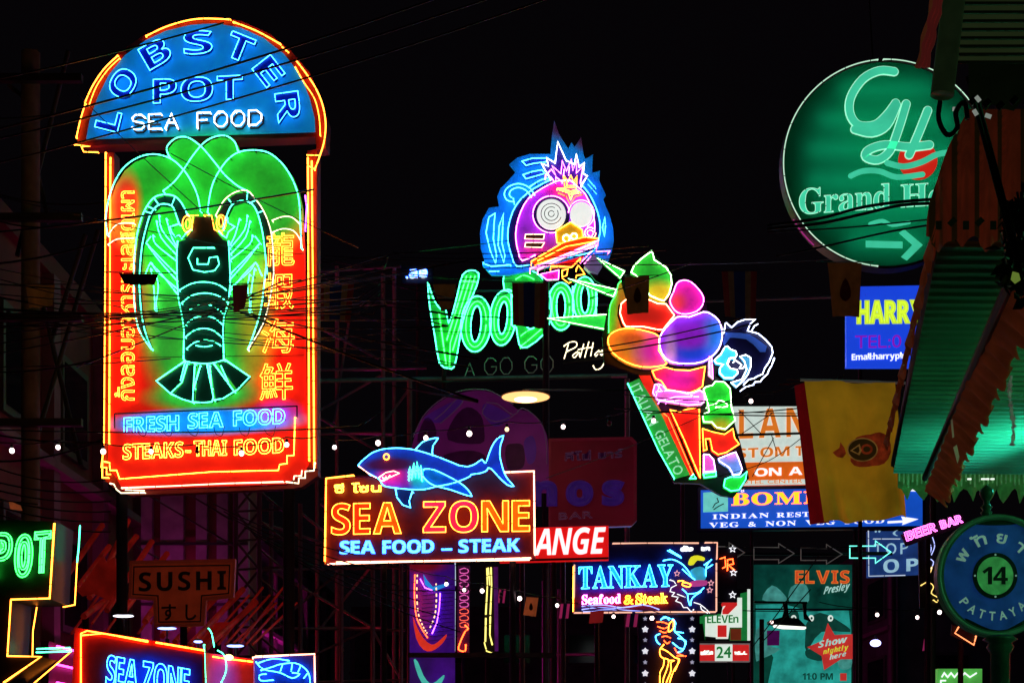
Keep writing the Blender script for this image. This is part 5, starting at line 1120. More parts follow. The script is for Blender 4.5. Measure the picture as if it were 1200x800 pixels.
S.slab('teal_swoosh', cr(z7([(80, 655), (105, 665), (140, 750), (180, 800), (220, 790), (265, 750), (270, 765), (235, 820), (160, 830), (110, 760)]), 2, True), paint('swoosh_teal', (0.08, 0.6, 0.5), 0.4, 0.75), 2, 4)
S.pole(500, 820, back=12)
S = Sign('purple_letter_column', 'narrow column of dim magenta and red neon letters', 'neon sign', 544, 830, 27.2, 0)
S.slab('panel', z7([(355, 65), (430, 65), (425, 610), (350, 610)]), paint('column_plum', (0.08, 0.008, 0.06), 0.5, 0.35, grain=0.6), -6, 0)
for i in range(9):
    y = 95 + i * 42
    S.tube('letter', [cr(z7([(365, y), (395, y - 12), (420, y), (415, y + 18), (375, y + 20), (368, y + 8)]), 2)], neon('dim_magenta', (0.9, 0.12, 0.5)) if i < 6 else neon('dim_red', (1.4, 0.15, 0.1)), 0.7, 3)
S.tube('letter', [cr(z7([(400, 440), (420, 460), (400, 480), (372, 540), (360, 590), (400, 600), (405, 560)]), 3)], RD, 1.0, 3)
S.tube('side_tube', [z7([(338, 20), (340, 190)]), z7([(338, 230), (336, 600)])], neon('dim_powder', (0.5, 0.6, 0.75)), 0.6, 3)
S.pole(544, 760)
S = Sign('yellow_tube_column', 'upright pair of broken yellow neon tubes beside a purple strip', 'neon sign', 575, 830, 27.4, 0)
S.slab('panel', z7([(525, 70), (610, 70), (600, 610), (515, 615)]), paint('column_dark', (0.012, 0.008, 0.012), 0.5), -6, 0)
S.slab('purple_strip', z7([(578, 75), (605, 75), (608, 600), (585, 600)]), paint('strip_purple', (0.12, 0.01, 0.20), 0.5, 0.5, grain=0.5), 0.4, 1.4)
S.tube('yellow_tube', [z7([(538, 85), (540, 190), (530, 370)]), z7([(562, 80), (566, 190), (558, 370)]), z7([(530, 395), (527, 540)]), z7([(558, 385), (555, 500), (570, 560)]), z7([(520, 545), (535, 600), (575, 615)]), z7([(545, 80), (555, 190)])], neon('tube_lemon', (1.9, 1.6, 0.35)), 0.9, 3)
S.pole(572, 760)
# ================================================================== ground and pavements
GRD = paint('asphalt', (0.05, 0.05, 0.052), 0.35, grain=0.4, scale=1.5)
PAV = paint('pavement_concrete', (0.18, 0.17, 0.16), 0.6, grain=0.4, scale=2)
def sheet(name, x0, x1, y0, y1, z, mat, thick_=0.0, kind='structure'):
    if thick_: o = box(name, ((x0 + x1) / 2, (y0 + y1) / 2, z - thick_ / 2), (x1 - x0, y1 - y0, thick_), mat)
    else: o = rawmesh(name, [(x0, y0, z), (x1, y0, z), (x1, y1, z), (x0, y1, z)], [(0, 1, 2, 3)], mat)
    o['kind'] = kind
    return o
sheet('ground', -400, 400, -100, 800, -0.02, paint('ground_earth', (0.06, 0.055, 0.05), 0.9))
sheet('road', -4.2, 4.2, -40, 140, -0.014, GRD)
sheet('pavement', -11, -4.2, -40, 140, 0.12, PAV, 0.16)
sheet('pavement', 4.2, 11, -40, 140, 0.12, PAV, 0.16)

# ================================================================== buildings in the dark
def building(name, label, x0, x1, y0, y1, H, wall, face, floors, bays, D0=None):
    """face = 'E' / 'W' gives the street side; front also gets windows"""
    e = bpy.data.objects.new(name, None); e.location = ((x0 + x1) / 2, (y0 + y1) / 2, 0); COL.objects.link(e)
    props(e, label, 'building')
    ox, oy = e.location.x, e.location.y
    box('wall', (0, 0, H / 2), (x1 - x0, y1 - y0, H), wall, e)
    box('parapet', (0, 0, H + 0.15), (x1 - x0 + 0.3, y1 - y0 + 0.3, 0.3), wall, e)
    GL = paint('window_glass_dark', (0.01, 0.012, 0.015), 0.08, grain=0.1)
    FRM = paint('window_frame', (0.10, 0.08, 0.08), 0.5)
    pil = paint('pilaster_plaster', (0.30, 0.13, 0.20), 0.6, grain=0.3, scale=3)
    sx = (x1 - ox) if face == 'E' else (x0 - ox); dx = 1 if face == 'E' else -1
    L = y1 - y0
    for f in range(floors):
        z = 3.6 + f * (H - 3.6) / floors; h = (H - 3.6) / floors * 0.55
        for b in range(bays):
            yy = -L / 2 + (b + 0.5) * L / bays
            fr = box('window', (sx + dx * 0.03, yy, z + h / 2 + 0.3), (0.10, L / bays * 0.52, h), FRM, e)
            box('pane', (sx + dx * 0.06, yy, z + h / 2 + 0.3), (0.06, L / bays * 0.44, h * 0.86), GL, fr)
        if y0 > 0:
            nb = max(1, int((x1 - x0) / 3))
            for b in range(nb):
                xx = -(x1 - x0) / 2 + (b + 0.5) * (x1 - x0) / nb
                fr = box('window', (xx, y0 - oy - 0.03, z + h / 2 + 0.3), (1.5, 0.10, h), FRM, e)
                box('pane', (xx, y0 - oy - 0.06, z + h / 2 + 0.3), (1.3, 0.06, h * 0.86), GL, fr)
        box('ledge', (sx + dx * 0.12, 0, z - 0.1), (0.3, L, 0.14), pil, e)
    for b in range(bays + 1):
        box('pilaster', (sx + dx * 0.09, -L / 2 + b * L / bays * 0.998 + 0.01, H / 2), (0.22, 0.35, H - 0.02), pil, e)
    return e
WM = paint('wall_maroon', (0.26, 0.05, 0.055), 0.7, grain=0.5, scale=1.2)
WG = paint('wall_grey', (0.16, 0.13, 0.14), 0.8, grain=0.5, scale=1.2)
building('maroon_building', 'dark maroon building rising behind the lobster sign on the left', -20, -7.6, 22, 34, 9.6, WM, 'E', 2, 4)
building('grey_building', 'unlit grey building further along the left side of the street', -20, -7.9, 35, 58, 8.4, WG, 'E', 2, 6)
building('right_building', 'unlit shop building over the corrugated awning on the right', 5.6, 14, 4, 15, 6.2, WG, 'W', 1, 7)
building('far_right_building', 'dark building beyond the blue and turquoise billboards on the right', 12.5, 26, 50, 80, 9, WG, 'W', 2, 6)
building('street_end_building', 'low dark building closing the far end of the street', -8, 8.5, 78, 90, 9.5, WG, 'W', 2, 3)
building('corner_building', 'unlit block left behind the steel scaffold tower', -24, -9, 62, 80, 10, WG, 'E', 3, 5)

# unseen neon tubes added at street level, fill light for the facades and scaffold
def fascia(label, x, y0, y1, z, tube):
    e = bpy.data.objects.new('fill_neon', None); e.location = (x, (y0 + y1) / 2, z); COL.objects.link(e)
    props(e, label, 'neon sign')
    L = y1 - y0; dx = 1 if x < 0 else -1
    box('board', (0, 0, 0), (0.12, L, 0.7), MAROON, e)
    for zz in (-0.28, 0.0, 0.28):
        rod('neon_tube', [(dx * 0.16, -L / 2 + 0.1, zz), (dx * 0.16, L / 2 - 0.1, zz)], 0.016, tube, e)
    box('canopy', (dx * 0.3, 0, -0.45), (0.7, L, 0.06), STEEL, e)
fascia('unseen magenta tubes added low on the maroon building to light it', -7.15, 23.5, 28.5, 3.2, neon('fascia_fill_magenta', (10, 0.4, 5)))
fascia('unseen red tubes added low on the grey building for fill light', -7.45, 36, 44, 3.1, neon('fascia_fill_red', (38, 1.2, 3.0)))
fascia('unseen magenta tubes added far along the grey building to light the scaffold', -7.45, 46, 54, 3.4, neon('fascia_fill_violet', (60, 2.0, 42)))
fascia('unseen red tubes added low on the right hand building for fill light', 5.3, 12.6, 14.8, 2.6, neon('fascia_fill_red', (38, 1.2, 3.0)))

# ================================================================== utility pole at the left
e = bpy.data.objects.new('utility_pole', None); e.location = at(36, 900, 21); e.location.z = 0; COL.objects.link(e)
props(e, 'tall concrete utility pole with crossed braces at the far left', 'utility pole')
def rel(o, px, py, D): return at(px, py, D) - o.location
CON = paint('pole_concrete', (0.22, 0.16, 0.15), 0.8, grain=0.4)
rod('shaft', [(0, 0, 0), (0, 0, rel(e, 36, 62, 21).z)], 0.13, CON, e, 10)
for a, b in (((20, 300), (80, 60)), ((100, 275), (60, 400)), ((30, 270), (95, 545)), ((115, 270), (35, 540)), ((38, 180), (58, 262))):
    rod('brace', [rel(e, *a, 21.1), rel(e, *b, 21.1)], 0.035, STEEL, e)
for y in (92, 255, 372, 495):
    box('crossarm', rel(e, 40, y, 20.8), (1.3, 0.1, 0.1), STEEL, e)
rod('street_bracket', [rel(e, 36, 120, 21), rel(e, 10, 100, 21)], 0.03, STEEL, e)

# ================================================================== scaffold tower
e = bpy.data.objects.new('scaffold_tower', None); e.location = (-6.2, 40.6, 0); COL.objects.link(e)
props(e, 'dim steel scaffold tower between the lobster sign and the green script sign', 'scaffold')
SCF = paint('scaffold_steel', (0.42, 0.26, 0.36), 0.45, 0, 0.3, grain=0.3)
posts = [(372, 312), (449, 312), (410, 320), (374, 560), ]
for x, D in ((372, 40), (449, 40), (395, 42), (462, 42)):
    a = rel(e, x, 312, D); rod('upright', [a, (a.x, a.y, 0)], 0.055, SCF, e)
for a, b, D in (((372, 318), (470, 312), 40), ((372, 357), (450, 357), 40), ((372, 433), (500, 431), 40), ((372, 508), (450, 506), 40), ((372, 560), (450, 556), 40), ((372, 640), (450, 640), 40), ((372, 735), (450, 735), 40),
                ((380, 387), (444, 420), 40.1), ((376, 480), (446, 440), 40.1), ((376, 490), (446, 530), 40.1), ((409, 375), (391, 495), 41), ((480, 455), (450, 495), 40.1), ((376, 585), (446, 560), 40.1), ((376, 590), (446, 640), 40.1), ((376, 735), (446, 650), 40.1),
                ((395, 357), (462, 357), 42), ((395, 433), (462, 433), 42), ((395, 508), (462, 508), 42), ((395, 600), (462, 600), 42)):
    rod('brace', [rel(e, *a, D), rel(e, *b, D)], 0.035, SCF, e)
e = bpy.data.objects.new('steel_gantry', None); e.location = (0, 36, 0); COL.objects.link(e)
props(e, 'long dark horizontal steel beam behind the green script sign on two posts', 'gantry')
rod('beam', [rel(e, 372, 446, 36), rel(e, 735, 440, 36)], 0.05, SCF, e)
rod('beam', [rel(e, 700, 357, 36), rel(e, 1008, 347, 36)], 0.03, SCF, e)
rod('upright', [rel(e, 1008, 347, 36), (rel(e, 1008, 347, 36).x, 0, 0)], 0.05, BLACK, e)
for x in (480, 735):
    a = rel(e, x, 444, 36); rod('upright', [a, (a.x, a.y, 0)], 0.06, SCF, e)
e = bpy.data.objects.new('steel_gantry', None); e.location = (0, 47, 0); COL.objects.link(e)
props(e, 'pair of thin dim uprights with a crossbar right of the yellow tube column', 'gantry')
for x, y in ((637, 680), (655, 690)):
    a = rel(e, x, y, 47); rod('upright', [a, (a.x, a.y, 0)], 0.05, SCF, e)
rod('beam', [rel(e, 480, 768, 47), rel(e, 700, 766, 47)], 0.05, SCF, e)

# ================================================================== torn red canopy at lower left
e = bpy.data.objects.new('red_canopy', None); e.location = (-5.2, 21.5, 0); COL.objects.link(e)
props(e, 'torn red slatted canopy left of and behind the SUSHI board', 'canopy')
RC = paint('canopy_red', (0.70, 0.022, 0.012), 0.6, 0.10, grain=0.6, scale=4)  # glow in the cloth stands in for red sign light
for a, b in (((90, 690), (128, 640)), ((105, 700), (160, 628)), ((125, 715), (178, 634)), ((140, 722), (196, 648)), ((98, 722), (128, 700)), ((190, 745), (232, 690)), ((205, 752), (262, 690)), ((222, 756), (285, 690)), ((240, 760), (300, 705)), ((170, 728), (188, 702)), ((118, 680), (150, 610)), ((60, 700), (120, 615))):
    rod('slat', [rel(e, *a, 21.2), rel(e, *b, 22.6)], 0.045, RC, e)
for i in range(0, 13, 2):
    x = 84 + i * 9 + (i % 3) * 3; L_ = 52 + (i * 17) % 30
    rod('slat', [rel(e, x, 742 - (i % 4) * 6, 21.4), rel(e, x + L_ * 0.72, 742 - (i % 4) * 6 - L_, 22.8)], 0.02, RC, e)
for i in range(9):
    x = 232 + i * 8
    rod('slat', [rel(e, x, 755, 21.6), rel(e, x + 52, 688 + (i % 3) * 9, 22.8)], 0.018, RC, e)
def cloth(name, pts, mat, parent, D, thick_=0.02):
    V = []; 
    for p in pts: V.append(tuple(rel(parent, p[0], p[1], D)))
    n = len(V); V += [(x, y + thick_, z) for x, y, z in V]
    tr_ = tessellate_polygon([[Vector((V[i][0], V[i][2], 0)) for i in range(n)]])
    Fc = [tuple(t) for t in tr_] + [tuple(i + n for i in t[::-1]) for t in tr_] + [(i, (i + 1) % n, (i + 1) % n + n, i + n) for i in range(n)]
    return rawmesh(name, V, Fc, mat, parent)
cloth('torn_cloth', z5([(330, 410), (415, 290), (440, 255), (455, 285), (490, 260), (490, 300), (530, 290), (535, 330), (470, 450), (400, 420), (350, 430)]), RC, e, 21.0)
cloth('torn_cloth', z5([(800, 690 - 60), (850, 580), (930, 540), (985, 540), (900, 640)]), RC, e, 22.0)
a = rel(e, 100, 720, 21.5); rod('upright', [a, (a.x, a.y, 0)], 0.05, STEEL, e)
a = rel(e, 255, 745, 21.8); rod('upright', [a, (a.x, a.y, 0)], 0.05, STEEL, e)

# ================================================================== small tube lamps near the SUSHI board
for i, (x, y, w_, lab) in enumerate(((145, 721.5, 12, 'small white tube lamp left of and above the red seafood sign'), (196, 736, 11, 'bluish tube lamp just under the SUSHI board'), (232.5, 751.5, 5, 'tiny blue lamp over the right end of the red seafood sign'), (276, 756.5, 10, 'bluish tube lamp above the magenta panel'))):
    L_ = Sign('tube_lamp', lab, 'lamp', x, y, 15.6, 0, 'small lamps over the lower left signs')
    L_.slab('lamp_tube', ell(x, y, w_, 1.6, 16), neon('lamp_cool', (2.2, 2.2, 2.6)) if i == 0 else neon('lamp_bluish', (1.0, 1.3, 3.6)), 0, 3)
    L_.slab('hood', ell(x, y - 2.2, w_ * 0.9, 1.0, 12), STEEL, 0, 4)
    L_.slab('stem', [(x - 1, y + 1.5), (x + 1, y + 1.5), (x + 0.8, y + 13), (x - 0.8, y + 13)], STEEL, 0, 1.5)
    L_.pole(x, y + 12, r=0.02, back=0)

# ================================================================== disc street lamp and others
S = Sign('disc_lamp', 'glowing flat disc lamp hanging above the shark sign', 'lamp', 616, 464, 29, 0)
u, v = 0, 0; k = S.k
lathe('shade', [(28 * k, -1.2 * k), (29 * k, -0.4 * k), (12 * k, 2.0 * k), (5 * k, 4 * k), (4 * k, 7 * k)], paint('shade_enamel', (0.6, 0.25, 0.1), 0.4, 0.12), S.e, 0, 0, 32)
lathe('diffuser', [(14.5 * k, -3.9 * k), (22 * k, -3.0 * k), (28 * k, -1.3 * k)], neon('disc_warm', (1.9, 0.85, 0.30)), S.e, 0, 0, 32)
lathe('bulb', [(2 * k, -6.5 * k), (7 * k, -5.6 * k), (12 * k, -4.6 * k), (14 * k, -3.6 * k)], WARM, S.e, 0, 0, 20)
rod('stem', [(0, 0, 6 * k), (0, 0.3, 12 * k)], 0.02, STEEL, S.e)
rod('arm', [(0, 0.3, 12 * k), at(735, 457, 35.9) - S.O], 0.02, BLACK, S.e); S.e['label'] = 'glowing flat disc lamp above the shark tail on a thin arm'
def spot(label, x, y, rx, ry, D, mat):
    S_ = Sign('spot_lamp', label, 'lamp', x, y, D, 0)
    V, Fc = [], []
    n, m_ = 12, 7
    for i in range(m_ + 1):
        th = PI * i / m_
        for j in range(n):
            a = 2 * PI * j / n
            V.append((rx * S_.k * math.sin(th) * math.cos(a), rx * S_.k * math.sin(th) * math.sin(a), ry * S_.k * math.cos(th)))
    for i in range(m_):
        for j in range(n): Fc.append((i * n + j, i * n + (j + 1) % n, (i + 1) * n + (j + 1) % n, (i + 1) * n + j))
    rawmesh('bulb', V, Fc, mat, S_.e, True)
    S_.slab('bracket', [(x - 1, y - ry - 5), (x + 1, y - ry - 5), (x + 1.4, y - ry + 0.5), (x - 1.4, y - ry + 0.5)], BLACK, -1, 1)
    return S_
spot('bluish white oval lamp low on the right below the lettered panel', 1026, 753, 6.5, 4.2, 30, neon('spot_violet', (2.0, 2.0, 5)))

# ================================================================== strings of bulbs
bulb_me = None
def bulb_string(label, pts, D, dark=(), warm=(), r=3.15, ends=None):
    global bulb_me
    e = bpy.data.objects.new('bulb_string', None); e.location = at(pts[0][0], pts[0][1], D); COL.objects.link(e)
    props(e, label, 'string lights')
    kk = D / F
    wl = [(x, y - 9) for x, y in pts]
    if ends: wl = [ends[0]] + wl + [ends[1]]
    line = []
    for i in range(len(wl) - 1):
        a, b = wl[i], wl[i + 1]; L = abs(b[0] - a[0])
        for t in range(6):
            q = t / 6; line.append((a[0] + (b[0] - a[0]) * q, a[1] + (b[1] - a[1]) * q + 4 * q * (1 - q) * L * 0.045))
    line.append(wl[-1])
    V, Fc = [], []
    tube3(V, Fc, [rel(e, *p, D) for p in line], 0.007, 5)
    rawmesh('cable', V, Fc, WIRE, e, True)
    for i, p in enumerate(pts):
        c_ = rel(e, *p, D)
        mt = paint('bulb_dead_glass', (0.25, 0.06, 0.10), 0.1) if i in dark else (neon('bulb_dim_warm', (2.2, 1.5, 0.8)) if i in warm else BULB)
        V, Fc = [], []
        n, m_ = 12, 8; rr = r * kk * (0.78, 0.95, 0.86, 1.0, 0.82)[(i + int(D)) % 5]
        for a in range(m_ + 1):
            th = PI * a / m_
            for j in range(n):
                an = 2 * PI * j / n
                sc = 1.0 if th > 0.9 else 0.85
                V.append((c_.x + rr * math.sin(th) * math.cos(an) * sc, c_.y + rr * math.sin(th) * math.sin(an) * sc, c_.z + rr * math.cos(th) * (1.25 if th < 1.2 else 1.0)))
        for a in range(m_):
            for j in range(n): Fc.append((a * n + j, (a + 1) * n + j, (a + 1) * n + (j + 1) % n, a * n + (j + 1) % n))
        b = rawmesh('bulb', V, Fc, mt, e, True)
        lathe('socket', [(1.6 * kk, c_.z + rr * 1.0), (2.0 * kk, c_.z + rr * 1.9), (1.4 * kk, c_.z + rr * 2.4), (0.5 * kk, c_.z + rr * 2.6)], BLACK, b, c_.x, c_.y, 8)
    return e
bulb_string('bulb string running left to right across the foot of the lobster sign', [(14, 528), (68, 524), (121, 529), (177, 529), (231, 529), (283, 531), (336, 521)], 16.4, dark=(4,), ends=((-60, 505), (370, 512)))
bulb_string('bulb string hanging from the lobster sign past the shark back', [(392, 524), (443, 519), (499, 513), (550, 508), (594, 503), (660, 500), (714, 496)], 20.5, dark=(6,), warm=(4,), ends=((366, 505), (740, 480)))
bulb_string('three widely spaced bulbs over the gelato boy and the yellow flag', [(766, 493), (880, 470), (937, 460)], 19.0, ends=((735, 478), (990, 440)))
bulb_string('bulb string low in the middle under the shark and fish signs', [(523, 684), (544, 691), (565, 692), (587, 699), (609, 701), (653, 709), (719, 722), (764, 724)], 24, dark=(3,), r=2.6, ends=((470, 662), (800, 722)))
bulb_string('three small bulbs in the dark left of the round street sign', [(1028, 720), (1075, 723), (1101, 717)], 24, r=2.6, ends=((960, 705), (1120, 705)))

# ================================================================== flags
def flag(label, corners, D, cols, cat='flag', fold=0.02, emblem=None, name='hanging_flag', group='small flags hanging over the street', nx=10, nz=12, seed=0, weights=None):
    """corners TL, TR, BR, BL in pixels; cols = list of column materials, left to right"""
    e = bpy.data.objects.new(name, None); e.location = (at(*corners[0], D) + at(*corners[1], D)) / 2; COL.objects.link(e)
    props(e, label, cat, group)
    rnd = random.Random(seed); ph = rnd.random() * 6
    TL, TR, BR, BL = [rel(e, *c_, D) for c_ in corners]
    W = (TR - TL).length
    def pt(a, b, o):
        p = (TL * (1 - a) + TR * a) * (1 - b) + (BL * (1 - a) + BR * a) * b
        d = fold * W / 0.5 * (math.sin(a * 9 + ph + b * 1.5) + 0.5 * math.sin(a * 17 + 2 * ph - b * 2)) * (0.3 + 0.7 * b)
        z = 0.012 * W * math.sin(a * 12 + ph) * b
        return (p.x, p.y + d + o, p.z + z)
    ws = weights or [1] * len(cols); tot = sum(ws); acc = 0
    cloth_o = None
    V, Fc, mi = [], [], []
    n0 = (nx + 1) * (nz + 1)
    for o in (0.0, 0.006):
        for j in range(nz + 1):
            for i in range(nx + 1): V.append(pt(i / nx, j / nz, o))
    bounds = []; acc = 0
    for w_ in ws: acc += w_ / tot; bounds.append(acc)
    for j in range(nz):
        for i in range(nx):
            a = j * (nx + 1) + i
            q = (i + 0.5) / nx; m_ = next(k_ for k_, b_ in enumerate(bounds) if q <= b_ + 1e-6)
            Fc.append((a, a + nx + 1, a + nx + 2, a + 1)); mi.append(m_)
            Fc.append((a + n0, a + n0 + 1, a + n0 + nx + 2, a + n0 + nx + 1)); mi.append(m_)
    o = rawmesh('cloth', V, Fc, cols[0], e, True)
    for c_ in cols[1:]: o.data.materials.append(c_)
    o.data.polygons.foreach_set('material_index', mi)
    rod('cord', [TL + Vector((-0.15, 0, 0.01)), TR + Vector((0.15, 0, 0.01))], 0.006, WIRE, e)
    return e
fr_ = paint('flag_red', (0.22, 0.02, 0.015), 0.8, 0.03, grain=0.3, trans=0.3); fw = paint('flag_white', (0.22, 0.12, 0.05), 0.8, 0.03, grain=0.3, trans=0.3); fb = paint('flag_blue', (0.012, 0.02, 0.08), 0.8, 0.05, grain=0.3, trans=0.3)  # flag cloths carry a little emission as street light
fy = paint('flag_yellow_small', (0.30, 0.13, 0.03), 0.8, 0.05, grain=0.4, trans=0.3); fo = paint('flag_orange', (0.65, 0.16, 0.05), 0.8, 0.28, grain=0.4, trans=0.3)
TH = [fr_, fw, fb, fw, fr_]; TW = [1, 1, 2, 1, 1]
flag('striped flag hanging in front of the middle of the green script word', [(600, 331), (640, 331), (638, 385), (602, 381)], 26, TH, seed=1, nx=12, weights=TW)
flag('dark striped flag against the black between the lobster sign and the scaffold', [(372, 333), (415, 333), (410, 378), (374, 374)], 24, TH, seed=2, nx=12, weights=TW)
flag('dark striped flag hanging high behind the blue haired boy', [(846, 318), (887, 318), (885, 373), (850, 371)], 33, TH, seed=3, nx=12, weights=TW)
em = []
for lab, cs, D, sd in (('brown yellow flag covering the top left corner of the green script word', [(507, 333), (534, 333), (531, 360), (517, 365)], 26, 4), ('brown flag with dark emblem hanging over the green gelato scoop', [(732, 325), (761, 323), (760, 366), (735, 368)], 24, 5),
                      ('brown flag with dark emblem directly under the round hotel sign', [(970, 308), (1010, 308), (1007, 371), (976, 370)], 20, 6), ('small maroon flag over the right claw of the lobster', [(272, 334), (291, 333), (287, 360), (274, 367)], 15.5, 7),
                      ('small dull yellow flag near the utility pole at the far left', [(30, 334), (64, 334), (62, 358), (34, 361)], 19, 8), ('orange lit flag low in the middle right of the yellow tube column', [(617, 699), (631, 700), (628, 722), (613, 720)], 27, 9)):
    fg = flag(lab, cs, D, [fo if 'orange lit' in lab else (paint('flag_maroon', (0.35, 0.06, 0.05), 0.8, 0.03) if 'maroon' in lab else fy)], seed=sd)
    if 'emblem' in lab or 'orange lit' in lab:
        cxm = sum(c_[0] for c_ in cs) / 4; cym = sum(c_[1] for c_ in cs) / 4
        hh = (cs[3][1] - cs[0][1]) * 0.22
        cloth('emblem', cr([(cxm, cym - hh), (cxm + hh * 0.4, cym - hh * 0.2), (cxm + hh * 0.45, cym + hh * 0.6), (cxm, cym + hh), (cxm - hh * 0.45, cym + hh * 0.6), (cxm - hh * 0.4, cym - hh * 0.2)], 2, True), paint('emblem_dark', (0.10, 0.02, 0.015), 0.8), fg, D - 0.06, 0.008)
flag('flat dark maroon pennant lying across the left claw of the lobster', [(139, 320), (186, 321), (180, 334), (146, 333)], 15.5, [MAROON], seed=11)
for i, (x, y) in enumerate(((60, 586), )):
    flag('small orange red pennant at the far left above the POT sign', [(10, 586), (24, 592), (26, 598), (12, 596)], 13, [fo], seed=12)
for i, (x, y, w_, h_, lab) in enumerate(((657, 707, 11, 17, 'small striped flag hanging left under the serif seafood sign'), (735, 719, 13, 15, 'small striped flag left of the dancer sign'), (585, 690, 8, 16, 'small striped flag just right of the yellow tube column'),
                                         (1083, 748, 12, 14, 'tiny striped flag in the dark left below the round street sign'))):
    flag(lab, [(x, y), (x + w_, y), (x + w_ - 2, y + h_), (x - 2, y + h_)], 28, [paint('flag_magenta_lit', (0.5, 0.03, 0.16), 0.8, 0.4), fb, paint('flag_magenta_lit', (0.5, 0.03, 0.16), 0.8, 0.4)], seed=20 + i)
flag('small red flag hanging from the lower left of the serif seafood sign', [(692, 716), (708, 715), (706, 729), (690, 730)], 28, [paint('flag_red_lit', (0.4, 0.02, 0.02), 0.8, 0.3)], seed=30)

# big yellow flag with its emblem and the red flag behind it
YF = paint('flag_big_yellow', (0.66, 0.40, 0.02), 0.7, 0.30, grain=0.5, scale=2.0, trans=0.4)  # cloth brightened by its own emission, light put into the colour
D = 13
fg = flag('large yellow flag with a red oval emblem hanging from a silver pole', [(943, 446), (1048, 449), (1064, 606), (965, 613)], D, [YF], name='yellow_flag', group=None, fold=0.075, nx=36, nz=30, seed=41)
ER, ED, EG = paint('emblem_red', (0.50, 0.06, 0.015), 0.7, 0.22, grain=0.7, scale=14), paint('emblem_black', (0.12, 0.06, 0.01), 0.7, 0.1), paint('emblem_gold', (0.60, 0.28, 0.06), 0.7, 0.22, grain=0.6, scale=14)
zf = Zm(800, 430, 3.81)
def em_(name, pts, m_, dd): cloth(name, pts, m_, fg, D - 0.11 - dd, 0.006)
em_('emblem_wing', cr(zf([(840, 300), (880, 290), (920, 315), (930, 380), (900, 430), (850, 440), (790, 445), (750, 420), (760, 330), (800, 305)]), 2, True), ER, 0)
em_('emblem_wing', zf([(670, 380), (700, 360), (705, 335), (722, 360), (730, 385), (715, 405), (690, 400)]), ER, 0)
em_('emblem_disc', ell(*zf([(803, 368)])[0], 18, 14, 30), EG, 0.01)
em_('emblem_field', ell(*zf([(803, 368)])[0], 16.5, 12.5, 30), ED, 0.02)
em_('emblem_leaf', zf([(748, 372), (790, 342), (800, 372), (790, 392)]), EG, 0.03)
em_('emblem_leaf', [zf([(758, 371), (785, 352), (790, 372), (784, 384)])][0], ED, 0.04)
em_('emblem_core', ell(*zf([(822, 366)])[0], 7, 6, 16), ER, 0.03)
em_('emblem_core', ell(*zf([(822, 366)])[0], 4.2, 3.5, 12), ED, 0.04)
for _a in range(-70, 80, 20):
    _x, _y = 830 + 62 * math.cos(math.radians(_a)), 368 + 56 * math.sin(math.radians(_a))
    em_('emblem_flame', zf([(_x, _y - 9), (_x + 26 * math.cos(math.radians(_a)), _y + 22 * math.sin(math.radians(_a))), (_x, _y + 9)]), ER, 0.002 * _a / 20 + 0.012)
e = bpy.data.objects.new('flag_pole', None); e.location = at(940, 446, D); COL.objects.link(e)
props(e, 'thin silver pole holding the yellow flag out from the awning', 'flag pole')
SIL = paint('pole_silver', (0.6, 0.62, 0.6), 0.3, 0.04, 0.6)
rod('rod', [rel(e, 938, 445, D), rel(e, 1112, 450, D)], 0.012, SIL, e)
box('clamp', rel(e, 1104, 446, D), (0.14, 0.05, 0.1), BLACK, e)
box('clamp_stem', rel(e, 1113, 438, D), (0.02, 0.03, 0.14), BLACK, e)
flag('narrow dark red flag edge hanging just behind the yellow flag', [(931, 452), (946, 447), (972, 612), (949, 614)], 13.4, [paint('flag_deep_red', (0.42, 0.005, 0.02), 0.8, 0.08, grain=0.3)], name='red_flag', group=None, nx=6, nz=10, seed=42)

# ================================================================== awning on the right
e = bpy.data.objects.new('corrugated_awning', None); e.location = (3.4, 9.2, 0); COL.objects.link(e)
props(e, 'corrugated roof awning with scalloped orange and green valances on the right', 'awning')
AW = e
def corr(name, P00, P10, P01, P11, n, amp, mat):
    """sheet with ridges along its first direction; P00-P10 near edge, P01-P11 far edge (world points)"""
    V, Fc = [], []
    m_ = n * 4
    for j in range(m_ + 1):
        t = (j + {0: 0.0, 1: -0.75, 2: -1.0, 3: 0.85}[j % 4]) / m_ if 0 < j < m_ else j / m_; a = P00.lerp(P01, t); b = P10.lerp(P11, t)
        dz = -amp if j % 4 == 0 else (-amp if j % 4 == 1 and False else 0.0)
        for i in range(7):
            p = a.lerp(b, i / 6) - AW.location
            V.append((p.x, p.y, p.z + dz))
    n0 = len(V); V += [(x, y, z + 0.012) for x, y, z in V]
    for j in range(m_):
        for i in range(6):
            a = j * 7 + i
            Fc.append((a, a + 7, a + 8, a + 1)); Fc.append((a + n0, a + n0 + 1, a + n0 + 8, a + n0 + 7))
    return rawmesh(name, V, Fc, mat, AW)
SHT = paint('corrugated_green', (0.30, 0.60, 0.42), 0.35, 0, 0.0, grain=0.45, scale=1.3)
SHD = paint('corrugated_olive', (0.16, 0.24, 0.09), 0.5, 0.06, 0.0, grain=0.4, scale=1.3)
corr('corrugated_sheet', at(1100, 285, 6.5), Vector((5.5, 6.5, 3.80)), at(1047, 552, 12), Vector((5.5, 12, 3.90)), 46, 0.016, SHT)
corr('corrugated_sheet', at(1132, -60, 4.4), Vector((4.4, 4.4, 3.95)), at(1120, 66, 5.0), Vector((4.4, 5.0, 3.92)), 12, 0.02, SHD)
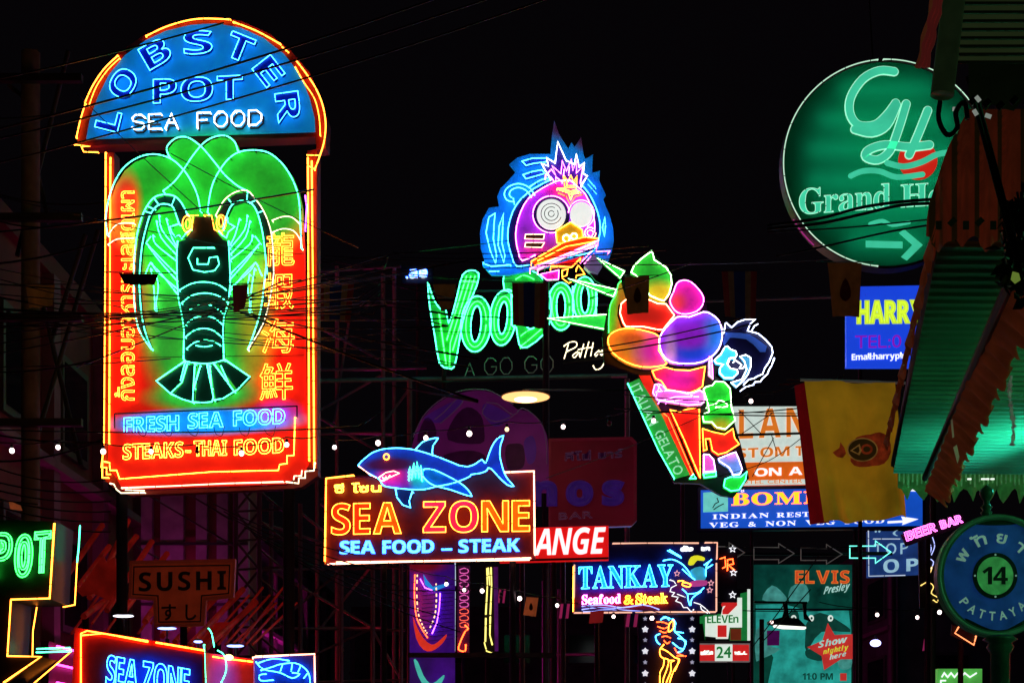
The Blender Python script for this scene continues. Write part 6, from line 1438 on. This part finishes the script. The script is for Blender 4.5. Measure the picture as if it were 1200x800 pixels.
def valance(name, A, B, h, n, mat, depth=0.05, fold=0.02, scall=0.35, lean=0.0, parent=None, curve_left=0):
    """hanging scalloped cloth between world points A and B"""
    V, Fc = [], []; m_ = n * 6
    d = (B - A).normalized(); nrm = Vector((d.y, -d.x, 0))
    for r_ in range(5):
        for i in range(m_ + 1):
            t = i / m_; p = A.lerp(B, t)
            ph = (t * n) % 1.0
            hh = h * (1 - scall * abs(math.cos(PI * ph)) ** 1.5)
            q = r_ / 4
            off = fold * math.sin(t * n * 2 * PI * 0.75) * (0.4 + q) + lean * q
            p = p + Vector((0, 0, -hh * q)) + nrm * off - AW.location
            V.append(tuple(p))
    w_ = m_ + 1; n0 = len(V); V += [(x + nrm.x * 0.008, y + nrm.y * 0.008, z) for x, y, z in V]
    for r_ in range(4):
        for i in range(m_):
            a = r_ * w_ + i
            Fc.append((a, a + w_, a + w_ + 1, a + 1)); Fc.append((a + n0, a + n0 + 1, a + n0 + w_ + 1, a + n0 + w_))
    return rawmesh(name, V, Fc, mat, parent or AW, True)
VO = paint('valance_orange', (0.62, 0.13, 0.04), 0.75, 0.05, grain=0.4, scale=8, trans=0.3)  # valance cloths given faint emission for light that misses them
VG = paint('valance_green', (0.16, 0.60, 0.16), 0.75, 0.09, grain=0.5, scale=14, trans=0.3)
VD = paint('valance_dark_green', (0.05, 0.09, 0.03), 0.75, 0.02, grain=0.4, scale=8)
A0, B0 = at(1100, 150, 6.4), at(1300, 150, 6.4)
# front orange cloth: pleated sheet with a rounded left corner
V, Fc = [], []
nx, nz = 120, 14
for j in range(nz + 1):
    for i in range(nx + 1):
        a = i / nx; b = j / nz
        pxl = 1086 + 50 * (1 - b) ** 2.0
        x = pxl + (1330 - pxl) * a
        yb = 276 + 14 * (1 - abs(math.cos(PI * ((x - 1086) / 28.0)))) * 1.0 + (6 if (x // 28) % 2 else 0)
        top = 128 + 0.0 * a
        y = top + (yb - top) * b
        p = at(x, y, 6.4 + 0.05 * math.sin((x - 1086) / 4.4) + 0.02 * math.sin(x / 2.1)) - AW.location
        V.append(tuple(p))
n0 = len(V); V += [(x, y + 0.008, z) for x, y, z in V]
for j in range(nz):
    for i in range(nx):
        a = j * (nx + 1) + i; w_ = nx + 1
        Fc.append((a, a + w_, a + w_ + 1, a + 1)); Fc.append((a + n0, a + n0 + 1, a + n0 + w_ + 1, a + n0 + w_))
fv = rawmesh('front_valance', V, Fc, VO, AW, True)
VS = VO.copy(); VS.name = 'valance_striped_cloth'; t_ = VS.node_tree
mx_ = next(n for n in t_.nodes if n.bl_idname == 'ShaderNodeMix'); tc_ = next(n for n in t_.nodes if n.bl_idname == 'ShaderNodeTexCoord')
sp_ = t_.nodes.new('ShaderNodeSeparateXYZ'); t_.links.new(tc_.outputs['Object'], sp_.inputs[0])
m1 = t_.nodes.new('ShaderNodeMath'); m1.operation = 'MULTIPLY'; m1.inputs[1].default_value = 2 * PI / 0.0924; t_.links.new(sp_.outputs[0], m1.inputs[0])
m2 = t_.nodes.new('ShaderNodeMath'); m2.operation = 'SINE'; t_.links.new(m1.outputs[0], m2.inputs[0])
rr_ = t_.nodes.new('ShaderNodeMapRange'); rr_.inputs[1].default_value = 0.25; rr_.inputs[2].default_value = 0.6; t_.links.new(m2.outputs[0], rr_.inputs[0])
cx_ = t_.nodes.new('ShaderNodeMix'); cx_.data_type = 'RGBA'; cx_.inputs[6].default_value = (0.62, 0.12, 0.04, 1); cx_.inputs[7].default_value = (0.11, 0.08, 0.02, 1)
t_.links.new(rr_.outputs[0], cx_.inputs[0]); t_.links.new(cx_.outputs[2], mx_.inputs[6])
fv.data.materials[0] = VS
for i in range(13):
    q = i / 12
    a, b = at(1132, -60, 4.4).lerp(at(1120, 66, 5.0), q), Vector((4.4, 4.4, 3.95)).lerp(Vector((4.4, 5.0, 3.92)), q)
    rod('ridge_shade', [a - AW.location - Vector((0, 0, .02)), b - AW.location - Vector((0, 0, .02))], 0.006, paint('ridge_shade_olive', (0.03, 0.04, 0.015), 0.5, 0.02), AW, 5)  # dark rods added to draw shade lines between the roof ridges
for i in range(7):
    x = 1100 + i * 16
    box('valance_motif', at(x, 264 - (i % 2) * 4, 6.31) - AW.location, (0.024, 0.006, 0.035), VD, AW, Matrix.Rotation(0.78 * (i % 2), 3, 'Y'))
valance('upper_valance', at(1135, 62, 5.2), at(1300, 62, 5.2), 0.21, 5, VD, scall=0.25, fold=0.03)
for i in range(5):
    box('valance_motif', at(1140 + i * 16, 118 + (i % 3) * 3, 5.12) - AW.location, (0.02, 0.006, 0.028), BLACK, AW, Matrix.Rotation(0.78, 3, 'Y'))
valance('edge_valance', at(1099, 250, 6.42), at(1041, 505, 11.9), 0.17, 26, VO, scall=0.3, fold=0.012, lean=-0.03)
valance('side_valance', at(1190, 300, 6.5), at(1083, 575, 11.5), 0.15, 26, VO, scall=0.30, fold=0.012, lean=0.14)
valance('rear_valance', at(1052, 548, 12.1), Vector((5.5, 12.1, 3.93)), 0.26, 19, VG, scall=0.4, fold=0.035)
for i in range(44):
    box('fringe', at(1054 + i * 5.2, 556 + (i * 7) % 5, 12.03) - AW.location, (0.012, 0.006, 0.10 + 0.02 * (i % 3)), paint('fringe_lime', (0.30, 0.75, 0.28), 0.6, 0.10, grain=0.5, scale=30), AW)
for x in (1136, 1152, 1157, 1163):
    box('glint', at(x, 561, 12.0) - AW.location, (0.03, 0.006, 0.012), neon('glint_white', (1.2, 1.4, 1.2)), AW)
rod('edge_beam', [at(1102, 285, 6.5) - AW.location + Vector((0, 0, .03)), at(1048, 548, 12) - AW.location + Vector((0, 0, .03))], 0.03, STEEL, AW)
rod('cross_beam', [at(1052, 545, 12.05) - AW.location, Vector((5.5, 12.05, 3.95)) - AW.location], 0.03, STEEL, AW)
rod('inner_beam', [at(1188, 320, 6.6) - AW.location, at(1084, 560, 11.6) - AW.location], 0.025, STEEL, AW)
rod('lower_arm', [at(1060, 527, 11.5) - AW.location, at(1098, 523, 11.5) - AW.location], 0.012, STEEL, AW)
# rolled blind and hanging red strands of the nearer canopy
V, Fc = [], []
tube3(V, Fc, [at(1121 - i * 1.7, -30 + i * 14.2, 4.5) - AW.location + Vector((0, 0, 0.0)) for i in range(11)], 0.034, 16)
rawmesh('rolled_blind', V, Fc, paint('blind_olive', (0.07, 0.14, 0.05), 0.5, 0.05, grain=0.3, scale=20), AW, True)
for s_ in range(3):
    pts = [at(1108 - s_ * 4 - i * 2.0 + 1.5 * math.sin(i * 1.9 + s_), -20 + i * 9, 4.35) - AW.location for i in range(12)]
    rod('red_strand', pts, 0.006, paint('strand_red', (0.5, 0.06, 0.05), 0.7, 0.08), AW)
for s_ in range(2):
    pts = [at(1104 - s_ * 6 - i * 2.1 + 1.5 * math.sin(i * 1.3 + s_ * 2), -20 + i * 9, 4.6) - AW.location for i in range(12)]
    rod('red_strand', pts, 0.007, paint('strand_orange', (0.55, 0.14, 0.05), 0.7, 0.06), AW)
rod('loop_cable', [at(*p, 4.8) - AW.location for p in cr([(1102, 118), (1100, 140), (1110, 158), (1122, 150), (1120, 132), (1130, 120), (1134, 140)], 4)], 0.008, WIRE, AW)
for a in ((1134, 130), (1138, 128)):
    rod('black_pipe', [at(a[0], a[1] - 40, 5.3) - AW.location, at(a[0] + 58, a[1] + 180, 5.6) - AW.location], 0.009, BLACK, AW)
for x, y in ((1146, 116), (1158, 136), (1120, 128), (1143, 132)):
    o = box('tinsel_glint', at(x, y, 5.0) - AW.location, (0.012, 0.006, 0.02), paint('tinsel', (0.7, 0.8, 0.7), 0.2, 0.3), AW, Matrix.Rotation(x, 3, 'Y'))
x0 = 5.4
for y in (6.6, 9.3, 11.95):
    rod('upright', [(x0 - AW.location.x, y - AW.location.y, 0.12), (x0 - AW.location.x, y - AW.location.y, 3.84)], 0.05, STEEL, AW)
# the turquoise fluorescent lamp hung under the roof
e = bpy.data.objects.new('tube_light_fixture', None); e.location = (3.74, 10.3, 3.60); COL.objects.link(e)
props(e, 'turquoise fluorescent fixture under the awning just right of the picture', 'lamp')
box('housing', (0, 0, 0.045), (0.025, 1.3, 0.02), WHITEP, e)
rod('lamp_tube', [(0, -0.6, 0), (0, 0.6, 0)], 0.02, TURQ, e, 8)
rod('bracket', [(0, 0.4, 0.07), (0, 0.4, 0.28)], 0.006, STEEL, e); rod('bracket', [(0, -0.4, 0.07), (0, -0.4, 0.28)], 0.01, STEEL, e)
e = bpy.data.objects.new('tube_light_fixture', None); e.location = (4.4, 7.6, 3.3); COL.objects.link(e)  # second fixture, put in out of view to brighten the near roof
props(e, 'unseen green tube fixture added to light the nearer half of the awning', 'lamp')
box('housing', (0, 0, 0.045), (0.025, 1.3, 0.02), WHITEP, e)
rod('lamp_tube', [(0, -0.6, 0), (0, 0.6, 0)], 0.02, neon('tube_green', (8, 60, 22)), e, 8)
rod('bracket', [(0, 0.4, 0.07), (0, 0.4, 0.55)], 0.01, STEEL, e)
# garland of pale tinsel hanging under the roof
V, Fc = [], []
for i in range(60):
    y = 385 + i * 2.3; x = 1188 + 3 * math.sin(i * 0.15) - i * 0.06
    c_ = at(x, y, 8.8); an = random.random() * 6
    box_geo(V, Fc, tuple(c_ - at(1188, 385, 8.8)), (0.03, 0.004, 0.014), Matrix.Rotation(an, 3, 'Y') @ Matrix.Rotation(an * 2, 3, 'Z'))
g_ = rawmesh('tinsel_garland', V, Fc, paint('tinsel_pale', (0.7, 0.55, 0.55), 0.3, 0.05), None)
g_.location = at(1188, 385, 8.8); props(g_, 'pale tinsel garland dangling under the corrugated roof at the right edge', 'garland')
# cream paper strip on the side valance
S_ = Sign('paper_streamer', 'small cream paper streamer caught on the diagonal orange valance', 'streamer', 1119, 510, 9.0, 0)
S_.slab('strip', [(1114, 492), (1116, 491), (1118, 512), (1116, 513)], paint('paper_cream', (0.6, 0.5, 0.3), 0.7, 0.1), 0, 1)
S_.slab('strip', [(1117, 524), (1121, 521), (1124, 535), (1122, 543), (1119, 532)], paint('paper_cream', (0.6, 0.5, 0.3), 0.7, 0.1), 0, 1)
# climbing plant in the upper right corner
e = bpy.data.objects.new('hanging_plant', None); e.location = at(1192, 300, 5.8); COL.objects.link(e)
props(e, 'dark leafy creeper hanging from the awning pipe at the right edge', 'plant')
V, Fc = [], []
rnd = random.Random(5)
for i in range(420):
    a, b = rnd.gauss(0, 1), rnd.gauss(0, 1)
    cl = rnd.choice(((1192, 245, 13, 6), (1190, 285, 12, 10), (1182, 320, 7, 12), (1196, 320, 8, 22), (1198, 270, 10, 25), (1186, 262, 8, 14)))
    c_ = at(cl[0] + a * cl[2] * 0.6, cl[1] + b * cl[3] * 0.6, 5.75 + rnd.random() * 0.25) - e.location
    R_ = Matrix.Rotation(rnd.random() * 6.3, 3, 'X') @ Matrix.Rotation(rnd.random() * 6.3, 3, 'Y') @ Matrix.Rotation(rnd.random() * 6.3, 3, 'Z')
    s_ = 0.014 + rnd.random() * 0.014; i0 = len(V)
    for q in ((0, -1.6, 0), (0.8, -0.3, 0.15), (0.5, 0.9, 0.1), (0, 1.7, -0.1), (-0.5, 0.9, 0.1), (-0.8, -0.3, 0.15)):
        V.append(tuple(c_ + R_ @ (Vector(q) * s_)))
    Fc.append((i0, i0 + 1, i0 + 2, i0 + 3)); Fc.append((i0, i0 + 3, i0 + 4, i0 + 5))
lf = rawmesh('foliage', V, Fc, paint('leaf_dark', (0.03, 0.05, 0.02), 0.5, grain=0.5, scale=30), e); lf['kind'] = 'stuff'
for s_ in range(4):
    rod('stem', [at(1192 + 3 * math.sin(i * .8 + s_) + s_ * 2, 225 + i * 12, 5.9) - e.location for i in range(10)], 0.005, STEEL, e)
cloth('lime_leaf', [(1187, 318), (1194, 320), (1196, 328), (1190, 332), (1185, 327)], paint('leaf_lime', (0.35, 0.55, 0.08), 0.5, 0.35), e, 5.7, 0.006)

# ================================================================== pink pillared block behind the SUSHI board
e = bpy.data.objects.new('pillared_building', None); e.location = (at(238, 640, 28.8).x, 28.8, 0); COL.objects.link(e)
props(e, 'narrow pillared building lit magenta behind the SUSHI board', 'building')
PL = paint('pillar_plaster', (0.42, 0.32, 0.40), 0.7, grain=0.4, scale=3)
box('wall', (0, 0, 3.45), (1.95, 1.2, 6.9), WM, e)
for _x, _w in ((-0.88, 0.2), (-0.42, 0.42), (0.12, 0.2), (0.5, 0.2), (0.88, 0.2)):
    box('pillar', (_x, -0.68, 3.4), (_w, 0.16, 6.8), PL, e)
box('cornice', (0, -0.1, 7.0), (2.2, 1.5, 0.18), PL, e)
for _z in (4.6, 5.7):
    box('rail', (0, -0.78, _z), (1.95, 0.04, 0.05), STEEL, e)
e = bpy.data.objects.new('magenta_fill_lamp', None); e.location = at(207, 688, 27.3); COL.objects.link(e)  # lamp added out of sight to turn the pillars magenta
props(e, 'unseen magenta tube lamp added behind the SUSHI board to light the pillars', 'lamp')
rod('lamp_tube', [(-0.5, 0, 0), (0.55, 0, 0)], 0.03, neon('lamp_magenta', (11, 0.5, 7)), e, 8)
box('bracket', (0.1, 0.3, 0), (0.06, 0.6, 0.06), STEEL, e)
e = bpy.data.objects.new('lattice_mast', None); e.location = (at(310, 700, 24).x, 24, 0); COL.objects.link(e)
props(e, 'narrow dark lattice mast between the SUSHI board and the shark sign', 'scaffold')
MST = paint('mast_steel', (0.10, 0.04, 0.07), 0.5, 0, 0.2)
for _x in (276, 304, 340):
    a = rel(e, _x, 560, 24); rod('upright', [a, (a.x, a.y, 0)], 0.04, MST, e)
for i in range(7):
    y = 565 + i * 34
    rod('brace', [rel(e, 276, y, 24), rel(e, 304, y + 34, 24)], 0.022, MST, e); rod('brace', [rel(e, 304, y, 24.05), rel(e, 276, y + 34, 24.05)], 0.022, MST, e)
    rod('brace', [rel(e, 304, y + 10, 24), rel(e, 340, y + 40, 24)], 0.018, MST, e); rod('brace', [rel(e, 276, y, 24.08), rel(e, 340, y - 3, 24.08)], 0.018, MST, e)
for a, b in (((165, 575), (275, 640)), ((190, 560), (276, 612)), ((160, 640), (270, 700))):
    rod('stay', [rel(e, *a, 24), rel(e, *b, 24)], 0.014, MST, e)
# a second, lower lattice between the left signs and the shark sign
e = bpy.data.objects.new('lattice_scaffold', None); e.location = (-5.4, 33, 0); COL.objects.link(e)
props(e, 'low steel lattice frame below left of the shark sign', 'scaffold')
for _x in (318, 352, 400, 437, 470):
    a = rel(e, _x, 590, 33); rod('upright', [a, (a.x, a.y, 0)], 0.045, SCF, e)
for a, b in (((300, 610), (475, 668)), ((300, 668), (475, 664)), ((318, 668), (437, 735)), ((318, 790), (437, 735)), ((300, 735), (475, 738)), ((352, 600), (437, 668)), ((318, 735), (400, 668)), ((300, 800), (475, 796)), ((437, 738), (470, 796))):
    rod('brace', [rel(e, *a, 33.1), rel(e, *b, 33.1)], 0.028, SCF, e)

# ================================================================== overhead wires
def wire(pts, D0, D1, r=0.010, sag=0.02, lab=None):
    mx = (pts[0][0] + pts[-1][0]) / 2; my = (pts[0][1] + pts[-1][1]) / 2
    if lab is None:
        lab = ('thin black cable crossing the blue dome of the lobster sign' if mx < 260 and my < 160 else 'thin black cable crossing the upper half of the lobster panel' if mx < 260 and my < 300 else 'thin black cable crossing the lobster tail and red lettering' if mx < 450 and my < 600
               else 'black cable crossing the round hotel sign' if D0 < 15 else 'thin cable crossing the bird face and green word' if my < 320 and mx < 720 else 'thin cable crossing the gelato scoops' if my < 420 and mx < 900 else 'dark cable in front of the orange and blue billboards' if my < 600 else 'dark cable low over the street between the lower signs')
    a, b = pts[0], pts[-1]
    e0 = at(*a, D0); V, Fc = [], []
    line = cr(pts, 6) if len(pts) > 2 else [(a[0] + (b[0] - a[0]) * t / 10, a[1] + (b[1] - a[1]) * t / 10 + 4 * (t / 10) * (1 - t / 10) * sag * abs(b[0] - a[0])) for t in range(11)]
    n = len(line) - 1
    path = [at(*p, D0 + (D1 - D0) * i / n) - e0 for i, p in enumerate(line)]
    if D0 < 17.9 and a[0] < 300 and 300 < b[0] < 600 and not 200 < b[1] <= 300:      # runs on back to the scaffold tower or out over the street
        if b[1] > 300: path.append(at(449, max(320, b[1] - 20), 40) - e0)
        else: path.append(at(b[0] + (b[0] - a[0]) * 0.6, b[1] + (b[1] - a[1]) * 0.6 - 20, D1) - e0)
    tube3(V, Fc, path, r, 5)
    o = rawmesh('overhead_wire', V, Fc, WIRE, None, True); o.location = e0
    props(o, lab, 'overhead wire', 'thin overhead wires across the street')
for a, b, r in (((-40, 100), (262, 27), .010), ((-60, 165), (420, 30), .012), ((-60, 176), (460, 36), .011), ((-60, 205), (520, 40), .010), ((-40, 275), (368, 222), .010), ((-40, 374), (420, 350), .009), ((-40, 366), (420, 358), .008), ((-40, 382), (420, 362), .008), ((-40, 360), (420, 368), .007),
                ((-40, 420), (300, 350), .008), ((250, 352), (560, 470), .012), ((270, 362), (560, 420), .008), ((90, 430), (330, 330), .007), ((-40, 502), (420, 500), .008), ((-60, 430), (200, 420), .006),
                ((-60, 215), (330, 300), .005), ((90, 110), (250, 260), .005), ((200, 180), (420, 290), .005)):
    wire([a, b], 16.2, 15.8, r, 0.012)
for a, b, r, D in (((460, 296), (760, 288), .009, 25), ((470, 302), (780, 293), .008, 25), ((380, 300), (1010, 302), .008, 25), ((700, 414), (880, 380), .012, 22), ((700, 408), (870, 372), .010, 22), ((690, 350), (810, 308), .008, 22), ((720, 478), (990, 486), .010, 22), ((730, 462), (990, 474), .008, 22), ((820, 486), (1000, 470), .01, 24),
                   ((560, 315), (740, 300), .008, 25), ((640, 560), (860, 470), .006, 24), ((880, 760), (960, 650), .012, 30), ((890, 755), (950, 690), .012, 30), ((850, 640), (1010, 640), .01, 30), ((870, 715), (1010, 712), .01, 30), ((440, 690), (560, 690), .01, 26), ((360, 660), (450, 685), .01, 26)):
    wire([a, b], D, D, r, 0.015)
for pts, r in (([(900, 264), (960, 256), (1010, 243), (1060, 236), (1120, 232)], .014), ([(900, 268), (960, 262), (1010, 251), (1060, 240), (1120, 238)], .014), ([(900, 272), (1000, 266), (1100, 256)], .007), ([(910, 300), (960, 290), (1040, 272), (1100, 262)], .009)):
    wire(pts, 14, 13, r)
wire([(842, 558), (900, 540), (950, 505), (1000, 470)], 22, 22, .006)
for i in range(6):
    a = (250 + i * 12, 590 + i * 9); wire([a, (a[0] + 170 + 12 * i, a[1] + 60 + 9 * i)], 19, 19.5, .008, 0.04, 'sagging dark cable right of the SUSHI board')
_r = random.Random(11)
for i in range(14):
    y0, y1 = _r.uniform(300, 430), _r.uniform(300, 430)
    wire([(-60, y0), (430 + _r.uniform(0, 120), y1)], 16.4 + _r.random(), 15.5 + _r.random(), _r.uniform(.004, .008), _r.uniform(0.005, 0.05))
for i in range(9):
    y0 = _r.uniform(130, 560)
    wire([(-60, y0), (122, y0 + _r.uniform(-40, 60))], 19 + _r.random(), 19, _r.uniform(.008, .014), _r.uniform(0.02, 0.12), 'loose sagging cable near the utility pole at the far left')
for i in range(8):
    y0 = _r.uniform(300, 360)
    wire([(370, y0), (600, y0 + _r.uniform(-30, 60))], 30, 30, .008, _r.uniform(0.0, 0.06), 'faint cable between the lobster sign and the green script word')
for i in range(6):
    x0 = 160 + i * 30
    wire(cr([(x0, 497 + i % 3 * 3), (x0 + 3, 508), (x0 + 10, 510), (x0 + 13, 499)], 3), 16.3, 16.3, .004, 0, 'small cable loop dangling over the foot of the lobster sign')
for i in range(5):
    wire([(-20, 560 + i * 9), (130, 575 + i * 12)], 17, 17, .010, 0.05, 'sagging dark cable left of the lobster sign foot')

for s_ in SIGNS:
    if s_.cl[0]:
        c_ = rawmesh('tube_clips', s_.cl[0], s_.cl[1], BLACK, s_.e); c_['kind'] = 'stuff'
